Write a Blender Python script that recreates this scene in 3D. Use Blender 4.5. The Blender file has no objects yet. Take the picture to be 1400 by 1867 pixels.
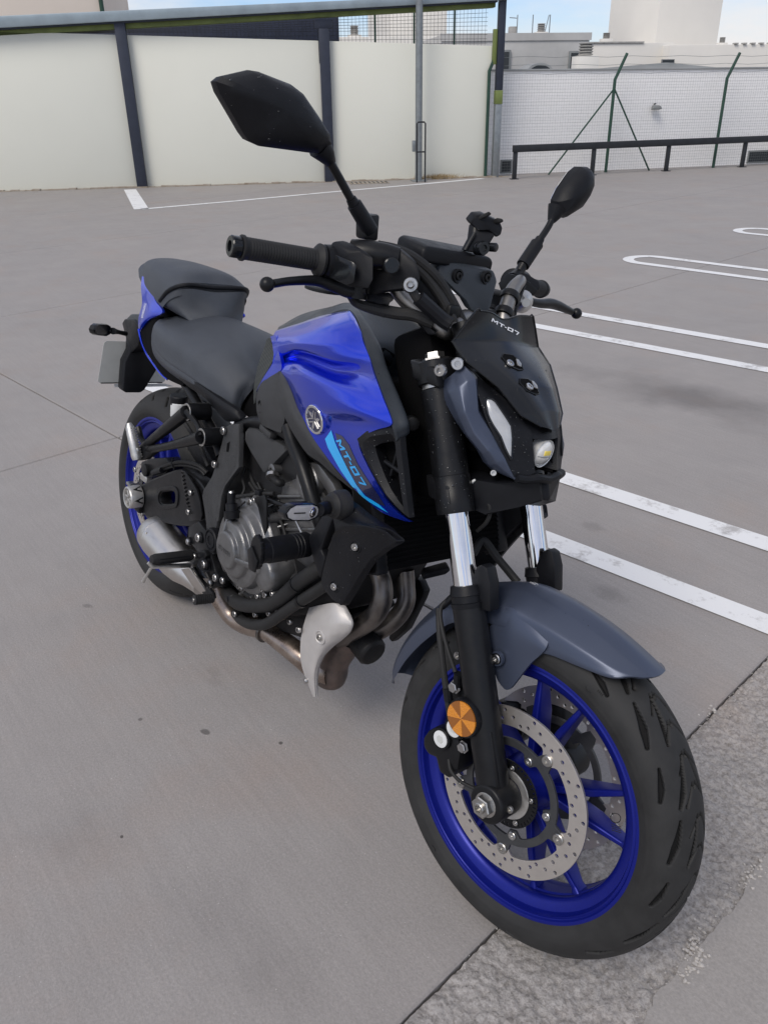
import bpy, bmesh, math, random
import numpy as np
from mathutils import Vector, Matrix
from mathutils.bvhtree import BVHTree

sc = bpy.context.scene
rad = math.radians
# ------------------------------------------------------------------ camera
cd = bpy.data.cameras.new('camera')
cam = bpy.data.objects.new('camera', cd)
sc.collection.objects.link(cam)
sc.camera = cam
cd.sensor_fit = 'HORIZONTAL'
cd.sensor_width = 36.0
cd.lens = 1477.54 / 1400 * 36.0
cd.clip_end = 3000
cd.clip_start = 0.02
_r, _u, _d, _c = (0.6062,0.7952,-0.0149), (-0.3557,0.2878,0.8892), (-0.7114,0.5337,-0.4573), (2.0869,-0.7702,1.3644)
cam.matrix_world = Matrix(((_r[0], _u[0], -_d[0], _c[0]), (_r[1], _u[1], -_d[1], _c[1]), (_r[2], _u[2], -_d[2], _c[2]), (0, 0, 0, 1)))
# ------------------------------------------------------------------ world and sun
SUN_EL, SUN_AZ = 50, 288          # degrees; azimuth measured from +X towards +Y
w = bpy.data.worlds.new('World')
sc.world = w
w.use_nodes = True
nt = w.node_tree
for n in list(nt.nodes): nt.nodes.remove(n)
out = nt.nodes.new('ShaderNodeOutputWorld')
bg = nt.nodes.new('ShaderNodeBackground')
sky = nt.nodes.new('ShaderNodeTexSky')
sky.sky_type = 'NISHITA'
sky.sun_disc = False
sky.sun_elevation = rad(SUN_EL)
sky.sun_rotation = rad(90 - SUN_AZ)
sky.air_density = 1.0
sky.dust_density = 0.6
sky.ozone_density = 4.0
tc = nt.nodes.new('ShaderNodeTexCoord')
mp = nt.nodes.new('ShaderNodeMapping')
mp.inputs['Scale'].default_value = (1.0, 1.0, 3.2)
cn = nt.nodes.new('ShaderNodeTexNoise')
cn.inputs['Scale'].default_value = 2.6
cn.inputs['Detail'].default_value = 7
cn.inputs['Roughness'].default_value = 0.58
cr = nt.nodes.new('ShaderNodeValToRGB')
cr.color_ramp.elements[0].position = 0.34
cr.color_ramp.elements[1].position = 0.62
mx = nt.nodes.new('ShaderNodeMix')
mx.data_type = 'RGBA'
mx.inputs['B'].default_value = (5.2, 5.1, 5.1, 1)
nt.links.new(tc.outputs['Generated'], mp.inputs['Vector'])
nt.links.new(mp.outputs['Vector'], cn.inputs['Vector'])
nt.links.new(cn.outputs['Fac'], cr.inputs['Fac'])
nt.links.new(cr.outputs['Color'], mx.inputs['Factor'])
tint = nt.nodes.new('ShaderNodeMix')
tint.data_type = 'RGBA'
tint.blend_type = 'MULTIPLY'
tint.inputs['Factor'].default_value = 1.0
tint.inputs['B'].default_value = (0.66, 0.72, 0.86, 1)
nt.links.new(sky.outputs['Color'], tint.inputs['A'])
nt.links.new(tint.outputs['Result'], mx.inputs['A'])
nt.links.new(mx.outputs['Result'], bg.inputs['Color'])
bg.inputs['Strength'].default_value = 0.12
nt.links.new(bg.outputs['Background'], out.inputs['Surface'])
sl = bpy.data.lights.new('sun', 'SUN')
sl.energy = 1.5
sl.angle = rad(26)
sl.color = (1.0, 0.93, 0.84)
so = bpy.data.objects.new('sun', sl)
sc.collection.objects.link(so)
so.rotation_euler = (rad(90 - SUN_EL), 0, rad(SUN_AZ + 90))
so.location = (0, 0, 20)
sc.view_settings.view_transform = 'Standard'
sc.view_settings.look = 'None'
sc.view_settings.gamma = 1
sc.view_settings.exposure = 0.5
sc.view_settings.use_curve_mapping = False
# ------------------------------------------------------------------ helpers
LEAN, STEER, REARX = -0.19649, 0.10509, -0.0391
RK = rad(24.8)
AXS = np.array([-math.sin(RK), 0, math.cos(RK)])
AX0 = np.array([1.49, 0, 0])
def rotm(ax, a):
    K = np.array([[0, -ax[2], ax[1]], [ax[2], 0, -ax[0]], [-ax[1], ax[0], 0]])
    return np.eye(3) + math.sin(a) * K + (1 - math.cos(a)) * K @ K
RL, RS = rotm(np.array([1., 0, 0]), LEAN), rotm(AXS, STEER)
def tow(P, fr):
    P = np.asarray(P, float).reshape(-1, 3)
    if fr == 'F': P = (P - AX0) @ RS.T + AX0
    if fr in 'BF': P = P @ RL.T
    return P
COL = sc.collection
ORG = {}
def empty(name, loc, label=None, cat=None, group=None):
    o = bpy.data.objects.new(name, None)
    COL.objects.link(o)
    o.location = loc
    o.empty_display_size = 0.1
    ORG[o.name] = np.array(loc, float)
    tag(o, label, cat, group)
    return o
def tag(o, label=None, cat=None, group=None, kind=None):
    if label: o['label'] = label
    if cat: o['category'] = cat
    if group: o['group'] = group
    if kind: o['kind'] = kind
    return o
def spl(P, n=8, closed=False):
    P = np.asarray(P, float)
    k = len(P)
    if k < 3 and not closed:
        return np.array([P[0] + (P[-1] - P[0]) * t for t in np.linspace(0, 1, n + 1)])
    if closed: Q = np.concatenate([P[-1:], P, P[:2]])
    else: Q = np.concatenate([[2 * P[0] - P[1]], P, [2 * P[-1] - P[-2]]])
    o = []
    segs = k if closed else k - 1
    for i in range(segs):
        a, b, c, d = Q[i:i + 4]
        for t in np.linspace(0, 1, n, endpoint=False):
            o.append(.5 * (2 * b + (c - a) * t + (2 * a - 5 * b + 4 * c - d) * t * t + (3 * b - a - 3 * c + d) * t ** 3))
    if not closed: o.append(P[-1])
    return np.array(o)
def unit(v):
    v = np.asarray(v, float)
    return v / (np.linalg.norm(v) + 1e-12)
def basis(ax):
    ax = unit(ax)
    h = np.array([0, 0, 1.]) if abs(ax[2]) < .9 else np.array([1., 0, 0])
    u = unit(np.cross(h, ax))
    return u, np.cross(ax, u), ax
class Geo:
    def __init__(s): s.V, s.Fc, s.n = [], [], 0
    def add(s, V, Fc):
        V = np.asarray(V, float).reshape(-1, 3)
        s.V.append(V)
        s.Fc += [tuple(i + s.n for i in f) for f in Fc]
        s.n += len(V)
        return s
    def rings(s, R, closed=True, caps=(True, True)):
        m = len(R[0]); k = len(R); Fc = []
        for i in range(k - 1):
            for j in range(m if closed else m - 1):
                a, b = i * m + j, i * m + (j + 1) % m
                Fc.append((a, b, b + m, a + m))
        if caps[0]: Fc.append(tuple(range(m))[::-1])
        if caps[1]: Fc.append(tuple(range((k - 1) * m, k * m)))
        return s.add(np.concatenate(R), Fc)
    def tube(s, P, r, n=12, sm=6, caps=True, closed=False):
        P = np.asarray(P, float)
        rr = np.full(len(P), r) if np.isscalar(r) else np.asarray(r, float)
        if sm and len(P) > 2:
            Q = spl(np.column_stack([P, rr]), sm, closed)
            P, rr = Q[:, :3], np.abs(Q[:, 3])
        T = np.gradient(P, axis=0)
        if closed: T = np.roll(P, -1, 0) - np.roll(P, 1, 0)
        u = basis(T[0])[0]
        R = []
        a = np.linspace(0, 2 * np.pi, n, endpoint=False)
        for i in range(len(P)):
            t = unit(T[i]); u = unit(u - t * (u @ t)); v = np.cross(t, u)
            R.append(P[i] + rr[i] * (np.cos(a)[:, None] * u + np.sin(a)[:, None] * v))
        if closed: R.append(R[0]); caps = False
        return s.rings(R, caps=(caps, caps))
    def cyl(s, a, b, r, r2=None, n=20):
        return s.tube([a, b], [r, r if r2 is None else r2], n, 0)
    def lathe(s, c, ax, prof, n=32, closed=False, a0=0, a1=2 * np.pi):
        u, v, w_ = basis(ax)
        c = np.asarray(c, float)
        full = abs(a1 - a0 - 2 * np.pi) < 1e-6
        a = np.linspace(a0, a1, n, endpoint=not full)
        R = [c + w_ * h + r * (np.cos(a)[:, None] * u + np.sin(a)[:, None] * v) for h, r in prof]
        if closed: R.append(R[0])
        s.rings(R, closed=full, caps=(not closed and prof[0][1] > 1e-4, not closed and prof[-1][1] > 1e-4))
        return s
    def box(s, c, d, R=None):
        V = np.array([[x, y, z] for x in (-.5, .5) for y in (-.5, .5) for z in (-.5, .5)]) * np.asarray(d, float)
        if R is not None: V = V @ np.asarray(R).T
        return s.add(V + np.asarray(c, float), [(0, 1, 3, 2), (4, 6, 7, 5), (0, 4, 5, 1), (2, 3, 7, 6), (0, 2, 6, 4), (1, 5, 7, 3)])
    def prism(s, P, ext):
        P = np.asarray(P, float); m = len(P)
        Fc = [tuple(range(m)), tuple(range(m, 2 * m))[::-1]] + [(i, i + m, (i + 1) % m + m, (i + 1) % m) for i in range(m)]
        return s.add(np.concatenate([P, P + np.asarray(ext, float)]), Fc)
    def sphere(s, c, r, n=12, sc_=(1, 1, 1)):
        pr = [(-math.cos(t) * r, math.sin(t) * r) for t in np.linspace(0, math.pi, n)]
        k = len(s.V)
        s.lathe((0, 0, 0), (0, 0, 1), [(h, max(q, 1e-5)) for h, q in pr], n * 2)
        s.V[k] = s.V[k] * np.asarray(sc_) + np.asarray(c)
        return s
    def patch(s, grid, nu=6, nv=6, thick=(0, .004, 0)):
        g = np.asarray(grid, float)
        a = np.stack([spl(g[:, j], nu) for j in range(g.shape[1])], 1)
        a = np.stack([spl(a[i], nv) for i in range(a.shape[0])], 0)
        R, Cc = a.shape[:2]
        t = np.asarray(thick, float)
        V = np.concatenate([a.reshape(-1, 3), (a + t).reshape(-1, 3)])
        N = R * Cc; Fc = []
        for i in range(R - 1):
            for j in range(Cc - 1):
                q = (i * Cc + j, i * Cc + j + 1, (i + 1) * Cc + j + 1, (i + 1) * Cc + j)
                Fc.append(q); Fc.append(tuple(x + N for x in q[::-1]))
        bd = [j for j in range(Cc)] + [i * Cc + Cc - 1 for i in range(1, R)] + [(R - 1) * Cc + j for j in range(Cc - 2, -1, -1)] + [i * Cc for i in range(R - 2, 0, -1)]
        for i in range(len(bd)):
            a_, b_ = bd[i], bd[(i + 1) % len(bd)]
            Fc.append((b_, a_, a_ + N, b_ + N))
        return s.add(V, Fc)
    def mirror(s):
        V = np.concatenate(s.V) * np.array([1, -1, 1]); n = s.n
        Fc = [tuple(i for i in f[::-1]) for f in s.Fc]
        return s.add(V, Fc)
    def out(s): return np.concatenate(s.V), s.Fc
def mirrored(g):
    V, Fc = g.out()
    h = Geo(); h.add(V * np.array([1, -1, 1]), [f[::-1] for f in Fc])
    return h
def make(name, g, m, parent=None, fr='B', ang=35, bev=0, seg=2, bang=30, recalc=True, label=None):
    V, Fc = g.out() if isinstance(g, Geo) else g
    V = tow(V, fr) if fr != 'W' else np.asarray(V, float)
    par = parent
    org = np.zeros(3)
    p = parent
    while p is not None:
        if p.name in ORG: org = ORG[p.name]
        p = p.parent
    me = bpy.data.meshes.new(name)
    me.from_pydata((V - org).tolist(), [], Fc)
    if bev or recalc:
        bm = bmesh.new(); bm.from_mesh(me)
        bmesh.ops.remove_doubles(bm, verts=bm.verts, dist=2e-5)
        if recalc: bmesh.ops.recalc_face_normals(bm, faces=bm.faces)
        if bev:
            ed = [e for e in bm.edges if len(e.link_faces) == 2 and e.calc_face_angle(0) > rad(bang)]
            bmesh.ops.bevel(bm, geom=ed, offset=bev, segments=seg, profile=.5, affect='EDGES', clamp_overlap=True)
        bm.to_mesh(me); bm.free()
    me.shade_smooth()
    me.set_sharp_from_angle(angle=rad(ang))
    o = bpy.data.objects.new(name, me)
    COL.objects.link(o)
    if parent is not None: o.parent = parent
    for mm in (m if isinstance(m, (list, tuple)) else [m]): me.materials.append(mm)
    if label: o['label'] = label
    return o
def curve_mesh(polys, depth=0.0, bevel=0.0, res=0):
    cu = bpy.data.curves.new('c', 'CURVE')
    cu.dimensions = '2D'; cu.fill_mode = 'BOTH'
    cu.extrude = max(depth / 2 - bevel, 0); cu.bevel_depth = bevel; cu.bevel_resolution = 1
    for P in polys:
        s = cu.splines.new('POLY'); s.points.add(len(P) - 1)
        for i, q in enumerate(P): s.points[i].co = (q[0], q[1], 0, 1)
        s.use_cyclic_u = True
    o = bpy.data.objects.new('c', cu); COL.objects.link(o)
    dg = bpy.context.evaluated_depsgraph_get()
    me = bpy.data.meshes.new_from_object(o.evaluated_get(dg))
    V = np.array([v.co[:] for v in me.vertices]); Fc = [tuple(p.vertices) for p in me.polygons]
    bpy.data.objects.remove(o); bpy.data.curves.remove(cu); bpy.data.meshes.remove(me)
    return V, Fc
def plate_xz(polys, Y, depth, bevel=0.0):
    # plate lying in the x-z plane of the bike, from 2D (x, z) outlines with holes
    V, Fc = curve_mesh([[(q[0], q[-1]) for q in P] for P in polys], depth, bevel)
    W = np.stack([V[:, 0], Y + V[:, 2], V[:, 1]], 1)
    return W, [f[::-1] for f in Fc]
def circ2(c, r, n=24, a0=0):
    return [(c[0] + r * math.cos(a0 + 2 * math.pi * i / n), c[1] + r * math.sin(a0 + 2 * math.pi * i / n)) for i in range(n)]
def text_mesh(body, size, shear=0, extrude=0.0, sx=1.0):
    cu = bpy.data.curves.new('t', 'FONT'); cu.body = body; cu.size = size; cu.shear = shear; cu.extrude = extrude
    cu.align_x = 'CENTER'; cu.align_y = 'CENTER'
    o = bpy.data.objects.new('t', cu); COL.objects.link(o)
    dg = bpy.context.evaluated_depsgraph_get()
    me = bpy.data.meshes.new_from_object(o.evaluated_get(dg))
    V = np.array([v.co[:] for v in me.vertices]); Fc = [tuple(p.vertices) for p in me.polygons]
    bpy.data.objects.remove(o); bpy.data.curves.remove(cu); bpy.data.meshes.remove(me)
    V[:, 0] *= sx
    return V, Fc
# square racing letters on a 0..1 high grid (strokes as polygons)
def rect(a, b, c, d): return [(a, b), (c, b), (c, d), (a, d)]
MT07 = [[(0, 0), (0, 1), (.22, 1), (.6, .5), (.98, 1), (1.2, 1), (1.2, 0), (.98, 0), (.98, .62), (.6, .15), (.22, .62), (.22, 0)],
        rect(1.4, .76, 2.45, 1), rect(1.82, 0, 2.05, .755), rect(2.55, .38, 2.95, .62),
        rect(3.1, .76, 4.15, 1), rect(3.1, 0, 4.15, .24), rect(3.1, .245, 3.33, .755), rect(3.92, .245, 4.15, .755),
        rect(4.35, .76, 5.3, 1), [(5.07, .755), (5.3, .755), (5.05, 0), (4.8, 0)]]
def subdiv_polys(polys, step):
    V, Fc = curve_mesh(polys)
    me = bpy.data.meshes.new('d'); me.from_pydata(V.tolist(), [], Fc)
    bm = bmesh.new(); bm.from_mesh(me)
    bmesh.ops.triangulate(bm, faces=bm.faces)
    for _ in range(6):
        ed = [e for e in bm.edges if e.calc_length() > step]
        if not ed: break
        bmesh.ops.subdivide_edges(bm, edges=ed, cuts=1)
        bmesh.ops.triangulate(bm, faces=bm.faces)
    V = np.array([v.co[:] for v in bm.verts]); Fc = [tuple(v.index for v in f.verts) for f in bm.faces]
    bm.free(); bpy.data.meshes.remove(me)
    return V, Fc
def tight(row, k=.16):
    # doubles the inner points of a row so that a spline through it keeps a crisp fold there
    r = [np.array(p, float) for p in row]; o = [r[0]]
    for i in range(1, len(r) - 1): o += [r[i] + (r[i - 1] - r[i]) * k, r[i] + (r[i + 1] - r[i]) * k]
    return o + [r[-1]]
def bvh_of(g):
    V, Fc = g.out() if isinstance(g, Geo) else g
    return BVHTree.FromPolygons([tuple(v) for v in V], Fc)
def drape(V2, Fc, bvh, org, ex, ey, direc, off):
    # project a flat decal (2D coordinates along ex/ey about org) along direc onto a surface
    d = Vector(unit(direc)); W = []
    for v in V2:
        p = np.asarray(org) + v[0] * np.asarray(ex) + v[1] * np.asarray(ey)
        h = bvh.ray_cast(Vector(p - .3 * np.asarray(d)), d)
        q = np.array(h[0] if h[0] is not None else bvh.find_nearest(Vector(p))[0])
        W.append(q - off * np.asarray(d))
    return np.array(W), Fc

# ------------------------------------------------------------------ materials
def mat(name, col, rough=.5, metal=0.0, coat=0.0, var=0.0, vs=30, rvar=0.0, bump=0.0, bs=300, spec=.5, col2=None, trans=0, ior=1.45, emis=None, coatr=.05, wet=0):
    m = bpy.data.materials.new(name); m.use_nodes = True
    t = m.node_tree; b = t.nodes['Principled BSDF']
    b.inputs['Base Color'].default_value = (*col, 1); b.inputs['Roughness'].default_value = rough
    b.inputs['Metallic'].default_value = metal; b.inputs['Coat Weight'].default_value = coat
    b.inputs['Coat Roughness'].default_value = coatr; b.inputs['Specular IOR Level'].default_value = spec
    b.inputs['IOR'].default_value = ior
    if trans: b.inputs['Transmission Weight'].default_value = trans
    if emis: b.inputs['Emission Color'].default_value = (*emis[:3], 1); b.inputs['Emission Strength'].default_value = emis[3]
    co = t.nodes.new('ShaderNodeTexCoord')
    if var or rvar:
        n = t.nodes.new('ShaderNodeTexNoise'); n.inputs['Scale'].default_value = vs; n.inputs['Detail'].default_value = 6
        n.inputs['Roughness'].default_value = .62
        t.links.new(co.outputs['Object'], n.inputs['Vector'])
        if var:
            r = t.nodes.new('ShaderNodeValToRGB')
            c2 = col2 or tuple(min(1, c * (1 + var)) for c in col)
            r.color_ramp.elements[0].position = .32; r.color_ramp.elements[1].position = .70
            r.color_ramp.elements[0].color = (*[c * (1 - var) for c in col], 1) if col2 is None else (*col, 1)
            r.color_ramp.elements[1].color = (*c2, 1)
            t.links.new(n.outputs['Fac'], r.inputs['Fac']); t.links.new(r.outputs['Color'], b.inputs['Base Color'])
        if rvar:
            q = t.nodes.new('ShaderNodeMapRange'); q.inputs['To Min'].default_value = max(0, rough - rvar); q.inputs['To Max'].default_value = min(1, rough + rvar)
            q.inputs['From Min'].default_value = .3; q.inputs['From Max'].default_value = .7
            t.links.new(n.outputs['Fac'], q.inputs['Value']); t.links.new(q.outputs['Result'], b.inputs['Roughness'])
    if bump:
        n2 = t.nodes.new('ShaderNodeTexNoise'); n2.inputs['Scale'].default_value = bs; n2.inputs['Detail'].default_value = 3
        t.links.new(co.outputs['Object'], n2.inputs['Vector'])
        bp = t.nodes.new('ShaderNodeBump'); bp.inputs['Strength'].default_value = bump; bp.inputs['Distance'].default_value = .002
        t.links.new(n2.outputs['Fac'], bp.inputs['Height']); t.links.new(bp.outputs['Normal'], b.inputs['Normal'])
    return m
M = {}
M['blue'] = mat('blue_paint', (.008, .042, .66), .20, .78, .55, var=.05, vs=900, coatr=.02)
M['rimblue'] = mat('blue_rim_paint', (.003, .009, .20), .40, .45, .12, var=.08, vs=300, coatr=.25)
M['slate'] = mat('slate_satin_paint', (.058, .071, .108), .37, .45, .15, var=.05, vs=700, rvar=.04, coatr=.35)
M['seat'] = mat('seat_vinyl', (.043, .049, .060), .50, 0, 0, var=.12, vs=14, rvar=.05, bump=.45, bs=1100)
M['cover'] = mat('tank_cover_plastic', (.024, .029, .036), .42, 0, 0, var=.10, vs=20, rvar=.06, bump=.15, bs=1200, spec=.4)
M['plastic'] = mat('black_plastic', (.0065, .007, .009), .46, 0, 0, var=.2, vs=30, rvar=.10, bump=.2, bs=900, spec=.26)
M['gloss'] = mat('gloss_black', (.008, .009, .011), .24, 0, .12, var=.1, vs=30, rvar=.04, spec=.35)
M['satin'] = mat('satin_black_metal', (.0075, .0078, .009), .38, .1, 0, var=.15, vs=40, rvar=.08, bump=.06, bs=600, spec=.32)
M['rubber'] = mat('rubber', (.017, .017, .0175), .60, 0, 0, var=.2, vs=30, rvar=.08, bump=.2, bs=700, spec=.35)
M['tyre'] = mat('scuffed_tyre_rubber', (.025, .025, .0252), .64, 0, 0, var=.22, vs=22, rvar=.08, bump=.18, bs=800, spec=.3)
M['groove'] = mat('groove_shade_rubber', (.008, .008, .0082), .7, 0, 0, var=.2, vs=60, spec=.15)  # darker copy of the tyre rubber; groove shade is put into the colour
M['engine'] = mat('engine_grey', (.15, .15, .152), .33, .65, 0, var=.22, vs=25, rvar=.07, bump=.2, bs=500)
M['engdark'] = mat('engine_dark', (.013, .013, .014), .5, .2, 0, var=.3, vs=25, rvar=.1, bump=.2, bs=400, spec=.3)
M['void'] = mat('shade_black_plastic', (.003, .003, .0035), .85, 0, 0, var=.2, vs=20, spec=.12)  # near-black inner plastic; the shade of hollows is put into its colour
M['chrome'] = mat('chrome', (.78, .78, .79), .06, 1, 0, var=.03, vs=60)
M['bar'] = mat('handlebar_silver', (.26, .25, .24), .40, 1, 0, var=.06, vs=60)
M['bolt'] = mat('zinc_bolt', (.46, .455, .45), .30, 1, 0, var=.15, vs=120)
M['nut'] = mat('raw_steel', (.45, .44, .42), .33, 1, 0, var=.2, vs=120)
M['alu'] = mat('cast_aluminium', (.55, .54, .52), .42, .85, 0, var=.1, vs=60, rvar=.1, bump=.1, bs=500)
M['shield'] = mat('silver_painted_shield', (.50, .48, .465), .46, .35, 0, var=.05, vs=45, rvar=.06, bump=.1, bs=700)
M['muffler'] = mat('brushed_stainless', (.60, .575, .545), .34, 1, 0, var=.05, vs=30, rvar=.05)
M['pipe'] = mat('heat_stained_pipe', (.20, .155, .13), .30, .9, 0, var=.3, vs=22, rvar=.12, col2=(.42, .35, .30))
M['header'] = mat('dull_exhaust_steel', (.11, .10, .095), .38, .85, 0, var=.3, vs=30, rvar=.12, col2=(.20, .18, .165))
M['can'] = mat('rusty_collector_steel', (.10, .086, .080), .5, .7, 0, var=.3, vs=40, rvar=.1, col2=(.20, .15, .13), bump=.15, bs=300)
M['disc'] = mat('brake_disc_steel', (.54, .505, .47), .44, .85, 0, var=.03, vs=60, rvar=.03)
M['carrier'] = mat('disc_carrier', (.060, .062, .066), .45, .5, 0, var=.1, vs=80)
M['cyan'] = mat('cyan_decal', (.012, .36, .80), .25, 0, .8)
M['navy'] = mat('dark_decal', (.012, .014, .050), .25, 0, .8)
M['white'] = mat('white_decal', (.80, .81, .83), .35)
M['lens'] = mat('clear_lens', (.74, .73, .70), .12, .15, 1.0, var=.12, vs=90)
M['drl'] = mat('daylight_lens', (.40, .41, .42), .28, .2, 1.0, var=.10, vs=40, coatr=.06)
M['indlens'] = mat('indicator_clear_lens', (.60, .58, .56), .15, .1, .8, var=.08, vs=80)
M['bowl'] = mat('reflector_bowl', (.74, .74, .73), .22, .55, 0, var=.06, vs=90)
M['led'] = mat('yellow_led', (.85, .66, .12), .35)
M['glass'] = mat('glass', (1, 1, 1), .02, trans=1, ior=1.45)
M['plate'] = mat('plate_back_grey', (.56, .57, .55), .45, .25, 0, var=.05, vs=20)
M['bottle'] = mat('white_reservoir', (.62, .63, .63), .4, var=.05, vs=40)
M['mirror'] = mat('mirror_glass', (.85, .86, .88), .02, 1)
def amber():
    m = mat('amber_reflector', (.58, .21, .015), .15, 0, .8)
    t = m.node_tree; b = t.nodes['Principled BSDF']
    co = t.nodes.new('ShaderNodeTexCoord'); v = t.nodes.new('ShaderNodeTexVoronoi'); v.inputs['Scale'].default_value = 420
    bp = t.nodes.new('ShaderNodeBump'); bp.inputs['Strength'].default_value = .8; bp.inputs['Distance'].default_value = .001
    t.links.new(co.outputs['Object'], v.inputs['Vector']); t.links.new(v.outputs['Distance'], bp.inputs['Height']); t.links.new(bp.outputs['Normal'], b.inputs['Normal'])
    return m
M['amber'] = amber()
M['amberdark'] = mat('amber_reflector_hatch', (.24, .080, .008), .2, 0, .8)  # darker amber of the hatched wedges
# ------------------------------------------------------------------ ground materials
rng = np.random.default_rng(7)
random.seed(7)
def concrete(name, base, dark, light, stains=(), sp=1.0, bump=.35, rough=.62, fsr=(.88, 1.10), pits=0):
    m = bpy.data.materials.new(name); m.use_nodes = True
    t = m.node_tree; L = t.links.new; N = t.nodes.new
    b = t.nodes['Principled BSDF']; b.inputs['Specular IOR Level'].default_value = .35
    co = N('ShaderNodeTexCoord')
    def noise(sc_, det=5, ro=.6, vec=None):
        n = N('ShaderNodeTexNoise'); n.inputs['Scale'].default_value = sc_; n.inputs['Detail'].default_value = det; n.inputs['Roughness'].default_value = ro
        L(vec or co.outputs['Object'], n.inputs['Vector']); return n.outputs['Fac']
    def ramp(f, p0, p1, c0=(0, 0, 0), c1=(1, 1, 1)):
        r = N('ShaderNodeValToRGB'); r.color_ramp.elements[0].position = p0; r.color_ramp.elements[1].position = p1
        r.color_ramp.elements[0].color = (*c0, 1); r.color_ramp.elements[1].color = (*c1, 1); L(f, r.inputs['Fac']); return r.outputs['Color']
    def mix(f, a, c, mode='MIX', fac=None):
        x = N('ShaderNodeMix'); x.data_type = 'RGBA'; x.blend_type = mode
        if fac is not None: x.inputs['Factor'].default_value = fac
        else: L(f, x.inputs['Factor'])
        for s_, v in (('A', a), ('B', c)):
            if isinstance(v, tuple): x.inputs[s_].default_value = (*v, 1)
            else: L(v, x.inputs[s_])
        return x.outputs['Result']
    big = ramp(noise(.75, 10, .72), .33, .68)
    c = mix(big, dark, base)
    mid = ramp(noise(4.2, 9, .72), .36, .70)
    c = mix(mid, c, mix(None, c, light, fac=.35))
    br = ramp(noise(1.7, 8, .65), .52, .72)                       # warm, brownish patches
    c = mix(br, c, mix(None, c, (base[0] * 1.04, base[1] * .93, base[2] * .86), fac=.55))
    mpn = N('ShaderNodeMapping'); mpn.inputs['Rotation'].default_value = (0, 0, .1); mpn.inputs['Scale'].default_value = (3, 60, 1)
    L(co.outputs['Object'], mpn.inputs['Vector'])
    st = ramp(noise(1.2, 4, .6, mpn.outputs['Vector']), .35, .7, (.955,) * 3, (1.03,) * 3)
    c = mix(None, c, st, 'MULTIPLY', 1.0)
    fs = ramp(noise(170 * sp, 3, .6), .30, .72, (fsr[0],) * 3, (fsr[1],) * 3)
    c = mix(None, c, fs, 'MULTIPLY', 1.0)
    vo = N('ShaderNodeTexVoronoi'); vo.inputs['Scale'].default_value = 85 * sp; L(co.outputs['Object'], vo.inputs['Vector'])
    dots = ramp(vo.outputs['Distance'], .05, .11, (1, 1, 1), (0, 0, 0))
    spr = ramp(noise(9, 3), .55, .66)
    dm = mix(None, dots, spr, 'MULTIPLY', 1.0)
    c = mix(dm, c, (.52, .51, .50))
    if pits:
        for sc2, lo, hi in ((90, .50, .60), (210, .52, .62)):
            pm = ramp(noise(sc2, 2, .5), lo, hi); c = mix(pm, c, mix(None, c, (.45, .43, .42), 'MULTIPLY', pits))
    for (cx, cy, rx, ry, a, k, hard) in stains:
        mm = N('ShaderNodeMapping'); mm.vector_type = 'TEXTURE'
        mm.inputs['Location'].default_value = (cx, cy, 0); mm.inputs['Rotation'].default_value = (0, 0, a); mm.inputs['Scale'].default_value = (rx, ry, 1)
        L(co.outputs['Object'], mm.inputs['Vector'])
        ln = N('ShaderNodeVectorMath'); ln.operation = 'LENGTH'; L(mm.outputs['Vector'], ln.inputs[0])
        ad = N('ShaderNodeMath'); ad.operation = 'MULTIPLY_ADD'; ad.inputs[1].default_value = 1.5; L(noise(2.6 / max(rx, ry) if max(rx, ry) > .1 else 40, 5, .65), ad.inputs[0]); L(ln.outputs['Value'], ad.inputs[2])
        f = ramp(ad.outputs['Value'], .5, .9) if False else None
        mr = N('ShaderNodeMapRange'); mr.inputs['From Min'].default_value = 1.7 - hard; mr.inputs['From Max'].default_value = 1.75
        mr.inputs['To Min'].default_value = 1; mr.inputs['To Max'].default_value = 0; L(ad.outputs['Value'], mr.inputs['Value'])
        ml = N('ShaderNodeMath'); ml.operation = 'MULTIPLY'; ml.inputs[1].default_value = k; L(mr.outputs['Result'], ml.inputs[0])
        c = mix(ml.outputs['Value'], c, mix(None, c, (.25, .24, .24), 'MULTIPLY', 1.0))
    L(c, b.inputs['Base Color'])
    rr = N('ShaderNodeMapRange'); rr.inputs['To Min'].default_value = rough - .10; rr.inputs['To Max'].default_value = rough + .16; L(noise(2.2, 4), rr.inputs['Value']); L(rr.outputs['Result'], b.inputs['Roughness'])
    bp = N('ShaderNodeBump'); bp.inputs['Strength'].default_value = bump; bp.inputs['Distance'].default_value = .003
    L(noise(240 * sp, 4, .65), bp.inputs['Height']); L(bp.outputs['Normal'], b.inputs['Normal'])
    return m
def st(x, y, rx, ry, a, k, hard): return (x, y, rx, ry, a, k, hard)
_S = [((-0.0315,2.7692,0), .85, .30, .12, .5, .9), ((0.619,-0.221,0), .015, .009, .3, .7, .3), ((0.4785,-0.3272,0), .007, .006, 0, .7, .3), ((-0.1046,-0.2549,0), .022, .010, .6, .4, .3),
      ((0.765,-0.096,0), .007, .006, 0, .85, .3), ((0.7972,-0.4987,0), .005, .004, 0, .9, .3), ((0.4219,-0.0983,0), .03, .02, .2, .10, .5), ((0.4614,-0.1182,0), .028, .018, .2, .10, .5),
      ((0.8301,1.0266,0), .07, .05, 0, .28, .6), ((0.7377,-0.561,0), .17, .12, .5, .12, .8), ((1.0983,-0.4277,0), .22, .10, .2, .10, .8), ((0.5167,1.326,0), .05, .04, 0, .25, .5), ((1.2775,-0.3934,0), .13, .09, 0, .12, .8)]
STAINS = [(g[0], g[1], a, b, r, k, h) for (g, a, b, r, k, h) in _S]
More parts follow.
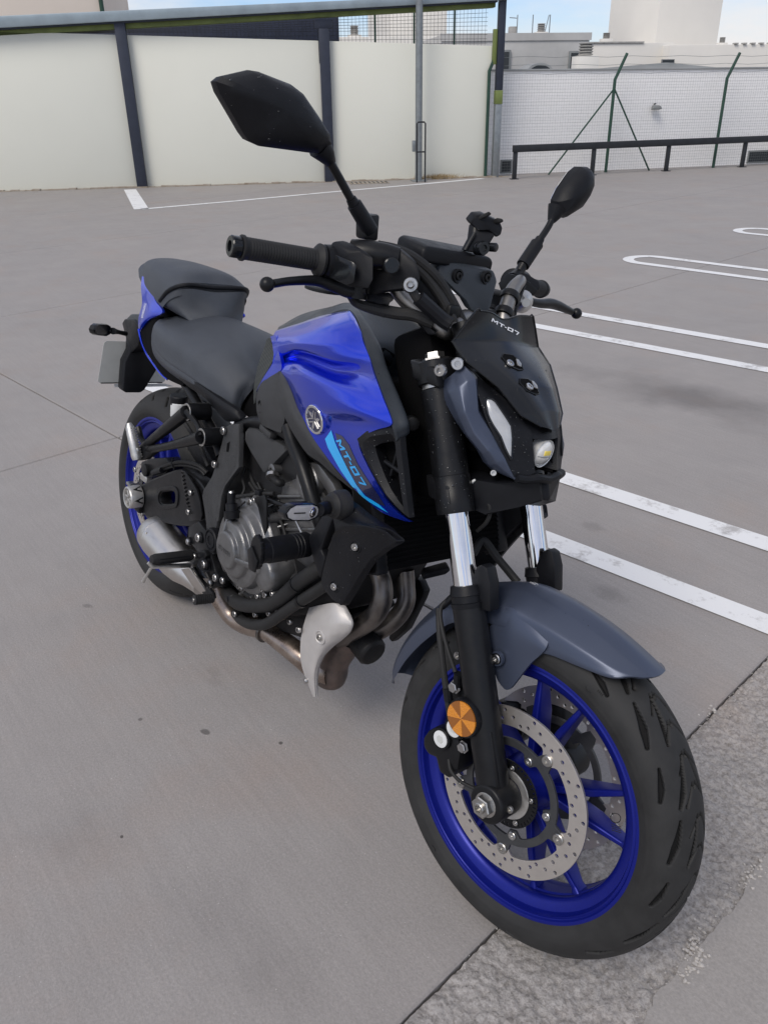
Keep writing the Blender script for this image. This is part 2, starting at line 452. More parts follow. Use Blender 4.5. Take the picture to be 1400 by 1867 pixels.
M['concrete'] = concrete('smooth_concrete', (.288, .268, .256), (.252, .238, .231), (.338, .318, .307), STAINS)
M['concrete2'] = concrete('smooth_concrete_far_slab', (.298, .278, .262), (.27, .255, .244), (.345, .325, .31))
M['rough'] = concrete('rough_concrete', (.345, .325, .312), (.275, .262, .254), (.44, .42, .405), (), .6, 1.0, .75, (.82, 1.18), .38)
M['dirt'] = mat('joint_dirt', (.060, .055, .050), .9, var=.3, vs=40)
M['paint'] = mat('white_road_paint', (.66, .665, .67), .6, rvar=.1, vs=9, bump=.3, bs=500)
def wear(m, base, under, lo, hi):
    t = m.node_tree; b = t.nodes['Principled BSDF']; co = t.nodes.new('ShaderNodeTexCoord')
    a = t.nodes.new('ShaderNodeTexNoise'); a.inputs['Scale'].default_value = 5; a.inputs['Detail'].default_value = 9; a.inputs['Roughness'].default_value = .78
    r = t.nodes.new('ShaderNodeValToRGB'); r.color_ramp.elements[0].position = lo; r.color_ramp.elements[1].position = hi
    r.color_ramp.elements[0].color = (*under, 1); r.color_ramp.elements[1].color = (*base, 1)
    t.links.new(co.outputs['Object'], a.inputs['Vector']); t.links.new(a.outputs['Fac'], r.inputs['Fac']); t.links.new(r.outputs['Color'], b.inputs['Base Color'])
wear(M['paint'], (.70, .705, .71), (.40, .39, .385), .36, .46)
M['rubble'] = mat('rubble_stone', (.42, .395, .37), .85, var=.25, vs=90, bump=.5, bs=300)
# ------------------------------------------------------------------ ground and slabs
gme = Geo().add([(-160, -160, -.05), (160, -160, -.05), (160, 160, -.05), (-160, 160, -.05)], [(0, 1, 2, 3)])
ground = make('ground', gme, M['concrete2'], None, 'W'); tag(ground, kind='structure')
P0, P1 = np.array((-2.7688,0.1753,0))[:2], np.array((0.6928,0.5641,0))[:2]
E1 = unit(P1 - P0); E2 = np.array([-E1[1], E1[0]])
J = np.array((-1.3883,0.3323,0))[:2]
def ab(p): q = np.array(p)[:2] - J; return q @ E1, q @ E2
AEDGE = .5 * (ab((1.4439,-0.0291,0))[0] + ab((1.3182,0.6963,0))[0])      # edge of the smooth slab
AEND = .5 * (ab((1.6852,0.2205,0))[0] + ab((1.6329,0.5268,0))[0])      # far side of the rough strip
GAP = .007
def slab(a0, a1, b0, b1, mt, z=0.0):
    pts = [J + a * E1 + b * E2 for a, b in ((a0, b0), (a1, b0), (a1, b1), (a0, b1))]
    g = Geo().prism([(*p, z) for p in pts], (0, 0, -.049))
    return make('concrete_slab', g, mt, ground, 'W', bev=.004, seg=1)
LA = AEDGE
for i in range(-9, 1):
    a0, a1 = i * LA + GAP / 2, (i + 1) * LA - GAP / 2
    if i == 0: a1 = AEDGE
    for j in range(-3, 8):
        slab(a0, a1, j * 5.3 + GAP / 2, (j + 1) * 5.3 - GAP / 2, M['concrete'])
for j in range(-3, 3):
    b0, b1 = j * 5.3 + 2.2, (j + 1) * 5.3 + 2.2 - GAP
    nb_ = 420 if b0 < 0 < b1 else 40; jr = np.random.default_rng(11 + j); wob = 0.0; edge_pts = []
    for b in np.linspace(b0, b1, nb_):
        wob = wob * .86 + jr.normal(0, .0022); edge_pts.append(J + (AEND + wob + jr.normal(0, .0009)) * E1 + b * E2)
    pts = edge_pts + [J + (AEND + 5) * E1 + b1 * E2, J + (AEND + 5) * E1 + b0 * E2]
    make('concrete_slab', Geo().prism([(*p, -.0015) for p in pts], (0, 0, -.046)), M['concrete2'], ground, 'W')
def vnoise(x, y, s, seed):
    r = np.random.default_rng(seed).random((256, 256))
    x, y = x * s, y * s
    i, j = np.floor(x).astype(int), np.floor(y).astype(int); fx, fy = x - i, y - j
    fx, fy = fx * fx * (3 - 2 * fx), fy * fy * (3 - 2 * fy)
    q = lambda a, b: r[a % 256, b % 256]
    return q(i, j) * (1 - fx) * (1 - fy) + q(i + 1, j) * fx * (1 - fy) + q(i, j + 1) * (1 - fx) * fy + q(i + 1, j + 1) * fx * fy
na, nb = 74, 640
A_, B_ = np.meshgrid(np.linspace(AEDGE + .004, AEND + .03, na), np.concatenate([np.linspace(-3, -.9, 60), np.linspace(-.89, 1.6, nb - 120), np.linspace(1.61, 9, 60)]), indexing='ij')
Z = -.006 + .006 * (vnoise(A_, B_, 120, 1) - .5) + .006 * (vnoise(A_, B_, 190, 2) - .5) + .008 * (vnoise(A_, B_, 22, 3) - .5)
edge = np.minimum(A_ - AEDGE, AEND - A_)
Z -= .006 * np.exp(-(A_ - AEDGE) / .005) * (.5 + vnoise(A_ * 0, B_, 30, 4))
V = np.stack([J[0] + A_ * E1[0] + B_ * E2[0], J[1] + A_ * E1[1] + B_ * E2[1], Z], -1).reshape(-1, 3)
nb2 = A_.shape[1]
Fc = [(i * nb2 + j, (i + 1) * nb2 + j, (i + 1) * nb2 + j + 1, i * nb2 + j + 1) for i in range(na - 1) for j in range(nb2 - 1)]
o = make('rough_concrete_strip', (V, Fc), M['rough'], None, 'W', ang=80, recalc=False); tag(o, kind='structure')
# loose rubble broken out of the joint edges
rb = Geo()
ico = [(0, 0, 1), (.9, 0, .4), (.28, .85, .45), (-.72, .52, .45), (-.72, -.52, .4), (.28, -.85, .45), (.7, .5, -.4), (-.27, .85, -.4), (-.9, 0, -.4), (-.27, -.85, -.4), (.7, -.5, -.4), (0, 0, -1)]
icf = [(0, 1, 2), (0, 2, 3), (0, 3, 4), (0, 4, 5), (0, 5, 1), (1, 6, 2), (2, 7, 3), (3, 8, 4), (4, 9, 5), (5, 10, 1), (2, 6, 7), (3, 7, 8), (4, 8, 9), (5, 9, 10), (1, 10, 6), (11, 7, 6), (11, 8, 7), (11, 9, 8), (11, 10, 9), (11, 6, 10)]
def stone(x, y, r, z=0):
    k = rng.uniform(.6, 1.3, (12, 1)); s_ = np.array([1, rng.uniform(.6, 1), rng.uniform(.4, .75)])
    th = rng.uniform(0, 6.3); R = np.array([[math.cos(th), -math.sin(th), 0], [math.sin(th), math.cos(th), 0], [0, 0, 1]])
    rb.add((np.array(ico) * k * s_ * r) @ R.T + np.array([x, y, z + r * .25]), icf)
for (p, n_, sp_, rm) in (((1.6853,0.2006,0), 60, .016, .0065), ((1.6635,0.2231,0), 50, .010, .005), ((1.6474,0.4462,0), 46, .016, .005), ((1.3272,0.7801,0), 40, .016, .0045), ((1.3326,0.7997,0), 3, .008, .010)):
    for _ in range(n_):
        q = rng.normal(0, sp_, 2) * np.array([1.5, .5]); r = rm * rng.uniform(.2, 1) ** 1.4
        stone(p[0] + q[0] * E2[0] + q[1] * E1[0], p[1] + q[0] * E2[1] + q[1] * E1[1], r, -.002)
for _ in range(700):
    b = rng.uniform(-.8, 1.8); a = (AEDGE + abs(rng.normal(0, .018))) if rng.random() < .5 else (AEND - .004 + rng.normal(0, .012))
    p = J + a * E1 + b * E2; stone(p[0], p[1], rng.uniform(.0008, .0024), -.003)
for _ in range(260):
    p = J + rng.uniform(.3, 2.6) * E1 + rng.uniform(-1.1, .9) * E2; stone(p[0], p[1], rng.uniform(.0006, .0017), 0)
o = make('loose_gravel', rb, M['rubble'], None, 'W', ang=20); tag(o, kind='stuff', label='crumbs and chips of broken concrete along the rough strip')
# ------------------------------------------------------------------ painted markings
def band(pts, wd, name='parking_line', closed=False, z=.0035):
    P = np.array([(p[0], p[1]) for p in pts]); T = np.gradient(P, axis=0); T /= np.linalg.norm(T, axis=1)[:, None]
    Nn = np.stack([-T[:, 1], T[:, 0]], 1) * wd / 2
    V = [(*(p + n), z) for p, n in zip(P, Nn)] + [(*(p - n), z) for p, n in zip(P, Nn)]; k = len(P)
    o = make(name, (V, [(i, i + 1, i + 1 + k, i + k) for i in range(k - 1)]), M['paint'], None, 'W', recalc=False)
    tag(o, kind='structure'); return o
def mean2(a, b): return .5 * (np.array(a)[:2] + np.array(b)[:2])
def hairpin(pa0, pa1, pb0, pb1, xend):
    # two parallel stripes joined by a half circle at their far end
    d = unit(pa1 - pa0 + pb1 - pb0); c0 = .5 * (pa0 + pb0); n = np.array([-d[1], d[0]])
    h = .5 * abs((pb0 - pa0) @ n) ; tip = c0 + d * ((xend - c0[0]) / d[0])
    far = tip + d * 6.5
    arc = [tip + h * (math.cos(t) * n - math.sin(t) * d) for t in np.linspace(0, math.pi, 15)]
    n1 = [far + h * n + (tip - far) * k for k in np.linspace(0, .98, 9)]; n2 = [far - h * n + (tip - far) * k for k in np.linspace(.98, 0, 9)]
    band(n1 + arc + n2, .098)
    return d, n, h, c0
a0, a1 = mean2((0.3508,1.1401,0), (0.3436,1.079,0)), mean2((1.2044,1.2721,0), (1.2514,1.1902,0))
b0, b1 = mean2((0.149,1.599,0), (0.1983,1.5113,0)), mean2((0.9321,1.7455,0), (0.9887,1.6471,0))
d, n, h, c0 = hairpin(a0, a1, b0, b1, (-2.0504,0.8175,0)[0])
a0, a1 = mean2((-1.5913,3.2712,0), (-1.4931,3.167,0)), mean2((-0.1048,3.5486,0), (-0.0361,3.4292,0))
b0, b1 = mean2((-1.5585,3.7282,0), (-1.4971,3.6558,0)), mean2((-0.3338,3.9469,0), (-0.2715,3.8385,0))
hairpin(a0, a1, b0, b1, (-2.5827,2.8235,0)[0])
a0, a1 = mean2((-2.1583,5.6228,0), (-2.0994,5.5388,0)), mean2((-1.3278,5.6754,0), (-1.2719,5.5782,0))
b0, b1 = mean2((-2.4093,5.981,0), (-2.3441,5.888,0)), mean2((-1.6071,6.1611,0), (-1.5431,6.0498,0))
hairpin(a0, a1, b0, b1, (-2.4903,5.6859,0)[0])
a0, a1 = mean2((-2.6403,7.8507,0), (-2.5811,7.7489,0)), mean2((-2.5704,7.815,0), (-2.5316,7.7476,0))
hairpin(np.array((-2.5931,7.7907,0))[:2], np.array((-2.5931,7.7907,0))[:2] + np.array([1, .14]), np.array((-2.8185,8.179,0))[:2], np.array((-2.8185,8.179,0))[:2] + np.array([1, .14]), (-2.7629,7.889,0)[0])
W0, WU, WN = np.array((-12.6237,5.0128)), np.array((0.4845,0.8748)), np.array((0.8748,-0.4845))
def wp(s, n, z): p = W0 + s * WU + n * WN; return (p[0], p[1], z)
band([(-12.3587,4.7577,0), (-9.5378,3.8018,0)], .20)
band([(-9.5378,3.8018,0), (-9.4797,5.2487,0), (-9.4954,6.9289,0), (-9.4339,8.6943,0)], .11)
band([(-9.4339,8.6943,0), (-9.4207,10.2246,0)], .14)
# ------------------------------------------------------------------ boundary wall and canopy frame
M['wall'] = mat('cream_wall_render', (.70, .702, .625), .8, var=.012, vs=1.3, bump=.05, bs=120)
M['post'] = mat('slate_blue_steel_paint', (.030, .036, .055), .5, .2, var=.15, vs=6)
M['fascia'] = mat('grey_blue_metal_fascia', (.30, .36, .395), .45, .3, var=.12, vs=3)
M['olive'] = mat('olive_green_beam_paint', (.15, .19, .055), .55, var=.2, vs=5)
M['darkpanel'] = mat('navy_screen_panel', (.020, .026, .050), .6, var=.2, vs=8)
M['galv'] = mat('galvanised_steel', (.24, .26, .27), .45, .5, var=.15, vs=12)
M['fence'] = mat('green_fence_paint', (.020, .058, .040), .5, .1, var=.2, vs=9)
M['wire'] = mat('fence_wire', (.22, .24, .24), .5, .5)
M['rail'] = mat('dark_rail_paint', (.022, .024, .028), .5, .2, var=.2, vs=10)
M['rust'] = mat('dry_brown_dirt', (.24, .19, .14), .9, var=.35, vs=6, col2=(.38, .35, .30))
M['weed'] = mat('dry_weeds', (.36, .27, .15), .9, var=.3, vs=20)
def sbox(g, s0, s1, n0, n1, z0, z1, z0b=None, z1b=None):
    z0b = z0 if z0b is None else z0b; z1b = z1 if z1b is None else z1b
    V = [wp(s0, n0, z0), wp(s1, n0, z0b), wp(s1, n1, z0b), wp(s0, n1, z0), wp(s0, n0, z1), wp(s1, n0, z1b), wp(s1, n1, z1b), wp(s0, n1, z1)]
    return g.add(V, [(0, 1, 2, 3), (4, 7, 6, 5), (0, 4, 5, 1), (1, 5, 6, 2), (2, 6, 7, 3), (3, 7, 4, 0)])
ZT = 2.27
t = empty('boundary_wall', wp(2, 0, 0), 'long cream rendered wall behind the car park, split by dark posts', 'wall')
PS = [-10.1, -6.7, -3.34, 0.08, 3.34, 6.40]
for i in range(6):
    s0 = (PS[i - 1] if i else -22) + .07; s1 = PS[i] - .07 if i < 5 else 6.27
    za = 2.34 - .03 * (s0 + 2) / 1 if False else 2.31 - .033 * s0; zb = 2.31 - .033 * s1
    make('wall_panel', sbox(Geo(), s0, s1, -.16, -.02, 0, min(za, 2.42), None, zb), M['wall'], t, 'W', bev=.012)
t = empty('canopy_frame', wp(2, .1, 0), 'slate blue steel canopy frame with grey fascia along the wall top', 'canopy')
BT = lambda s: 2.625 + .036 * s
BB = lambda s: 2.48 + .044 * s
make('fascia', sbox(Geo(), -9, 6.5, .10, .16, BB(-9), BT(-9), BB(6.5), BT(6.5)), M['fascia'], t, 'W', bev=.01)
make('fascia_lip', sbox(Geo(), -9, 6.5, -.10, .10, BT(-9) - .012, BT(-9) - .002, BT(6.5) - .012, BT(6.5) - .002), M['fascia'], t, 'W')
make('beam', sbox(Geo(), -9, 6.3, -.20, -.02, 1.975, BB(-9) - .01, 2.672, BB(6.3) - .005), M['olive'], t, 'W', bev=.006)
make('soffit', sbox(Geo(), -9, 6.3, -.02, .098, BB(-9) - .022, BB(-9) + .002, BB(6.3) - .022, BB(6.3) + .002), M['post'], t, 'W')
for s, top in ((-10.1, 2.5), (-6.7, 2.15), (-3.34, 2.4), (0.08, 2.49), (3.36, 2.37), (6.40, 3.4)):
    g = Geo(); wdt = .085 if s < 6 else .06
    sbox(g, s - wdt, s + wdt, -.03, .095, 0 if s < 6 else 1.42, top)
    make('post', g, M['post'], t, 'W', bev=.008)
    if 3 < s < 4: make('post_head', sbox(Geo(), s - .15, s + .15, -.05, .03, 2.37, 2.50), M['post'], t, 'W', bev=.006)
make('post_foot', sbox(Geo(), 6.34, 6.46, -.03, .09, 0, 1.20), M['galv'], t, 'W', bev=.008)
make('post_band', sbox(Geo(), 6.336, 6.464, -.034, .094, 1.202, 1.418), M['olive'], t, 'W', bev=.004)
make('post_strip', sbox(Geo(), 6.27, 6.335, -.03, .05, 1.82, 2.35), M['olive'], t, 'W', bev=.004)
t = empty('dark_screen', wp(1, -1, 0), 'navy blue screen panel seen over the wall under the canopy', 'screen')
make('panel', sbox(Geo(), -1.3, 3.72, -1.06, -1.0, 1.9, 2.38, 1.9, 2.62), M['darkpanel'], t, 'W', bev=.01)
def wire_mesh(pt, s0, s1, z0, z1, ds, r):
    g = Geo()
    def bar(a, b):
        a, b = np.array(a), np.array(b); T = unit(b - a); u, v, _ = basis(T)
        g.rings([np.array([q + r * u, q + r * v, q - r * u, q - r * v]) for q in (a, b)], caps=(False, False))
    for s in np.arange(s0, s1, ds): bar(pt(s, z0), pt(s, z1))
    for z in np.arange(z0, z1, ds): bar(pt(s0, z), pt(s1, z))
    return g
t = empty('parapet_fence', wp(5, -.3, 2), 'wire mesh fence with thin dark posts standing over the wall', 'fence')
o = make('wire_mesh', wire_mesh(lambda s, z: wp(s, -.32, min(z, 2.40 + .045 * s)), -1.0, 6.25, 1.9, 2.72, .065, .003), M['rail'], t, 'W', ang=180); tag(o, kind='stuff')
for s in (4.55, 5.42): pass
for s, _z in ((4.2693,2.2352), (5.6576,2.2256), (4.9493,2.3124)):
    make('fence_post', Geo().cyl(wp(s, -.30, 1.8), wp(s, -.30, 2.75), .017, n=10), M['fence'], t, 'W')
# lamp pole, hoop, drain, dirt
t = empty('lamp_pole', wp(4.9, .43, 0), 'tall grey steel pole in front of the cream wall', 'pole')
_p = (4.9204,0.329)
make('shaft', Geo().tube([wp(_p[0], _p[1], 0), wp(_p[0], _p[1], 5.6)], [.062, .055], 20, 0), M['galv'], t, 'W')
make('base_plate', sbox(Geo(), _p[0] - .13, _p[0] + .13, _p[1] - .13, _p[1] + .13, 0, .015), M['galv'], t, 'W', bev=.004)
make('door_cover', sbox(Geo(), _p[0] - .115, _p[0] - .062, _p[1] - .03, _p[1] + .03, .48, .66), M['galv'], t, 'W', bev=.008)
make('arm', Geo().tube([wp(_p[0], _p[1], 5.55), wp(_p[0], _p[1] + .5, 5.7), wp(_p[0], _p[1] + 1.1, 5.72)], .03, 12), M['galv'], t, 'W')
make('lamp_head', sbox(Geo(), _p[0] - .09, _p[0] + .09, _p[1] + 1.05, _p[1] + 1.6, 5.69, 5.77), M['galv'], t, 'W', bev=.02)
t = empty('steel_hoop', wp(_p[0], _p[1] + .1, 0), 'narrow black steel hoop with one crossbar guarding the pole foot', 'hoop')
_q = (4.8922,0.5343)
h0, h1, hn = _q[0] - .055, _q[0] + .09, _q[1] + .08
make('frame', Geo().tube([wp(h0, hn, 0), wp(h0, hn, .93), wp(h0 + .02, hn, .955), wp(h1 - .02, hn, .955), wp(h1, hn, .93), wp(h1, hn, 0)], .014, 8, 0), M['rail'], t, 'W')
make('crossbar', Geo().cyl(wp(h0, hn, .49), wp(h1, hn, .49), .012, n=8), M['rail'], t, 'W')
g = Geo()
for s in np.arange(-8, 6.6, .12):
    d1 = .06 + .06 * rng.random(); sbox(g, s, s + .13, -.02, d1, 0, .005 + .022 * rng.random())
o = make('dirt_strip', g, M['rust'], None, 'W'); tag(o, kind='structure')
g = Geo()
wd = (5.3313,0.132)
for _ in range(520):
    s, n_ = rng.normal(wd[0], .16), wd[1] + abs(rng.normal(0, .05)) - .12
    hgt = rng.uniform(.02, .10); a = np.array(wp(s, n_, 0)); b = a + np.array([rng.normal(0, .05), rng.normal(0, .05), hgt])
    k = np.array([.005, .004, 0]); g.add([a - k, a + k, b], [(0, 1, 2)])
o = make('dry_weeds', g, M['weed'], None, 'W', recalc=False); tag(o, kind='stuff', label='clump of dry straw coloured weeds at the wall foot')
_a, _b = (3.6713,0.6588), (4.3566,0.2537)
t = empty('drain_cover', wp(.5 * (_a[0] + _b[0]), _b[1] + .1, 0), 'rusty drain grate in the paving beside the grey pole', 'drain cover')
g = Geo(); sbox(g, _a[0], _b[0], .30, .62, .002, .010); make('frame', g, M['rust'], t, 'W', bev=.003)
for k in range(9):
    s = _a[0] + .04 + k * (_b[0] - _a[0] - .08) / 8; make('bar', sbox(Geo(), s - .012, s + .012, .33, .59, .0105, .016), M['rail'], t, 'W')
# ------------------------------------------------------------------ mesh fence, guard rail and white block wall on the right
FS = lambda s: .02 - .125 * (s - 6.3)            # the fence line swings back from the wall line
fp = lambda s, z, dn=0.: wp(s, FS(s) + dn, z)
t = empty('mesh_fence', fp(9, 0), 'green wire mesh fence with cranked posts along the car park edge', 'fence')
o = make('wire_mesh', wire_mesh(lambda s, z: fp(s, z, -.03), 6.5, 14.0, .02, 1.66, .05, .0012), M['wire'], t, 'W', ang=180); tag(o, kind='stuff')
for s in (6.22, 8.66, 11.0, 13.4):
    kz = 1.56 if s > 7 else 1.72
    make('fence_post', Geo().tube([fp(s, 0), fp(s, kz), fp(s + .19, kz + .42)], [.029, .029, .027], 12, 0), M['fence'], t, 'W')
for s1 in (7.47, 9.58):
    make('brace', Geo().cyl(fp(8.66, 1.42, .01), fp(s1, 0, .02), .016, n=8), M['fence'], t, 'W')
for k in range(3):
    make('barbed_wire', Geo().tube([fp(s + .05 + .055 * k, 1.66 + .13 * k + (.02 if i % 2 else 0), .01) for i, s in enumerate(np.arange(6.3, 14, .5))], .003, 4, 2), M['wire'], t, 'W')
t = empty('guard_rail', fp(9, 0, .5), 'low dark steel guard rail on short posts before the mesh fence', 'rail')
RS_ = lambda s: (6.613,0.5548)[1] - .215 * (s - (6.613,0.5548)[0])
rs = [(6.613,0.5548)[0], (8.1957,0.2772)[0], (9.8048,0.0863)[0], (11.5721,-0.5086)[0], 13.3]
for s in rs: make('post', sbox(Geo(), s - .035, s + .035, RS_(s) - .03, RS_(s) + .03, 0, .44), M['rail'], t, 'W', bev=.004)
for s in rs: make('foot_plate', sbox(Geo(), s - .07, s + .07, RS_(s) - .06, RS_(s) + .06, 0, .012), M['rail'], t, 'W')
g = Geo(); g.add([wp(s, RS_(s) + dn, z) for s in (rs[0] - .05, 14.5) for dn in (-.05, .05) for z in (.442, .555)], [(0, 1, 3, 2), (4, 6, 7, 5), (0, 4, 5, 1), (2, 3, 7, 6), (0, 2, 6, 4), (1, 5, 7, 3)])
make('rail', g, M['rail'], t, 'W', bev=.006)
def brickmat():
    m = mat('white_painted_blockwork', (.60, .595, .595), .75)
    t_ = m.node_tree; b = t_.nodes['Principled BSDF']; co = t_.nodes.new('ShaderNodeTexCoord')
    mpn = t_.nodes.new('ShaderNodeMapping'); mpn.inputs['Rotation'].default_value = (rad(90), 0, 0)
    sep = t_.nodes.new('ShaderNodeSeparateXYZ'); cmb = t_.nodes.new('ShaderNodeCombineXYZ')
    t_.links.new(co.outputs['Object'], sep.inputs['Vector']); t_.links.new(sep.outputs['Y'], cmb.inputs['X']); t_.links.new(sep.outputs['Z'], cmb.inputs['Y'])
    br = t_.nodes.new('ShaderNodeTexBrick'); br.inputs['Scale'].default_value = 1; br.inputs['Brick Width'].default_value = .24; br.inputs['Row Height'].default_value = .072
    br.inputs['Mortar Size'].default_value = .005; br.inputs['Color1'].default_value = (.86, .85, .835, 1); br.inputs['Color2'].default_value = (.88, .87, .86, 1); br.inputs['Mortar'].default_value = (.78, .77, .76, 1)
    t_.links.new(cmb.outputs['Vector'], br.inputs['Vector']); t_.links.new(br.outputs['Color'], b.inputs['Base Color'])
    bp = t_.nodes.new('ShaderNodeBump'); bp.inputs['Distance'].default_value = .004; bp.inputs['Strength'].default_value = .4; bp.invert = True
    t_.links.new(br.outputs['Fac'], bp.inputs['Height']); t_.links.new(bp.outputs['Normal'], b.inputs['Normal'])
    return m
M['block'] = brickmat()
M['house'] = mat('white_house_render', (.70, .675, .625), .85, var=.04, vs=.6, bump=.1, bs=60)
M['house2'] = mat('greyed_render', (.46, .455, .44), .85, var=.15, vs=.7)
M['cream'] = mat('peach_cream_render', (.64, .57, .50), .85, var=.04, vs=.5)
M['roofgrey'] = mat('grey_roof_sheet', (.30, .31, .31), .7, var=.15, vs=1)
M['vent'] = mat('vent_concrete', (.37, .36, .34), .8, var=.2, vs=6)
M['dark'] = mat('window_dark', (.025, .03, .035), .2)
M['shutter'] = mat('grey_shutter', (.20, .21, .21), .6)
t = empty('block_wall_building', fp(9, 0, -.6), 'low white painted brick building close behind the mesh fence', 'building')
wl = lambda s, dn, z: wp(s, FS(s) + dn, z)
def fbox(g, s0, s1, d0, d1, z0, z1): return g.add([wl(s, d_, z) for s in (s0, s1) for d_ in (d0, d1) for z in (z0, z1)], [(0, 1, 3, 2), (4, 6, 7, 5), (0, 4, 5, 1), (2, 3, 7, 6), (0, 2, 6, 4), (1, 5, 7, 3)])
def fbox2(name, s0, s1, d0, d1, z0, z1, m, par, bev=0): return make(name, fbox(Geo(), s0, s1, d0, d1, z0, z1), m, par, 'W', bev=bev)
ZW = 1.725
fbox2('wall', 6.2, 15, -.9, -.4, 0, ZW, M['block'], t)
fbox2('coping', 6.2, 15, -1.0, -.37, ZW + .001, ZW + .03, M['roofgrey'], t, .004)
fbox2('roof', 6.2, 15, -6.5, -1.0, ZW - .2, ZW - .02, M['roofgrey'], t)
_w = (6.5749,-0.0195)[0]
for s0, s1, z0, z1 in ((6.62, 6.86, .02, .26), (12.0, 12.9, .02, .26)):
    f = fbox2('window', s0, s1, -.402, -.385, z0, z1, M['shutter'], t, .003); fbox2('pane', s0 + .03, s1 - .03, -.384, -.381, z0 + .03, z1 - .03, M['dark'], f)
fl = (10.1111,1.0486)
t = empty('floodlight', wl(fl[0] - .35, -.3, 1.05), 'small grey floodlight fixed to the white brick wall', 'lamp')
c = np.array(wl(fl[0] - .38, -.30, 1.09))
make('housing', Geo().add([c + .09 * a * np.array([WU[0], WU[1], 0]) + .05 * b_ * np.array([WN[0], WN[1], 0]) + np.array([0, 0, .045 * z]) for a, b_, z in ((-1, -1, -1), (1, -1, -1), (1.1, 1, -.6), (-1.1, 1, -.6), (-.8, -1, .8), (.8, -1, .8), (.7, .8, .5), (-.7, .8, .5))], [(0, 1, 2, 3), (4, 7, 6, 5), (0, 4, 5, 1), (1, 5, 6, 2), (2, 6, 7, 3), (3, 7, 4, 0)]), M['shutter'], t, 'W', bev=.008)
make('bracket', Geo().cyl(c - .1 * np.array([WN[0], WN[1], 0]) + np.array([-.03, 0, .05]), c + np.array([-.03, 0, .06]), .012, n=8), M['rail'], t, 'W')
def vent(s, n, z, r, h, label, grp='louvred roof vents on the rooftops', k=5):
    t_ = empty('roof_vent', wp(s, n, z), label, 'roof vent', grp)
    make('base', sbox(Geo(), s - r * 1.5, s + r * 1.5, n - r * 1.2, n + r * 1.2, z - .5, z + .02), M['house'], t_, 'W', bev=.006)
    for i in range(k):
        zz = z + .03 + i * h / k
        make('louvre', Geo().lathe(wp(s, n, zz), (0, 0, 1), [(0, r * .9), (h / k * .45, r * 1.02), (h / k * .62, r * .92)], 16), M['vent'], t_, 'W')
    make('core', Geo().cyl(wp(s, n, z), wp(s, n, z + h), r * .8, n=14), M['rail'], t_, 'W')
    return t_
a_, b_ = (9.4589,2.0586), (9.4319,2.3215)
vent(a_[0], -4, a_[1], .16, b_[1] - a_[1], 'large round louvred vent standing on the white brick building')
def house(name, boxes, label, cat='building', m=None):
    s0 = boxes[0]
    t_ = empty(name, wp(.5 * (s0[0] + s0[1]), s0[3], 0), label, cat)
    for b in boxes:
        make(b[7] if len(b) > 7 else 'wall', sbox(Geo(), *b[:6]), b[6], t_, 'W', bev=.02)
    return t_
# grey flat roofed house
N1 = -9.
l, r_ = (8.776,2.802), (11.4221,2.7855)
t = house('grey_house', [(l[0] - 1.5, r_[0], -15, N1, 0, l[1], M['house2'])], 'weathered grey flat roofed house left of the white tower')
make('parapet', sbox(Geo(), l[0] - 1.55, r_[0] + .04, N1 + .001, N1 + .03, l[1] - .16, l[1] + .02), M['house2'], t, 'W')
for (x0, x1, y0, y1) in ((911, 930, 91, 125), (1036, 1056, 92, 125)):
    pass
for a_, b_ in (((8.9023,2.4274), (9.1908,1.9652)), ((10.8492,2.3848), (11.1605,1.9435))):
    f = make('window', sbox(Geo(), a_[0], b_[0], N1 + .002, N1 + .06, b_[1] - .3, a_[1]), M['shutter'], t, 'W', bev=.01)
    make('pane', sbox(Geo(), a_[0] + .05, b_[0] - .05, N1 + .061, N1 + .066, b_[1] - .3, a_[1] - .05), M['dark'], f, 'W')
a_ = (9.0923,1.9188); b_ = (9.0835,2.0354)
t = empty('arched_roof_light', wp(a_[0], -6, 1.5), 'dark arched roof light behind the white brick wall', 'roof light')
g = Geo(); rr = .36
g.prism([wp(a_[0] + rr * math.cos(q), -6, a_[1] - .16 + .26 * math.sin(q)) for q in np.linspace(0, math.pi, 17)], (*( -.8 * WN), 0)); make('dome', g, M['roofgrey'], t, 'W')
g = Geo(); g.prism([wp(a_[0] + .3 * math.cos(q), -5.98, a_[1] - .16 + .21 * math.sin(q)) for q in np.linspace(0, math.pi, 17)], (*( .012 * WN), 0)); make('pane', g, M['dark'], t, 'W')
a_ = (10.2112,2.8362); b_ = (10.1952,3.0454)
vent(a_[0], -9.6, a_[1] + .02, .11, b_[1] - a_[1], 'small louvred vent on the grey house roof')
# aerial fence and mast on the grey roof
t = empty('roof_aerial', wp(a_[0] - .7, -10, l[1]), 'thin wire aerial masts with stays on the grey roof', 'aerial')
for px_ in ((9.6359,2.87), (10.0839,2.8672), (10.5824,2.8641)):
    make('mast', Geo().cyl(wp(px_[0], -10, l[1] - .1), wp(px_[0], -10, l[1] + .52), .014, n=6), M['galv'], t, 'W')
p1_, p2_ = (10.5457,3.3159), (10.4514,2.8917)
make('stay', Geo().cyl(wp(p1_[0], -10, p1_[1]), wp(p2_[0], -10, p2_[1]), .012, n=6), M['galv'], t, 'W')
p1_, p2_ = (9.4065,3.2547), (9.6129,3.2407)
make('crossarm', Geo().cyl(wp(p1_[0], -10, p1_[1]), wp(p2_[0], -10, p2_[1]), .012, n=6), M['galv'], t, 'W')
p1_, p2_ = (9.4346,3.0438), (9.6359,2.87)
make('box', sbox(Geo(), p1_[0], p2_[0], -10.2, -10.02, p2_[1] - .05, p1_[1]), M['vent'], t, 'W', bev=.01)
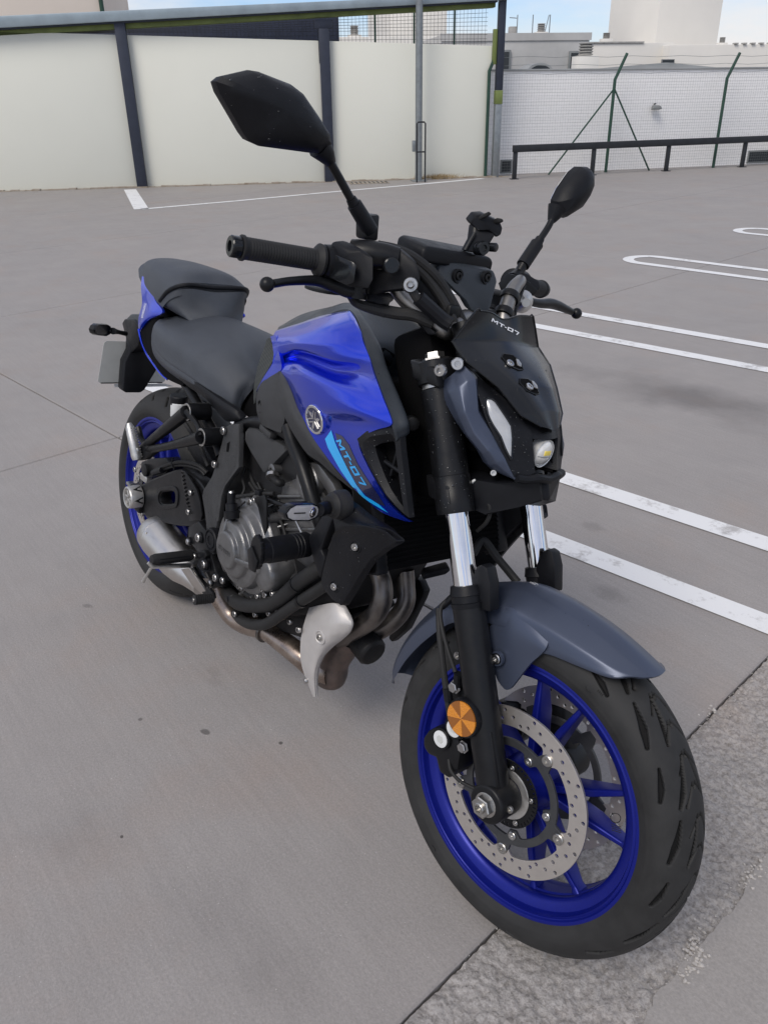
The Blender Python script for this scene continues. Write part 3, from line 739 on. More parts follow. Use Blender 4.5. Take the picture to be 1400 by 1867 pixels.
# white tower house
c0_, c1_, c2_ = (15.151,3.7689), (17.5007,3.7968), (14.5255,3.9831)
t = empty('white_tower_house', wp(c0_[0], -13, 0), 'tall plain white house tower above the rooftops at right', 'building')
V2 = [wp(c0_[0], -13, 0), wp(c1_[0], -13.4, 0), wp(c1_[0] - .6, -17, 0), wp(c2_[0], -15.5, 0)]
g = Geo().prism(V2, (0, 0, 4.6)); make('wall', g, M['house'], t, 'W', bev=.02)
pr = (14.5733,2.6835); pl = (12.2465,2.7871)
make('wing', sbox(Geo(), pl[0], (15.1031,2.7087)[0], -14, -11.5, 0, pr[1], None, pr[1]), M['house'], t, 'W', bev=.02)
make('wing_coping', sbox(Geo(), pl[0] - .03, (15.1031,2.7087)[0] - 1.0, -14, -11.46, pr[1] + .002, pr[1] + .04), M['vent'], t, 'W')
qr = (16.2888,2.6013); 
make('wing', sbox(Geo(), (14.7343,2.6132)[0], qr[0] + 5, -14, -11, 0, qr[1]), M['house'], t, 'W', bev=.02)
make('roof', Geo().prism([wp((11.0273,1.8775)[0], -7, (11.0273,1.8775)[1] - .3), wp((15.6548,1.8262)[0], -7, (15.6548,1.8262)[1] - .3), wp((14.5649,1.8635)[0], -7, (14.5649,1.8635)[1]), wp((12.7925,2.02)[0], -7, (12.7925,2.02)[1]), wp((11.0969,1.9138)[0], -7, (11.0969,1.9138)[1])], (*(-1.2 * WN), 0)), M['roofgrey'], t, 'W')
a_, b_ = (14.5011,2.2213), (14.9042,2.1155)
f = make('window', sbox(Geo(), a_[0], b_[0], -10.99, -10.93, b_[1], a_[1]), M['shutter'], t, 'W'); make('pane', sbox(Geo(), a_[0] + .02, b_[0] - .02, -10.929, -10.925, b_[1] + .02, a_[1] - .02), M['dark'], f, 'W')
for k in range(7):
    s = qr[0] + .5 + k * .28; make('tile_cap', sbox(Geo(), s, s + .12, -11.1, -10.95, qr[1] + .002, qr[1] + .04), M['vent'], t, 'W')
a_, b_ = (13.086,2.7886), (13.0674,2.9491)
vent(a_[0], -12.0, a_[1] + .02, .11, b_[1] - a_[1], 'small louvred vent left of the white tower')
a_, b_ = (16.6087,2.6292), (16.5813,2.7769)
vent(a_[0] + .05, -11.5, a_[1] + .02, .09, b_[1] - a_[1], 'smallest louvred vent at the right foot of the white tower')
# peach house top left, and pale houses seen through the parapet fence
l, r_ = (-3.8594,3.5701), (-1.487,3.5653)
t = house('peach_house', [(l[0] - 3, r_[0], -15, -9, 0, 5.2, M['cream'])], 'peach cream house wall rising behind the canopy at left')
make('drainpipe', Geo().cyl(wp(r_[0] + .05, -8.93, 0), wp(r_[0] + .05, -8.93, 5.2), .055, n=12), M['fence'], t, 'W')
l, r_ = (6.9706,3.7294), (8.9213,3.7215)
house('pale_house', [(l[0], r_[0], -22, -16, 0, 4.4, M['house'])], 'pale house seen through the wire mesh right of the dark screen')
l, r_ = (5.3844,3.0479), (10.0477,3.017)
house('low_pale_house', [(l[0] - 3, r_[0] - .3, -15.5, -14, 0, l[1], M['house'])], 'low pale rooftop just above the cream wall, behind the mesh')
a_, b_ = (5.5617,3.107), (5.57,3.3765)
vent(a_[0], -14.6, a_[1], .14, b_[1] - a_[1], 'louvred vent seen through the mesh above the cream wall')
# ------------------------------------------------------------------ motorcycle
BIKE = empty('motorcycle', (.7, 0, 0), 'blue and dark grey naked motorcycle parked across the concrete in the foreground', 'motorcycle')
FC = np.array([1.4, 0, .3])
RC = np.array([REARX, 0, .315])
YAX = (0, 1, 0)
RIMR = .2325
def bolt(name, c, ax, r, m, parent, fr, h=None, hole=True, hexa=False):
    h = h or r * .55
    g = Geo()
    if hexa:
        g.lathe(c, ax, [(0, r * 1.25), (r * .15, r * 1.25), (r * .15, r * .98), (h * 1.2, r * .98), (h * 1.35, r * .85)], 6)
    elif hole:
        g.lathe(c, ax, [(0, r), (h * .75, r), (h, r * .86), (h, r * .48), (h * .35, r * .42), (h * .35, 0)], 18)
    else: g.lathe(c, ax, [(0, r), (h * .6, r * .93), (h, r * .6), (h * 1.1, 0)], 16)
    return make(name, g, m, parent, fr, ang=30)
def segdist(px, py, a, b):
    d = np.array(b) - np.array(a); t = np.clip(((px - a[0]) * d[0] + (py - a[1]) * d[1]) / (d @ d), 0, 1)
    return np.hypot(px - a[0] - t * d[0], py - a[1] - t * d[1]), t
def tyre_mesh(c, R, hw, cr, rim_r, nphi, nth, period_n, depth, wscale, phase=0.0, bead=None):
    # cross-section: tread ellipse + sidewalls; grooves pressed into the tread
    bead = bead or hw * .83
    th = np.linspace(-math.pi * .5, math.pi * .5, nth)
    Y0, R0 = hw * np.sin(th), R - cr + cr * np.cos(th)
    ns = 9
    t = np.linspace(0, 1, ns + 1)[1:]
    sy, sr = hw + (bead - hw) * t ** 1.8, (R - cr) + (rim_r - R + cr) * t
    Y = np.concatenate([-sy[::-1], Y0, sy]); Rr = np.concatenate([sr[::-1], R0, sr])
    Y = np.concatenate([[-bead + .008], Y, [bead - .008]]); Rr = np.concatenate([[rim_r - .008], Rr, [rim_r - .008]])
    phi = np.linspace(0, 2 * np.pi, nphi, endpoint=False)
    PH, YY = np.meshgrid(phi, Y, indexing='ij'); RR = np.tile(Rr, (nphi, 1))
    s = np.concatenate([[0], np.cumsum(np.hypot(np.diff(Y), np.diff(Rr)))]); s -= s[len(s) // 2]
    S = np.tile(s, (nphi, 1))
    L = 2 * np.pi * R / period_n
    D = np.zeros_like(S)
    for side in (1, -1):
        X = ((-PH * R + (0 if side > 0 else L * .5) + phase) % L)
        W = -S * side
        for (x0, y0, x1, y1, w0, w1) in GROOVES:
            for sh in (-L, 0, L):
                d_, t_ = segdist(X, W * 1.0, (x0 * L + sh, y0 * wscale), (x1 * L + sh, y1 * wscale))
                wd = (w0 + (w1 - w0) * t_) * .5
                D = np.maximum(D, np.clip((wd + .0011 - d_) / .0022, 0, 1))
    # direction of local normal
    dY, dR = np.gradient(Y), np.gradient(Rr); ln = np.hypot(dY, dR) + 1e-9
    nY, nR = -dR / ln * -1, dY / ln
    nY = -dR / ln; nR = dY / ln
    RR = RR - depth * D * nR; YY = YY - depth * D * nY
    # fine raised rings on the sidewall
    sw = np.abs(np.abs(Rr) - (rim_r + .018)) < .0016
    YY = YY + np.sign(YY) * .0008 * sw
    P = np.stack([c[0] + RR * np.cos(PH), c[1] + YY, c[2] + RR * np.sin(PH)], -1)
    m_ = len(Y)
    idx = np.arange(nphi * m_).reshape(nphi, m_); nx = np.roll(idx, -1, 0)
    Fc = np.stack([idx[:, :-1], nx[:, :-1], nx[:, 1:], idx[:, 1:]], -1).reshape(-1, 4)
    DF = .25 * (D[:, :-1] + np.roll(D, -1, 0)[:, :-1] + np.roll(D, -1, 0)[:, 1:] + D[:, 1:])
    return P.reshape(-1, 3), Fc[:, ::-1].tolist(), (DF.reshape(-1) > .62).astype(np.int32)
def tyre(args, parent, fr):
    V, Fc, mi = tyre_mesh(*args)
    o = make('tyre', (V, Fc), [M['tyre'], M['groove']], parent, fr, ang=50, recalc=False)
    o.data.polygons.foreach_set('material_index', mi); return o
# (along, across, along, across, width, width): long slashes, chevron sipes, shoulder slashes
GROOVES = [(.02, .010, .30, .028, .0030, .0110), (.30, .028, .40, .037, .0110, .0060),
           (.50, .005, .76, .017, .0026, .0095), (.76, .017, .88, .024, .0095, .0060),
           (.50, .040, .72, .050, .0035, .0115), (.72, .050, .86, .058, .0115, .0060), (.05, .054, .22, .060, .0030, .0090), (.22, .060, .32, .066, .0090, .0050)]
for _k in range(4):
    _a = .05 + .25 * _k
    GROOVES += [(_a, .000, _a - .05, .004, .0030, .0030), (_a - .05, .004, _a + .10, .0245, .0030, .0030)]
    if _k % 2: GROOVES.append((_a + .10, .0245, _a + .105, .025, .0050, .0050))
def rim(name, c, hw, parent, fr):
    pr = [(-hw, RIMR), (-hw - .0045, RIMR - .0010), (-hw - .0055, RIMR - .0045), (-hw - .0050, RIMR - .0080), (-hw - .0030, RIMR - .0095), (-hw - .0008, RIMR - .0100), (-hw + .0002, RIMR - .0112),
          (-hw - .0010, RIMR - .0150), (-hw + .0040, RIMR - .0165), (-hw + .009, RIMR - .0190), (-hw + .012, RIMR - .030), (-hw + .017, RIMR - .037), (-hw + .024, RIMR - .0390), (-hw + .029, RIMR - .0370), (-hw + .033, RIMR - .0370), (-hw * .25, RIMR - .0395), (0, RIMR - .0395)]
    pr = pr + [(-y, r) for y, r in pr[-2::-1]] + [(hw - .006, RIMR - .006), (0, RIMR - .025), (-hw + .006, RIMR - .006)]
    return make(name, Geo().lathe(c, YAX, pr, 128, closed=True), M['rimblue'], parent, fr, ang=40)
def spoke(c, a_h, a_r, r0, r1, w0, w1, d0, d1, parent, fr):
    P = []
    for a, r, w_, d_ in ((a_h, r0, w0, d0), ((a_h * .35 + a_r * .65), r0 + (r1 - r0) * .55, w0 * .82, d0 * .8 + d1 * .2), (a_r, r1 - .012, w1, d1), (a_r, r1 + .003, w1 * 1.9, d1 * 1.25)):
        er = np.array([math.cos(a), 0, math.sin(a)]); et = np.array([-math.sin(a), 0, math.cos(a)])
        q = c + er * r
        P.append(np.array([q + et * w_ / 2 * i + np.array([0, d_ / 2 * j, 0]) for i, j in ((-1, -.75), (-.7, -1), (.7, -1), (1, -.75), (1, .75), (.7, 1), (-.7, 1), (-1, .75))]))
    return make('spoke', Geo().rings(P), M['rimblue'], parent, fr, ang=32, bev=.0012, seg=1, bang=20)
# ---- front wheel
fw = make('front_wheel', Geo().lathe(FC, YAX, [(-.062, .030), (-.062, .040), (-.045, .046), (-.02, .052), (.02, .052), (.045, .046), (.062, .040), (.062, .030)], 48), M['rimblue'], BIKE, 'F', bev=.002)
rim('rim', FC, .0475, fw, 'F')
PAIR = 14
for k in range(5):
    for sgn in (-1, 1):
        a = rad(PAIR + 72 * k)
        spoke(FC, a + sgn * rad(9), a + sgn * rad(13.5), .042, .1965, .018, .0105, .050, .026, fw, 'F')
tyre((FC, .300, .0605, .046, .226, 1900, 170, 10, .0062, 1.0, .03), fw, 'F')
for (x_, y_) in ((1076, 1254), (1122, 1492), (792, 1545)):
    q_ = np.array((1.4816,-0.0585,0.5474)) if x_ == 1076 else (np.array((1.5806,-0.0585,0.3714)) if x_ == 1122 else np.array((1.2709,-0.0585,0.0748)))
    rr_ = q_ - FC; rr_[1] = 0; er_ = unit(rr_); n_ = unit(np.array([0, -1, 0]) * .86 + er_ * .5); u_, v_, _ = basis(n_)
    make('sidewall_mark', Geo().tube([q_ + .0075 * (math.cos(t) * u_ + math.sin(t) * v_) for t in np.linspace(0, 2 * np.pi, 24, endpoint=False)], .0007, 5, 0, closed=True), M['rubber'], fw, 'F')
    et_ = np.cross(er_, n_)
    for k in range(4): make('sidewall_mark', Geo().tube([q_ + et_ * (.014 + .0035 * k) - er_ * .008 , q_ + et_ * (.014 + .0035 * k) + er_ * .008 ], .0006, 5, 0), M['rubber'], fw, 'F')
def disc(c, y, ro, ri, ndeg, parent, fr, side, nb=5, holes=True, carrier=True, ang0=0.0, th=.0045):
    cc = (c[0], c[2])
    out_ = circ2(cc, ro, 128)
    inn = []
    for i in range(160):
        a = 2 * math.pi * i / 160 - math.pi
        da = min(abs((a - rad(ang0) - k * 2 * math.pi / nb + math.pi) % (2 * math.pi) - math.pi) for k in range(nb))
        r = ri - .014 * (1 if da < .085 else max(0, 1 - (da - .085) / .07))
        inn.append((cc[0] + r * math.cos(a), cc[1] + r * math.sin(a)))
    hs = []
    if holes:
        nh = 15
        for k in range(nh):
            for j, (da, fr_) in enumerate(((0, .18), (.12, .50), (.24, .80), (.30, .32))):
                a = 2 * math.pi * k / nh + da
                r = ri + (ro - ri) * fr_
                hs.append(circ2((cc[0] + r * math.cos(a), cc[1] + r * math.sin(a)), .0038, 10))
    d = make('brake_disc', plate_xz([out_, inn] + hs, y, th, .0004), M['disc'], parent, fr, ang=30, recalc=False)
    if carrier:
        rc = ri - .023
        for nm, aa in (('c', 0),):
            o1, i1 = [], []
            for i in range(180):
                a = 2 * math.pi * i / 180
                da = min(abs((a - rad(ang0) - k * 2 * math.pi / nb + math.pi) % (2 * math.pi) - math.pi) for k in range(nb))
                o1.append((cc[0] + (rc + .020 * max(0, min(1, (.15 - da) / .07))) * math.cos(a), cc[1] + (rc + .020 * max(0, min(1, (.15 - da) / .07))) * math.sin(a)))
                db = min(abs((a - rad(ang0 + 13) - k * 2 * math.pi / nb + math.pi) % (2 * math.pi) - math.pi) for k in range(nb))
                ii = rc - .012 - .013 * max(0, min(1, (.17 - db) / .08))
                i1.append((cc[0] + ii * math.cos(a), cc[1] + ii * math.sin(a)))
            make('disc_carrier', plate_xz([o1, i1], y + side * .0, .0055, .0008), M['carrier'], parent, fr, recalc=False)
        for k in range(nb):
            a = rad(ang0) + k * 2 * math.pi / nb
            p = np.array([c[0] + (ri - .008) * math.cos(a), y + side * .002, c[2] + (ri - .008) * math.sin(a)])
            bolt('disc_button', p, (0, side, 0), .0098, M['nut'], parent, fr, .0042)
            a += rad(13); p = np.array([c[0] + (rc - .017) * math.cos(a), y + side * .0025, c[2] + (rc - .017) * math.sin(a)])
            bolt('disc_bolt', p, (0, side, 0), .0075, M['bolt'], parent, fr, .004)
    return d
_b0 = (1.446,-0.066,0.3858); ANG0 = math.degrees(math.atan2(_b0[2] - .3, _b0[0] - 1.4))
disc(FC, -.066, .149, .117, 0, fw, 'F', -1, ang0=ANG0)
disc(FC, .066, .149, .117, 0, fw, 'F', 1, ang0=ANG0)
# toothed ABS ring and its silver hub ring
ab_ = [circ2((1.4, .3), .060, 64), circ2((1.4, .3), .045, 64)]
for k in range(44):
    a = 2 * math.pi * k / 44; e = np.array([math.cos(a), math.sin(a)]); t_ = np.array([-e[1], e[0]]) * .0014; q = np.array([1.4, .3])
    ab_.append([tuple(q + e * .0585 + t_), tuple(q + e * .0525 + t_), tuple(q + e * .0525 - t_), tuple(q + e * .0585 - t_)])
make('sensor_ring', plate_xz(ab_, -.074, .003, .0003), M['satin'], fw, 'F', recalc=False)
make('hub_ring', plate_xz([circ2((1.4, .3), .044, 48), circ2((1.4, .3), .031, 48)], -.0745, .005, .0008), M['alu'], fw, 'F', recalc=False)
for k in range(5):
    a = rad(20 + 72 * k); bolt('hub_bolt', (1.4 + .050 * math.cos(a), -.0765, .3 + .050 * math.sin(a)), (0, -1, 0), .0048, M['bolt'], fw, 'F', .003)
make('axle', Geo().cyl((1.4, -.145, .3), (1.4, .14, .3), .0125, n=24), M['nut'], fw, 'F')
# ---- rear wheel
GR = GROOVES
GROOVES = [(.02, .020, .22, .050, .003, .0075), (.40, .014, .60, .044, .003, .0075), (.55, .062, .72, .088, .004, .007), (.10, .070, .24, .092, .004, .0065)]
rw = make('rear_wheel', Geo().lathe(RC, YAX, [(-.085, .03), (-.085, .042), (-.05, .05), (.05, .05), (.085, .042), (.085, .03)], 40), M['rimblue'], BIKE, 'B', bev=.002)
rim('rim', RC, .0755, rw, 'B')
for k in range(5):
    for sgn in (-1, 1):
        a = rad(50 + 72 * k); spoke(RC, a + sgn * rad(9), a + sgn * rad(13.5), .042, .1965, .026, .016, .07, .034, rw, 'B')
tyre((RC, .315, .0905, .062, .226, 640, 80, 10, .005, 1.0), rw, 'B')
disc(RC, -.095, .1225, .097, 0, rw, 'B', -1, ang0=20, holes=True)
GROOVES = GR
# ------------------------------------------------------------------ fork and steering
FT, FB = np.array((1.0838,-0.105,0.9559)), np.array((1.391,-0.112,0.2857))
FT[1] = -.105; FB[1] = -.105
FB = np.array([1.398, -.105, .298])
FU = unit(FT - FB); FL = np.linalg.norm(FT - FB)
fq = lambda t, s=-1, dx=0., dy=0.: (FB + FU * t) * np.array([1, -s, 1]) * 1.0 + np.array([dx, dy, 0])
for s in (-1, 1):
    Fq = lambda t, dx=0., dy=0.: fq(t, s, dx, dy)
    leg = make('fork_slider', Geo().tube([Fq(-.012), Fq(.03), Fq(.07), Fq(.2), Fq(.325), Fq(.333)], [.022, .0275, .0275, .0285, .0275, .0275], 32, 0), M['satin'], BIKE, 'F')
    make('axle_lug', Geo().lathe(FC * np.array([1, 0, 1]) + np.array([0, s * .078, 0]), (0, s, 0), [(0, .03), (.004, .034), (.052, .034), (.056, .031), (.056, 0)], 40), M['satin'], leg, 'F', bev=.002)
    make('lug_rib', Geo().box(Fq(.075, .022, s * .012), (.010, .010, .11), rotm(np.array([0, 1., 0]), math.atan2(FU[0], FU[2]))), M['satin'], leg, 'F', bev=.002)
    make('dust_seal', Geo().tube([Fq(.325), Fq(.333), Fq(.334), Fq(.345), Fq(.346), Fq(.362)], [.0285, .0300, .0272, .0272, .0292, .0260], 28, 0), M['plastic'], leg, 'F')
    make('fork_tube', Geo().cyl(Fq(.33), Fq(.5), .0205, n=36), M['chrome'], BIKE, 'F')
    up = make('fork_upper', Geo().tube([Fq(.483), Fq(.487), Fq(.523), Fq(.524), Fq(.545), Fq(.546), Fq(.69), Fq(.692)], [.0315, .0325, .0325, .0318, .0318, .0305, .0305, .029], 36, 0), M['satin'], BIKE, 'F')
    make('fork_ring', Geo().tube([Fq(.6925), Fq(.699)], [.0275, .0275], 32, 0), M['alu'], up, 'F')
    make('fork_cap', Geo().tube([Fq(.735), Fq(.742), Fq(.7421), Fq(.752)], [.024, .024, .017, .0165], 6, 0), M['nut'], up, 'F')
    # plastic guard fin
    p = [(851,1100), (858,1040), (872,1030), (886,1032), (892,1060), (893,1118), (872,1122)]
# fork guards as fins in front of the tubes
GP = [(1.2573,-0.106,0.5894), (1.2497,-0.106,0.6345), (1.2551,-0.106,0.6627), (1.2635,-0.106,0.6712), (1.2757,-0.106,0.6696), (1.2891,-0.106,0.647), (1.3017,-0.106,0.6023)]
g = Geo().prism(GP, (0, .026, 0)); make('fork_guard', g, M['plastic'], BIKE, 'F', bev=.003)
make('fork_guard', mirrored(Geo().prism(GP, (0, .026, 0))), M['plastic'], BIKE, 'F', bev=.003)
make('axle_nut', Geo().lathe((1.4, -.134, .3), (0, -1, 0), [(0, .0185), (.013, .0185), (.0145, .0165), (.0145, .0100), (0, .0100)], 6, closed=True), M['nut'], BIKE, 'F', ang=20)
make('axle_end', Geo().lathe((1.4, -.136, .3), (0, -1, 0), [(0, .0098), (.0165, .0098), (.0175, .0088), (.0175, .0062), (-.004, .0060), (-.004, 0)], 24), M['nut'], BIKE, 'F')
make('washer', Geo().lathe((1.4, -.1325, .3), (0, -1, 0), [(0, .021), (.0015, .021), (.002, .019)], 30), M['nut'], BIKE, 'F')
bolt('pinch_bolt', (1.4361,-0.115,0.3092), (0, -1, 0), .0062, M['nut'], BIKE, 'F', .005)
# triple clamps
tl = make('lower_clamp', Geo().prism([np.array(fq(.50, -1)) + np.array([.02, -.03, 0]), np.array(fq(.50, 1)) + np.array([.02, .03, 0]), np.array(fq(.50, 1)) + np.array([-.035, .03, 0]), np.array(fq(.50, -1)) + np.array([-.035, -.03, 0])], FU * .04), M['satin'], BIKE, 'F', bev=.006)
tp = make('upper_clamp', Geo().prism([np.array(fq(.70, -1)) + np.array([.030, -.034, 0]), np.array(fq(.70, -1)) + np.array([.034, .045, 0]), np.array(fq(.70, 1)) + np.array([.034, -.045, 0]), np.array(fq(.70, 1)) + np.array([.030, .034, 0]), np.array(fq(.70, 1)) + np.array([-.030, .034, 0]), np.array(fq(.70, 1)) + np.array([-.07, -.06, 0]), np.array(fq(.70, -1)) + np.array([-.07, .06, 0]), np.array(fq(.70, -1)) + np.array([-.030, -.034, 0])], FU * .034), M['satin'], BIKE, 'F', bev=.006)
for s_ in (-1, 1): make('clamp_ring', Geo().tube([fq(.699, s_), fq(.701, s_), fq(.735, s_), fq(.737, s_)], [.0325, .0345, .0345, .0325], 32, 0), M['satin'], tp, 'F')
bolt('clamp_bolt', np.array((1.1276,-0.14,0.9599)), unit((.35, -.9, -.1)), .010, M['bolt'], tp, 'F', .010)
bolt('clamp_bolt', np.array((1.1407,-0.12,0.9731)), unit((.6, -.75, .1)), .0105, M['bolt'], tp, 'F', .010)
make('steering_stem', Geo().cyl(fq(.5, -1, -.02, .105), fq(.76, -1, -.02, .105), .03), M['void'], BIKE, 'F')
make('bar_riser', Geo().tube([(1.0875,-0.062,1.0299), (1.1012,-0.062,1.0071), (1.1216,-0.062,0.973)], [.022, .021, .024], 20, 0), M['satin'], BIKE, 'F')
# ------------------------------------------------------------------ front mudguard
def wpol(a, r, y): return (1.4 + r * math.cos(rad(a)), y, .3 + r * math.sin(rad(a)))
rows = [[wpol(62.0, .334, 0), wpol(62.4, .333, -.020), wpol(63.6, .328, -.034), wpol(65.2, .322, -.044)]]
for a, r0, y1, r1, y2, r2, y3, r3 in ((69, .331, .029, .327, .052, .313, .059, .302), (78, .332, .031, .3255, .061, .305, .066, .283), (88, .336, .031, .328, .065, .304, .069, .272),
                                      (98, .343, .031, .335, .067, .309, .071, .264), (109, .350, .031, .343, .068, .320, .073, .29)):
    rows.append([wpol(a, r0, 0), wpol(a, r1, -y1), wpol(a, r2, -y2), wpol(a, r3, -y3)])
for a, r, k in ((128, .352, 1.0), (143, .349, 1.0), (158, .350, .92), (170, .354, .75), (177, .358, .45)):
    rows.append([wpol(a, r, 0), wpol(a, r - .006, -.034 * k), wpol(a, r - .026, -.068 * k), wpol(a, r - .05 * k, -.073 * k)])
rows = [[r_[0]] + tight([r_[0] * np.array([1, -1, 1]) if False else np.array(r_[0])] + [np.array(q) for q in r_[1:]])[1:] for r_ in rows]
full = [r_ + [(p[0], -p[1], p[2]) for p in r_[-2::-1]][::1] if False else [(p[0], -p[1], p[2]) for p in r_[:0:-1]] + list(r_) for r_ in rows]
fg = Geo()
fgr = np.array(full)
def shell(grid, nu, nv, t, centre):
    # surface patch thickened towards a centre line (the wheel axle)
    g0 = np.asarray(grid, float)
    a = np.stack([spl(g0[:, j], nu) for j in range(g0.shape[1])], 1)
    a = np.stack([spl(a[i], nv) for i in range(a.shape[0])], 0)
    c = np.asarray(centre, float)
    d = c - a; d /= np.linalg.norm(d, axis=2)[..., None]
    R, Cc = a.shape[:2]; N = R * Cc; V = np.concatenate([a.reshape(-1, 3), (a + d * t).reshape(-1, 3)]); Fc = []
    for i in range(R - 1):
        for j in range(Cc - 1):
            q = (i * Cc + j, i * Cc + j + 1, (i + 1) * Cc + j + 1, (i + 1) * Cc + j); Fc += [q, tuple(x + N for x in q[::-1])]
    bd = [j for j in range(Cc)] + [i * Cc + Cc - 1 for i in range(1, R)] + [(R - 1) * Cc + j for j in range(Cc - 2, -1, -1)] + [i * Cc for i in range(R - 2, 0, -1)]
    for i in range(len(bd)): Fc.append((bd[(i + 1) % len(bd)], bd[i], bd[i] + N, bd[(i + 1) % len(bd)] + N))
    return V, Fc
fend = make('front_mudguard', shell(fgr, 7, 3, .0035, FC), M['slate'], BIKE, 'F', ang=50)
BR = [[(1.2848,-0.072,0.5592), (1.2973,-0.07,0.5815), (1.309,-0.0675,0.6079), (1.34,-0.067,0.6025), (1.3689,-0.067,0.5956), (1.3963,-0.067,0.5876)],
      [(1.295,-0.0745,0.5346), (1.3097,-0.0745,0.5463), (1.3282,-0.0745,0.5639), (1.354,-0.0745,0.5739), (1.3776,-0.0745,0.5769), (1.3986,-0.0745,0.5758)],
      [(1.3067,-0.0745,0.506), (1.321,-0.0745,0.5063), (1.3385,-0.0745,0.5156), (1.3575,-0.0745,0.53), (1.3771,-0.0745,0.5444), (1.3906,-0.0745,0.5586)],
      [(1.3257,-0.0745,0.4813), (1.335,-0.0745,0.478), (1.3473,-0.0745,0.4806), (1.3578,-0.0745,0.497), (1.3685,-0.0745,0.5194), (1.3803,-0.0745,0.5411)],
      [(1.3412,-0.0745,0.473), (1.3451,-0.0745,0.472), (1.3514,-0.0745,0.4745), (1.3564,-0.0745,0.4815), (1.3626,-0.0745,0.4965), (1.3703,-0.0745,0.5173)]]
g = Geo().patch(BR, 5, 5, (0, .006, 0)); make('mudguard_bracket', g, M['slate'], BIKE, 'F', ang=40)
g = Geo().patch(BR, 5, 5, (0, .006, 0)); make('mudguard_bracket', mirrored(g), M['slate'], BIKE, 'F', ang=40)
_bb = np.array((1.3215,-0.083,0.5203))
make('bolt_recess', Geo().lathe(_bb, (0, -1, 0), [(-.004, .013), (.002, .0125), (.002, .010), (-.002, .009)], 24), M['slate'], BIKE, 'F')
bolt('mudguard_bolt', _bb, (0, -1, 0), .0085, M['bolt'], BIKE, 'F', .0055)
bolt('mudguard_bolt', (1.2493,-0.09,0.4904), (0, -1, 0), .0075, M['bolt'], BIKE, 'F', .005)
# ------------------------------------------------------------------ front brake caliper, hoses, reflector
def caliper(y, parent=None):
    s = -1 if y < 0 else 1
    pts = [(1.233,-0.09,0.3204), (1.2392,-0.09,0.3381), (1.2544,-0.09,0.3566), (1.2981,-0.09,0.3786), (1.3169,-0.09,0.3476), (1.32,-0.09,0.3088), (1.3068,-0.09,0.2815), (1.2833,-0.09,0.28), (1.2695,-0.09,0.3013), (1.2517,-0.09,0.2969), (1.2373,-0.09,0.3043)]
    P = [(p[0], y + s * .022, p[2]) for p in pts]
    g = Geo().prism(P, (0, -s * .06, 0)); o = make('brake_caliper', g, M['satin'], BIKE, 'F', bev=.006)
    return o
cal = caliper(-.095)
cal2 = caliper(.095)
for (x, y, r) in ((806,1346,.0185), (830,1332,.0185)):
    c = np.array(F(x, y, -.122)) if False else None
for c in ((1.2767,-0.122,0.3483), (1.2983,-0.122,0.3828)):
    make('piston_cap', Geo().lathe(c, (0, -1, 0), [(-.012, .0195), (.002, .0195), (.004, .018), (.004, .0165), (.002, .0155), (.002, 0)], 30), M['satin'], cal, 'F')
    make('piston_plug', Geo().lathe(np.array(c) + np.array([0, -.0022, 0]), (0, -1, 0), [(0, .0152), (.0018, .0150), (.0022, .0135), (.0022, 0)], 28), M['bottle'], cal, 'F')
    make('plug_recess', Geo().lathe(np.array(c) + np.array([0, -.0046, 0]), (0, -1, 0), [(0, .0078), (.0004, .0074), (.0004, 0)], 6), M['plate'], cal, 'F')
bolt('caliper_bolt', (1.3177,-0.112,0.3538), (0, -1, 0), .0092, M['bolt'], cal, 'F', hexa=True, h=.006)
bolt('caliper_bolt', (1.2729,-0.112,0.4476), (0, -1, 0), .0098, M['bolt'], BIKE, 'F', hexa=True, h=.007)
make('caliper_bracket', Geo().prism([(1.2522,-0.098,0.4209), (1.2532,-0.098,0.4457), (1.2689,-0.098,0.4544), (1.2899,-0.098,0.4423), (1.3063,-0.098,0.4104), (1.3055,-0.098,0.3769), (1.2813,-0.098,0.362), (1.2618,-0.098,0.3952)], (0, .012, 0)), M['satin'], BIKE, 'F', bev=.003)
_rc = np.array((1.3204,-0.142,0.4212))
rx, rz = (1.3422,-0.142,0.4342), (1.3282,-0.142,0.3928)
rfl = make('reflector', Geo().lathe(_rc + np.array([0, .008, 0]), (0, -1, 0), [(-.004, .0335), (.004, .0335), (.0065, .0325), (.0065, .0300), (.005, .0298)], 40), M['plastic'], BIKE, 'F')
lr = .0298
for k in range(8):
    a0_, a1_ = 2 * math.pi * k / 8 + .35, 2 * math.pi * (k + 1) / 8 + .35
    pts = [_rc + np.array([0, .002, 0])] + [_rc + np.array([lr * math.cos(t), .002 if True else 0, lr * math.sin(t)]) for t in np.linspace(a0_, a1_, 7)]
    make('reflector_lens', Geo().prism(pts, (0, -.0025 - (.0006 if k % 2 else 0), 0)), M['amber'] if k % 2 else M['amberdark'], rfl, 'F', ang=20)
hz = lambda pts, r, m, nm, par=BIKE, fr='F', sm=8, n=10: make(nm, Geo().tube(pts, r, n, sm), m, par, fr)
hz([(1.1936,-0.1,0.556), (1.2142,-0.112,0.526), (1.2371,-0.118,0.4857), (1.2561,-0.118,0.4443), (1.2715,-0.115,0.4063), (1.2811,-0.112,0.38)], .0058, M['rubber'], 'brake_hose')
hz([(1.2287,-0.085,0.5956), (1.2072,-0.1,0.5782), (1.2038,-0.108,0.5603), (1.2209,-0.115,0.5353), (1.2481,-0.118,0.5022), (1.2702,-0.118,0.4768)], .0038, M['rubber'], 'sensor_cable')
hz([(1.2765,-0.118,0.477), (1.2768,-0.112,0.4519)], .0075, M['plastic'], 'cable_boot', sm=0)
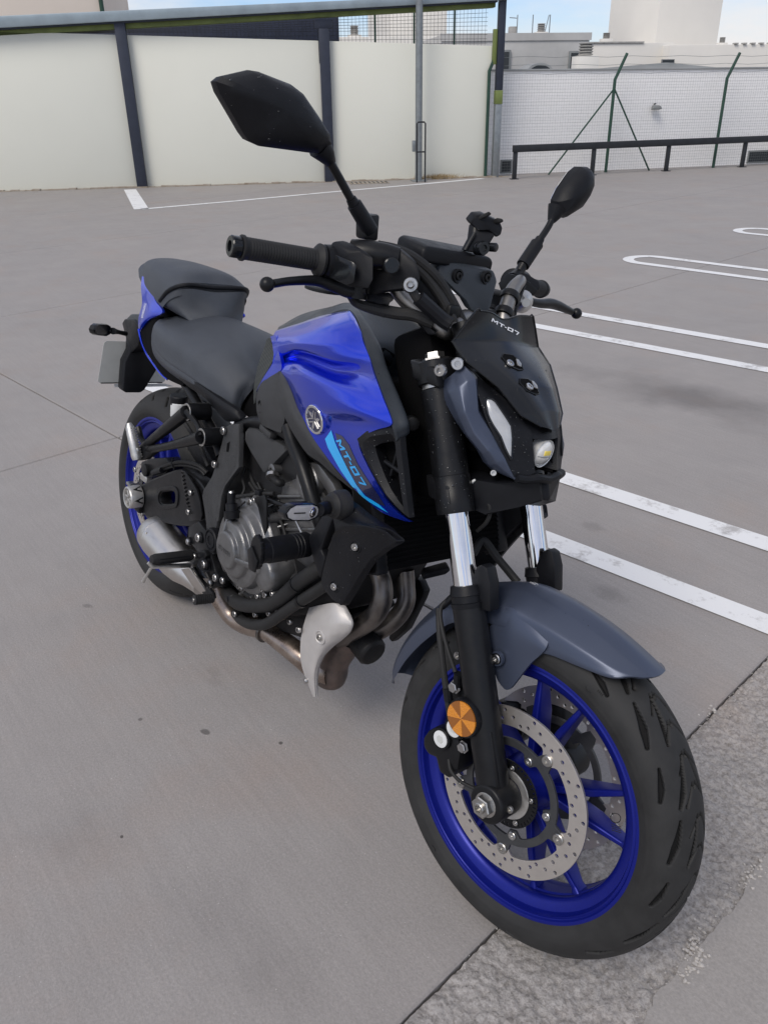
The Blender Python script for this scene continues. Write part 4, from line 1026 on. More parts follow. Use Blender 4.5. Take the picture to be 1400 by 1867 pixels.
hz([(1.2613,-0.118,0.4396), (1.2698,-0.117,0.4191)], .0080, M['plastic'], 'hose_fitting', sm=0)
hz([(1.2963,-0.115,0.3153), (1.3094,-0.12,0.303), (1.3317,-0.12,0.2964), (1.3643,-0.115,0.2986)], .0032, M['rubber'], 'sensor_cable')
hz([(1.1657,0,0.6334), (1.1659,0.02,0.6578), (1.1896,0.04,0.6319), (1.2169,0.055,0.6081), (1.2345,0.06,0.5961)], .0075, M['rubber'], 'brake_hose')
hz([(1.2208,-0.09,0.6034), (1.2091,-0.098,0.5787), (1.1996,-0.1,0.5631)], .0062, M['plastic'], 'hose_clip')
# ------------------------------------------------------------------ headlight cowl
def onto(P, bv, d, off):
    h = bv.ray_cast(Vector(np.asarray(P) - .25 * np.asarray(d)), Vector(d)); q = np.array(h[0]) if h[0] is not None else np.asarray(P)
    return q - off * np.asarray(d)
def symrow(e, c, bulge, fwd=(1, 0, .2)):
    e = np.array([e[0], abs(e[1]), e[2]]); c = np.array([c[0], 0, c[2]]); f = unit(fwd)
    m = .5 * (e + c) + f * bulge
    R = [e * [1, -1, 1], m * [1, -1, 1], c, m, e]
    return [tuple(x) for x in R]
E0, E1_, E2_, E3, E4 = (1.1223,0.0783,1.0557), (1.1198,0.1173,1.0053), (1.1558,0.115,0.9796), (1.2025,0.081,0.9502), (1.24,0.0584,0.9148)
C0, C1, C2, C3, C4, C5 = (1.1197,0,1.0435), (1.1389,0,1.0141), (1.1749,0,0.9869), (1.2165,0,0.9544), (1.2499,0,0.9244), (1.2681,0,0.8962)
FLY = [symrow(np.array(E0) + np.array([0, 0, .002]), np.array(C0) + np.array([0, 0, .004]), .004, (.2, 0, 1)), symrow(E1_, C1, .004), symrow(E2_, C2, .006), symrow(E3, C3, .009), symrow(E4, C4, .007),
       symrow((np.array(E4) * .25 + np.array(C5) * .75 + np.array([0, E4[1] * .2, 0])), C5, .003)]
FLY = [list(c) for c in zip(*[tight(c, .09) for c in zip(*FLY)])]
flyg = Geo().patch(FLY, 3, 6, (-.004, 0, -.001))
fly = make('flyscreen', flyg, M['gloss'], BIKE, 'F', ang=50)
flyb = bvh_of(flyg)
fo_ = [np.array(r[0]) for r in FLY][::-1] + [np.array(p) for p in spl(FLY[0], 4)[1:-1]] + [np.array(r[-1]) for r in FLY]
make('screen_edge', Geo().tube(fo_, .0016, 6, 2), M['gloss'], fly, 'F')
# lettering along the top of the screen
t0, t1 = np.array((1.1006,-0.03,1.039)), np.array((1.1233,0.03,1.033))
ex = unit(t1 - t0); ey = unit(np.array(C0) - np.array(C1)); dirf = -np.cross(ex, ey)
ctr = .93 * np.array(C0) + .07 * np.array(C1); ctr = np.array((1.1166,0,1.0291))
sz_ = .0098
LV = [[((x - 2.65 + .30 * y) * sz_ * 1.38, (y - .5) * sz_ * .68) for x, y in P] for P in MT07]
dm = unit(np.cross(ey, ex)); dm = dm if dm[0] < 0 else -dm
V2, F2 = subdiv_polys(LV, .004)
make('lettering', drape(V2, F2, flyb, ctr, ex, ey, dm, .0013), M['white'], fly, 'F', recalc=False)
# two fixing points with screws, recesses drawn as dark plates
for (px, py, sx, name) in ((0, 0, 0, 0),):
    pass
def recess(c, ex_, ey_, w_, h_, tilt, parent):
    pts = [c + ex_ * (a * w_) + ey_ * (b * h_) for a, b in ((-1, .5), (-.55, 1), (.6, .95), (1, .3), (.9, -.6), (.35, -1), (-.6, -.75))]
    return pts
for (c_, sc2, cov) in (((1.156,-0.012,0.9748), (1.1502,-0.018,0.9658), (1.1642,-0.006,0.975)), ((1.195,-0.008,0.9424), (1.1964,-0.012,0.94), (1.2046,-0.002,0.9495))):
    dl = unit((-.72, .45, -.45))
    p = onto(c_, flyb, dl, 0.0); nrm = np.array(flyb.ray_cast(Vector(np.asarray(c_) - .25 * dl), Vector(dl))[1]); nrm = nrm if nrm[0] > 0 else -nrm
    u_ = unit(np.cross((0, 0, 1), nrm)); v_ = np.cross(nrm, u_)
    pts = [onto(p + u_ * a * .020 + v_ * b * .017, flyb, dl, .0014) for a, b in ((-1, .5), (-.55, 1), (.5, .9), (1, .2), (.8, -.9), (.2, -1), (-.7, -.5))]
    rc_ = make('screen_recess_shade', Geo().prism(pts, nrm * -.010), M['void'], fly, 'F')  # raised near-black plate; the shade of a recess is painted by its colour
    edge_ = np.array(pts); make('recess_edge', Geo().tube(edge_, .0011, 6, 0, closed=True), M['gloss'], fly, 'F')
    q = onto(sc2, flyb, dl, .0); bolt('screw', q + nrm * .0012, nrm, .0072, M['bolt'], fly, 'F', .004)
    q = onto(cov, flyb, dl, .0)
    make('spacer', Geo().prism([q + u_ * a * .006 + v_ * b * .009 + nrm * .0015 for a, b in ((-1, -.6), (.2, -1), (1, -.2), (.9, .8), (-.1, 1))], nrm * .003), M['nut'], fly, 'F', bev=.001)
# headlight body: cheeks, nose, lens recess
CHK = [[(1.1423,-0.112,0.9808), (1.1685,-0.083,0.9545), (1.2137,-0.058,0.9272), (1.2315,-0.042,0.909)],
       [(1.1832,-0.104,0.9312), (1.2123,-0.076,0.918), (1.2372,-0.052,0.8999), (1.2503,-0.036,0.8904)],
       [(1.2058,-0.097,0.8958), (1.2376,-0.07,0.8842), (1.2499,-0.05,0.8779), (1.2583,-0.036,0.8744)],
       [(1.2364,-0.088,0.859), (1.2507,-0.063,0.8512), (1.2589,-0.046,0.8482), (1.2663,-0.033,0.847)],
       [(1.2604,-0.066,0.8174), (1.2655,-0.053,0.82), (1.27,-0.042,0.8226), (1.274,-0.031,0.8269)]]
chg = Geo().patch(CHK, 6, 6, (-.02, .010, 0))
hb = make('headlight_body', chg, M['plastic'], BIKE, 'F', ang=40)
make('headlight_cheek', mirrored(chg), M['plastic'], hb, 'F', ang=40)
chb = bvh_of(chg)
nose = [[np.array((1.2315,-0.042,0.909)) * [1, s, 1] for s in (1, 0, -1)], [np.array((1.2503,-0.036,0.8904)) * [1, s, 1] + np.array([.006 if s == 0 else 0, 0, 0]) for s in (1, 0, -1)], [np.array((1.2579,-0.036,0.8797)) * [1, s, 1] + np.array([.008 if s == 0 else 0, 0, 0]) for s in (1, 0, -1)]]
make('headlight_nose', Geo().patch(nose, 5, 8, (-.03, 0, 0)), M['plastic'], hb, 'F', ang=40)
lip = [(1.2637,-0.064,0.8165), (1.2699,-0.045,0.8152), (1.2787,-0.028,0.8188), (1.2818,0,0.8158)]
lip = lip + [(p[0], -p[1], p[2]) for p in lip[-2::-1]]
make('headlight_lip', Geo().tube(lip, .0075, 10, 6), M['plastic'], hb, 'F')
lc = np.array((1.2593,0,0.8542))
fdir = unit((1, 0, -.12))
make('lens_recess', Geo().lathe(lc - fdir * .004, fdir, [(-.034, 0), (-.034, .033), (-.004, .034), (-.002, .036), (-.006, .040), (-.034, .040)], 36), M['void'], hb, 'F')
pl_ = make('projector_housing', Geo().lathe(lc, fdir, [(-.022, .004), (-.018, .013), (-.010, .019), (-.002, .0225), (.002, .0235), (.003, .0245), (-.004, .025), (-.022, .025)], 32), M['bowl'], hb, 'F')
make('projector_lens', Geo().lathe(lc - fdir * .002, fdir, [(0, .0228), (.004, .0215), (.008, .0170), (.0105, .0100), (.0113, 0)], 36), M['lens'], hb, 'F')
make('led_chip', Geo().box(lc + fdir * .0080 + np.array([0, -.001, .0035]), (.004, .017, .0085)), M['led'], hb, 'F', bev=.001)
make('led_divider', Geo().tube([lc + fdir * h_ + np.array([0, y_, -.003]) for y_, h_ in ((-.0195, .0035), (-.012, .0072), (-.004, .0094), (.004, .0094), (.012, .0072), (.0195, .0035))], .0009, 6, 3), M['nut'], hb, 'F')
_u, _v, _w = basis(fdir)
DR = [(1.1801,-0.085,0.9231), (1.1871,-0.082,0.9267), (1.1947,-0.078,0.9251), (1.2154,-0.072,0.9079), (1.232,-0.068,0.8943), (1.2377,-0.066,0.8731), (1.2439,-0.066,0.8436), (1.2406,-0.068,0.8446), (1.2313,-0.074,0.8577), (1.222,-0.078,0.8735), (1.2052,-0.084,0.8889), (1.1919,-0.087,0.9035)]
dd = unit(np.array((-.62, .52, -.25)))
V2, F2 = subdiv_polys([[(p[1], p[2]) for p in DR]], .006)
DRm = np.array(DR); ctr = DRm.mean(0)
# daylight strip follows the cheek surface
rim_ = [onto(p, chb, dd, .0010) for p in DR]
make('strip_frame', Geo().tube(np.array([onto(p, chb, dd, .0010) for p in DR]), .0022, 6, 2, closed=True), M['gloss'], hb, 'F')
make('strip_frame', mirrored(Geo().tube(np.array([onto(p, chb, dd, .0010) for p in DR]), .0022, 6, 2, closed=True)), M['gloss'], hb, 'F')
cen = [onto(ctr * .5 + p * .5, chb, dd, .0028) for p in DRm]
rin = [onto(ctr * .08 + p * .92, chb, dd, .0024) for p in DRm]
k = len(DR)
make('daylight_strip', (np.array(rim_ + rin + cen + [np.mean(cen, 0)]), [(i, (i + 1) % k, k + (i + 1) % k, k + i) for i in range(k)] + [(k + i, k + (i + 1) % k, 2 * k + (i + 1) % k, 2 * k + i) for i in range(k)] + [(2 * k + i, 2 * k + (i + 1) % k, 3 * k) for i in range(k)]), M['drl'], hb, 'F', ang=60)
make('daylight_strip', (np.array(rim_ + rin + cen + [np.mean(cen, 0)]) * np.array([1, -1, 1]), [(i, (i + 1) % k, k + (i + 1) % k, k + i) for i in range(k)] + [(k + i, k + (i + 1) % k, 2 * k + (i + 1) % k, 2 * k + i) for i in range(k)] + [(2 * k + i, 2 * k + (i + 1) % k, 3 * k) for i in range(k)]), M['drl'], hb, 'F', ang=60)
make('headlight_back', Geo().prism([(1.1286,-0.09,0.9739), (1.2144,-0.05,0.9228), (1.2498,-0.03,0.8771), (1.269,-0.028,0.8212), (1.2555,-0.055,0.813), (1.2273,-0.075,0.8258), (1.1957,-0.085,0.8632)], (-.05, .02, 0)), M['void'], hb, 'F')
make('headlight_back', mirrored(Geo().prism([(1.1286,-0.09,0.9739), (1.2144,-0.05,0.9228), (1.2498,-0.03,0.8771), (1.269,-0.028,0.8212), (1.2555,-0.055,0.813), (1.2273,-0.075,0.8258), (1.1957,-0.085,0.8632)], (-.05, .02, 0))), M['void'], hb, 'F')
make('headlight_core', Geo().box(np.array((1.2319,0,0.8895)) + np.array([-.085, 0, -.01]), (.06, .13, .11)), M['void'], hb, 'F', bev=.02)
# side wings
WG = [[(1.1495,-0.112,0.9718), (1.1434,-0.118,0.9658), (1.1337,-0.122,0.9528), (1.12,-0.122,0.9404), (1.1123,-0.118,0.9276)],
      [(1.1751,-0.11,0.9576), (1.1696,-0.122,0.9517), (1.1609,-0.13,0.9406), (1.1433,-0.13,0.9263), (1.1276,-0.122,0.9123)],
      [(1.1913,-0.106,0.9082), (1.186,-0.12,0.9115), (1.1864,-0.132,0.9055), (1.1739,-0.13,0.893), (1.1571,-0.12,0.8872)],
      [(1.2051,-0.099,0.892), (1.2051,-0.112,0.8852), (1.2056,-0.122,0.8766), (1.1927,-0.122,0.8683), (1.1759,-0.112,0.8676)],
      [(1.2298,-0.088,0.8662), (1.2308,-0.1,0.8606), (1.2289,-0.108,0.8541), (1.2161,-0.108,0.8464), (1.1984,-0.1,0.8479)],
      [(1.2457,-0.076,0.8485), (1.2439,-0.086,0.843), (1.2398,-0.094,0.8357), (1.2247,-0.094,0.8281), (1.2092,-0.088,0.8283)],
      [(1.2515,-0.069,0.837), (1.2506,-0.076,0.8316), (1.2464,-0.082,0.8269), (1.2361,-0.083,0.8217), (1.2241,-0.08,0.8185)],
      [(1.2632,-0.06,0.8113), (1.2616,-0.061,0.8118), (1.26,-0.062,0.8123), (1.2573,-0.063,0.8124), (1.2557,-0.064,0.8128)]]
WG = [tight(r_) for r_ in WG]
WG = [list(c) for c in zip(*[tight(c, .12) for c in zip(*WG)])]
wg = Geo().patch(WG, 3, 3, (-.006, .012, 0))
make('headlight_wing', wg, M['slate'], BIKE, 'F', ang=28)
make('headlight_wing', mirrored(Geo().patch(WG, 3, 3, (-.006, .012, 0))), M['slate'], BIKE, 'F', ang=28)
bolt('wing_screw', (1.2285,-0.08,0.8153), unit((.5, -.8, .2)), .0055, M['nut'], BIKE, 'F', .006)
# dark carrier below the headlight
make('headlight_stay', Geo().prism([(1.1751,-0.08,0.7918), (1.2382,-0.08,0.8016), (1.2711,-0.06,0.8112), (1.2727,-0.01,0.8135), (1.2883,-0.01,0.7795), (1.2705,-0.05,0.7674), (1.2316,-0.08,0.7418), (1.2039,-0.08,0.7413)], (-.03, .05, 0)), M['plastic'], BIKE, 'F', bev=.004)
make('headlight_stay', mirrored(Geo().prism([(1.1751,-0.08,0.7918), (1.2382,-0.08,0.8016), (1.2711,-0.06,0.8112), (1.2727,-0.01,0.8135), (1.2883,-0.01,0.7795), (1.2705,-0.05,0.7674), (1.2316,-0.08,0.7418), (1.2039,-0.08,0.7413)], (-.03, .05, 0))), M['plastic'], BIKE, 'F', bev=.004)
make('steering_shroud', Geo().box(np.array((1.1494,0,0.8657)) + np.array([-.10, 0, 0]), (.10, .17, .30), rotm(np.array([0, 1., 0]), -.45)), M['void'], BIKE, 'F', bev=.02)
hz([(1.1917,-0.075,0.7873), (1.2126,-0.075,0.7732), (1.2293,-0.07,0.7545), (1.2265,-0.065,0.7284), (1.2076,-0.06,0.7025)], .0035, M['rubber'], 'cable')
hz([(1.1917,-0.08,0.7896), (1.1946,-0.08,0.7877)], .0045, M['bottle'], 'cable_tip', sm=0)
# ------------------------------------------------------------------ handlebar and controls
RG0, RG1 = np.array((0.9247,-0.255,1.0889)), np.array((0.8963,-0.385,1.0892))
HB = [(1.035, 0, 1.035), (1.0629,0.068,1.0132), (1.0479,0.092,1.0533), (1.0319,0.122,1.0905), (1.0156,0.16,1.1094), (.937, .265, 1.102), (.900, .392, 1.096)]
hbar = [RG1 * .95 + RG0 * .05, RG0, (0.9685,-0.165,1.1014), (0.9901,-0.125,1.0587), (1.0126,-0.105,1.0387), (1.0411,-0.085,1.0214), (1.0613,-0.062,1.011)] + HB
bar = make('handlebar', Geo().tube(hbar, [.0112, .0112, .0115, .0138, .0142, .0142, .0142, .0142, .0142, .0142, .0138, .0115, .0112, .0112], 22, 6), M['bar'], BIKE, 'F')
gd = unit(RG1 - RG0)
def gripset(P0, P1, s):
    d = unit(P1 - P0); L = np.linalg.norm(P1 - P0); prof = [(-.004, .0165), (-.004, .0255), (.001, .0265), (.005, .0225), (.008, .0175)]
    for i in range(1, 25):
        x = .008 + (L - .014) * i / 25; prof += [(x - .0012, .0172), (x, .0166), (x + .0012, .0172)]
    prof += [(L - .005, .0172), (L - .003, .0195), (L + .001, .0195), (L + .002, .016)]
    gr = make('grip', Geo().lathe(P0, d, prof, 28), M['rubber'], BIKE, 'F', ang=50)
    make('bar_end', Geo().lathe(P1, d, [(.001, .0155), (.003, .0165), (.017, .0165), (.019, .0150), (.019, .0085), (.014, .008), (.014, 0)], 28), M['gloss'], gr, 'F')
gripset(RG0, RG1, -1)
LG0, LG1 = np.array(HB[4]) + np.array([-.022, .06, -.001]), np.array(HB[6])
LG0 = np.array([.937, .265, 1.102]); LG1 = np.array([.900, .392, 1.096])
gripset(LG0, LG1, 1)
# throttle / switch housing, right
sw0, sw1 = RG0 - gd * .006, RG0 - gd * .062
make('switch_housing', Geo().lathe(RG0 - gd * .006, -gd, [(0, .021), (.002, .026), (.018, .028), (.030, .028), (.031, .0285), (.056, .0275), (.060, .024), (.062, .014)], 26), M['plastic'], BIKE, 'F', ang=30)
make('throttle_case', Geo().prism([(0.9223,-0.24,1.1109), (0.9334,-0.24,1.1225), (0.9448,-0.225,1.1275), (0.9647,-0.215,1.121), (0.9733,-0.215,1.0864), (0.9696,-0.22,1.0698), (0.9351,-0.23,1.0661), (0.9248,-0.24,1.0767)], (.045, 0, -.01)), M['plastic'], BIKE, 'F', bev=.007)
make('starter_switch', Geo().prism([(0.935,-0.245,1.0948), (0.9437,-0.245,1.1045), (0.951,-0.24,1.101), (0.9512,-0.24,1.072), (0.9392,-0.245,1.0653)], (.05, 0, -.006)), M['gloss'], BIKE, 'F', bev=.004)
mc = make('master_cylinder', Geo().tube([(0.9367,-0.2,1.1106), (0.9579,-0.185,1.1117), (0.9788,-0.165,1.1133), (0.9976,-0.148,1.1144)], [.020, .022, .021, .017], 18, 4), M['satin'], BIKE, 'F')
make('fluid_reservoir', Geo().prism([(0.9354,-0.175,1.1028), (0.9727,-0.175,1.1269), (1.0033,-0.155,1.1299), (1.0334,-0.14,1.1133), (1.0464,-0.135,1.0838), (1.0282,-0.14,1.0656), (0.995,-0.16,1.0557), (0.9648,-0.17,1.0408), (0.952,-0.175,1.0696)], (-.035, .02, .006)), M['plastic'], mc, 'F', bev=.008)
make('sight_glass', Geo().lathe((1.0137,-0.178,1.1013), unit((.85, -.5, .05)), [(-.01, .013), (.001, .013), (.0025, .011), (.0025, 0)], 24), M['gloss'], mc, 'F')
make('banjo', Geo().lathe((1.0429,-0.158,1.0777), unit((.7, -.7, .1)), [(-.02, .0125), (.002, .0125), (.006, .011), (.006, .0065), (.016, .006), (.018, .0045), (.010, .004), (.010, 0)], 20), M['nut'], mc, 'F')
make('clamp', Geo().lathe(RG0 - gd * .082, -gd, [(-.009, .017), (-.009, .0225), (.009, .0225), (.009, .017)], 22), M['satin'], BIKE, 'F', bev=.002)
bolt('clamp_screw', (0.9752,-0.185,1.1226), unit((.8, -.4, .1)), .005, M['bolt'], BIKE, 'F')
bolt('clamp_screw', (0.9775,-0.185,1.1135), unit((.8, -.4, .1)), .005, M['bolt'], BIKE, 'F')
def lever(P, r, ball):
    g = Geo().tube(P, r, 14, 6); o = make('lever', g, M['satin'], BIKE, 'F')
    make('lever_ball', Geo().sphere(ball, .0115, 10), M['satin'], o, 'F'); return o
lever([(0.9719,-0.185,1.0559), (0.9518,-0.2,1.0495), (0.9378,-0.225,1.0539), (0.9323,-0.262,1.0574), (0.9411,-0.318,1.0527), (0.9537,-0.362,1.0464)], [.009, .0125, .0115, .0085, .0068, .0065], (0.9551,-0.372,1.0449))
make('lever_pivot', Geo().lathe((0.9603,-0.19,1.0536), (0, 0, 1), [(-.014, .014), (.014, .014), (.018, .009), (.018, 0)], 20), M['satin'], BIKE, 'F')
make('brake_switch', Geo().prism([(0.9627,-0.175,1.049), (0.993,-0.15,1.0589), (1.0061,-0.15,1.0495), (1.0008,-0.16,1.038), (0.9848,-0.165,1.0374), (0.9708,-0.175,1.0387)], (-.02, .01, -.004)), M['plastic'], BIKE, 'F', bev=.003)
hz([(0.9856,-0.155,1.0455), (0.9749,-0.15,1.035), (0.9655,-0.15,1.0232)], .0022, M['rubber'], 'switch_wire', n=6)
hz([(0.9936,-0.15,1.0464), (0.989,-0.15,1.033), (0.9734,-0.15,1.0192)], .0022, M['rubber'], 'switch_wire', n=6)
hz([(0.9477,-0.2,1.0435), (0.9478,-0.18,1.0307), (0.9711,-0.16,1.0272), (1.0016,-0.14,1.0269), (1.0274,-0.12,1.0285), (1.0552,-0.1,1.0214)], [.006, .0075, .010, .0105, .010, .009], M['rubber'], 'cable_loom')
make('loom_clip', Geo().prism([(0.9685,-0.155,1.0271), (0.9906,-0.155,1.0365), (0.9967,-0.155,1.0232), (0.9946,-0.155,1.0155), (0.9707,-0.155,1.0184)], (-.02, .012, 0)), M['plastic'], BIKE, 'F', bev=.002)
hz([(1.0443,-0.152,1.0689), (1.0529,-0.145,1.0579), (1.0609,-0.13,1.0491), (1.0718,-0.115,1.0398)], .0075, M['rubber'], 'brake_hose')
hz([(1.0547,-0.146,1.0599), (1.0663,-0.124,1.0452), (1.0769,-0.105,1.0325), (1.0893,-0.095,1.0265)], .0125, M['plastic'], 'hose_sleeve', sm=3)
hz([(0.9671,-0.17,1.1277), (0.9784,-0.14,1.1267), (0.9951,-0.11,1.1183), (1.0169,-0.075,1.0956), (1.0344,-0.045,1.0627), (1.0514,-0.025,1.0299), (1.0682,-0.01,0.9961)], .0085, M['rubber'], 'throttle_cable')
hz([(0.9559,-0.165,1.119), (0.9712,-0.14,1.1187), (0.9928,-0.11,1.1073), (1.0147,-0.08,1.083), (1.0381,-0.06,1.052), (1.06,-0.045,1.0163), (1.074,-0.03,0.9822)], .0085, M['rubber'], 'throttle_cable')
hz([(0.9695,-0.13,1.1214), (0.9966,-0.09,1.1082), (1.0221,-0.06,1.0824), (1.0421,-0.035,1.049), (1.0603,-0.015,1.0123)], .0065, M['rubber'], 'throttle_cable')
make('cable_guide', Geo().prism([(0.96,-0.13,1.1273), (0.9843,-0.105,1.1209), (1.0157,-0.065,1.0946), (1.0478,-0.045,1.0512), (1.0654,-0.03,1.0135), (1.0494,-0.035,1.0034), (1.0271,-0.06,1.0352), (1.0062,-0.09,1.0625), (0.9814,-0.12,1.0776)], (-.02, .02, 0)), M['plastic'], BIKE, 'F', bev=.003)
make('hose_junction', Geo().prism([(1.0088,-0.11,1.0467), (1.0365,-0.11,1.0597), (1.0516,-0.11,1.0507), (1.0427,-0.105,1.0187), (1.0718,-0.1,1.0066), (1.0506,-0.1,1.0004), (1.0227,-0.11,1.0237)], (-.03, .02, 0)), M['plastic'], BIKE, 'F', bev=.004)
# left controls
lm = make('switch_housing', Geo().lathe((.948, .225, 1.104), unit(LG1 - LG0), [(-.004, .018), (.0, .026), (.034, .027), (.038, .022)], 22), M['plastic'], BIKE, 'F')
make('lever_perch', Geo().prism([(0.9653,0.19,1.0959), (0.9857,0.19,1.1199), (0.9998,0.22,1.1094), (1.009,0.24,1.0969), (1.0022,0.22,1.0782), (0.9841,0.19,1.078)], (-.03, 0, 0)), M['satin'], BIKE, 'F', bev=.005)
make('cable_adjuster', Geo().lathe((1.0111,0.185,1.0729), unit((.85, -.45, 0)), [(-.022, .010), (-.012, .0165), (-.002, .0165), (0, .022), (.004, .022), (.006, .018), (.012, .012), (.02, .0085)], 22), M['alu'], BIKE, 'F')
hz([(1.0059,0.18,1.0716), (1.0091,0.16,1.0675), (1.0155,0.15,1.0534), (1.0298,0.14,1.0308), (1.0685,0.11,0.9861)], .005, M['rubber'], 'clutch_cable')
lever([(1.0141,0.2,1.0745), (1.0122,0.245,1.0734), (1.0074,0.285,1.0756), (1.007,0.32,1.0727), (1.009,0.365,1.0651)], [.008, .009, .0105, .0095, .007], (1.0119,0.38,1.0633))
make('bar_band', Geo().lathe((1.022, .088, 1.047), unit((-.4, .75, .5)), [(-.006, .0145), (.006, .0145)], 20), M['rubber'], BIKE, 'F')
tb_ = unit(np.array((1.0319,0.122,1.0905)) - np.array((1.0479,0.092,1.0533)))
for q_ in ((1.0488,0.089,1.0493), (1.0366,0.112,1.0786)): make('bar_band', Geo().lathe(q_, tb_, [(-.007, .0145), (-.007, .0185), (.007, .0185), (.007, .0145)], 24), M['satin'], BIKE, 'F', bev=.001)
make('band_ear', Geo().prism([(1.0193,0.09,1.0679), (1.0307,0.095,1.0781), (1.0448,0.095,1.0648), (1.0502,0.09,1.0417), (1.0362,0.085,1.0407)], (-.015, .0, 0)), M['satin'], BIKE, 'F', bev=.003)
hz([(1.0348,0.12,1.0859), (1.0457,0.1,1.0614), (1.0562,0.08,1.0303), (1.0744,0.06,0.9954)], .0045, M['rubber'], 'switch_wire')
hz([(1.013,0.18,1.1027), (1.0234,0.16,1.0822), (1.0431,0.13,1.048), (1.0679,0.11,1.0063)], .0035, M['rubber'], 'switch_wire')
make('switch_block', Geo().prism([(0.9692,0.21,1.1194), (0.9772,0.23,1.1247), (0.9952,0.25,1.1147), (1.0026,0.25,1.0989), (0.9945,0.235,1.0898), (0.9765,0.215,1.1)], (-.03, .0, 0)), M['plastic'], BIKE, 'F', bev=.004)
make('bar_clamp', Geo().box((1.012, .115, 1.066), (.04, .022, .044), rotm(np.array([1., 0, 0]), .6)), M['satin'], BIKE, 'F', bev=.005)
for s in (-1, 1): make('bar_mount', Geo().box((1.030, s * .05, 1.028), (.05, .03, .055)), M['satin'], BIKE, 'F', bev=.006)
# ------------------------------------------------------------------ mirrors
MO = [(390,145), (450,126), (465,129), (525,152), (546,168), (597,245), (600,264), (575,278), (560,277), (470,265), (450,256), (440,243), (395,165), (388,152)]
MR = [(0.905,-0.4663,1.3002), (0.907,-0.459,1.3081), (0.908,-0.4172,1.3264), (0.91,-0.404,1.3279), (0.915,-0.3502,1.3248), (0.92,-0.3316,1.3176), (0.925,-0.301,1.2935), (0.93,-0.2773,1.272), (0.93,-0.2714,1.2592), (0.93,-0.2934,1.2433), (0.928,-0.3094,1.2409), (0.915,-0.3895,1.2337), (0.91,-0.4056,1.2369), (0.908,-0.4148,1.2444), (0.905,-0.4393,1.2698), (0.905,-0.4596,1.2888)]
MR = np.array(MR)
def mirror_head(P, fwd, nm='mirror'):
    c = P.mean(0); R = [P - .010 * fwd, P, P + .006 * fwd]
    R[0] = c + (P - c) * .965 - .012 * fwd
    for k, h in ((.93, .014), (.80, .022), (.55, .030), (.28, .034), (.06, .035)):
        R.append(c + (P - c) * k + fwd * h + np.array([0, 0, .006 * (1 - k)]))
    o = make(nm, Geo().rings(R), M['plastic'], BIKE, 'F', ang=24)
    gl = c + (P - c) * .93 - .0135 * fwd
    make('mirror_glass', Geo().prism(gl, -.001 * fwd), M['mirror'], o, 'F'); return o
mr = mirror_head(MR, unit((1, .06, -.05)))
def stem(pts, rs, parent): return make('mirror_stem', Geo().tube(pts, rs, 16, 4), M['satin'], parent, 'F')
make('mirror_boot', Geo().tube([(0.925,-0.2859,1.2538), (0.925,-0.2736,1.2468), (0.92,-0.2551,1.2358)], [.019, .0155, .0085], 16, 3), M['plastic'], mr, 'F')
stem([(0.924,-0.2677,1.2432), (0.926,-0.2337,1.2125), (0.93,-0.2023,1.1815)], .0068, mr)
make('stem_sleeve', Geo().tube([(0.93,-0.2114,1.1901), (0.93,-0.204,1.1837), (0.93,-0.2027,1.1831), (0.935,-0.1745,1.157), (0.936,-0.1635,1.1482)], [.0085, .010, .0125, .0135, .013], 16, 0), M['plastic'], mr, 'F')
make('stem_base', Geo().prism([(0.935,-0.1801,1.1597), (0.935,-0.1728,1.171), (0.935,-0.1465,1.1766), (0.94,-0.146,1.1334), (0.94,-0.1785,1.1328)], (-.024, 0, 0)), M['satin'], mr, 'F', bev=.005)
ML = MR * np.array([1, -1, 1])
LO = np.array([(0.945,0.3099,1.2696), (0.945,0.3194,1.293), (0.945,0.3476,1.3322), (0.945,0.3642,1.3445), (0.945,0.3831,1.3479), (0.945,0.3982,1.3422), (0.945,0.4069,1.3236), (0.945,0.3975,1.2898), (0.945,0.38,1.2644), (0.945,0.3411,1.2426), (0.945,0.3171,1.2434)])
ml = mirror_head(LO, unit((1, .10, -.05)))
make('mirror_boot', Geo().tube([(0.945,0.3222,1.2589), (0.945,0.3171,1.2434), (0.945,0.3121,1.232)], [.020, .014, .0085], 16, 3), M['plastic'], ml, 'F')
stem([(0.945,0.3182,1.2499), (0.947,0.3044,1.2206), (0.95,0.2801,1.1901)], .0068, ml)
make('stem_sleeve', Geo().tube([(0.95,0.2821,1.1946), (0.95,0.2767,1.1844), (0.95,0.2753,1.1832), (0.955,0.2379,1.1381)], [.009, .010, .0135, .0135], 16, 0), M['plastic'], ml, 'F')
make('stem_base', Geo().tube([(0.955,0.2392,1.1394), (0.955,0.2306,1.1236), (0.96,0.2112,1.1097)], [.010, .010, .014], 14, 0), M['satin'], ml, 'F')
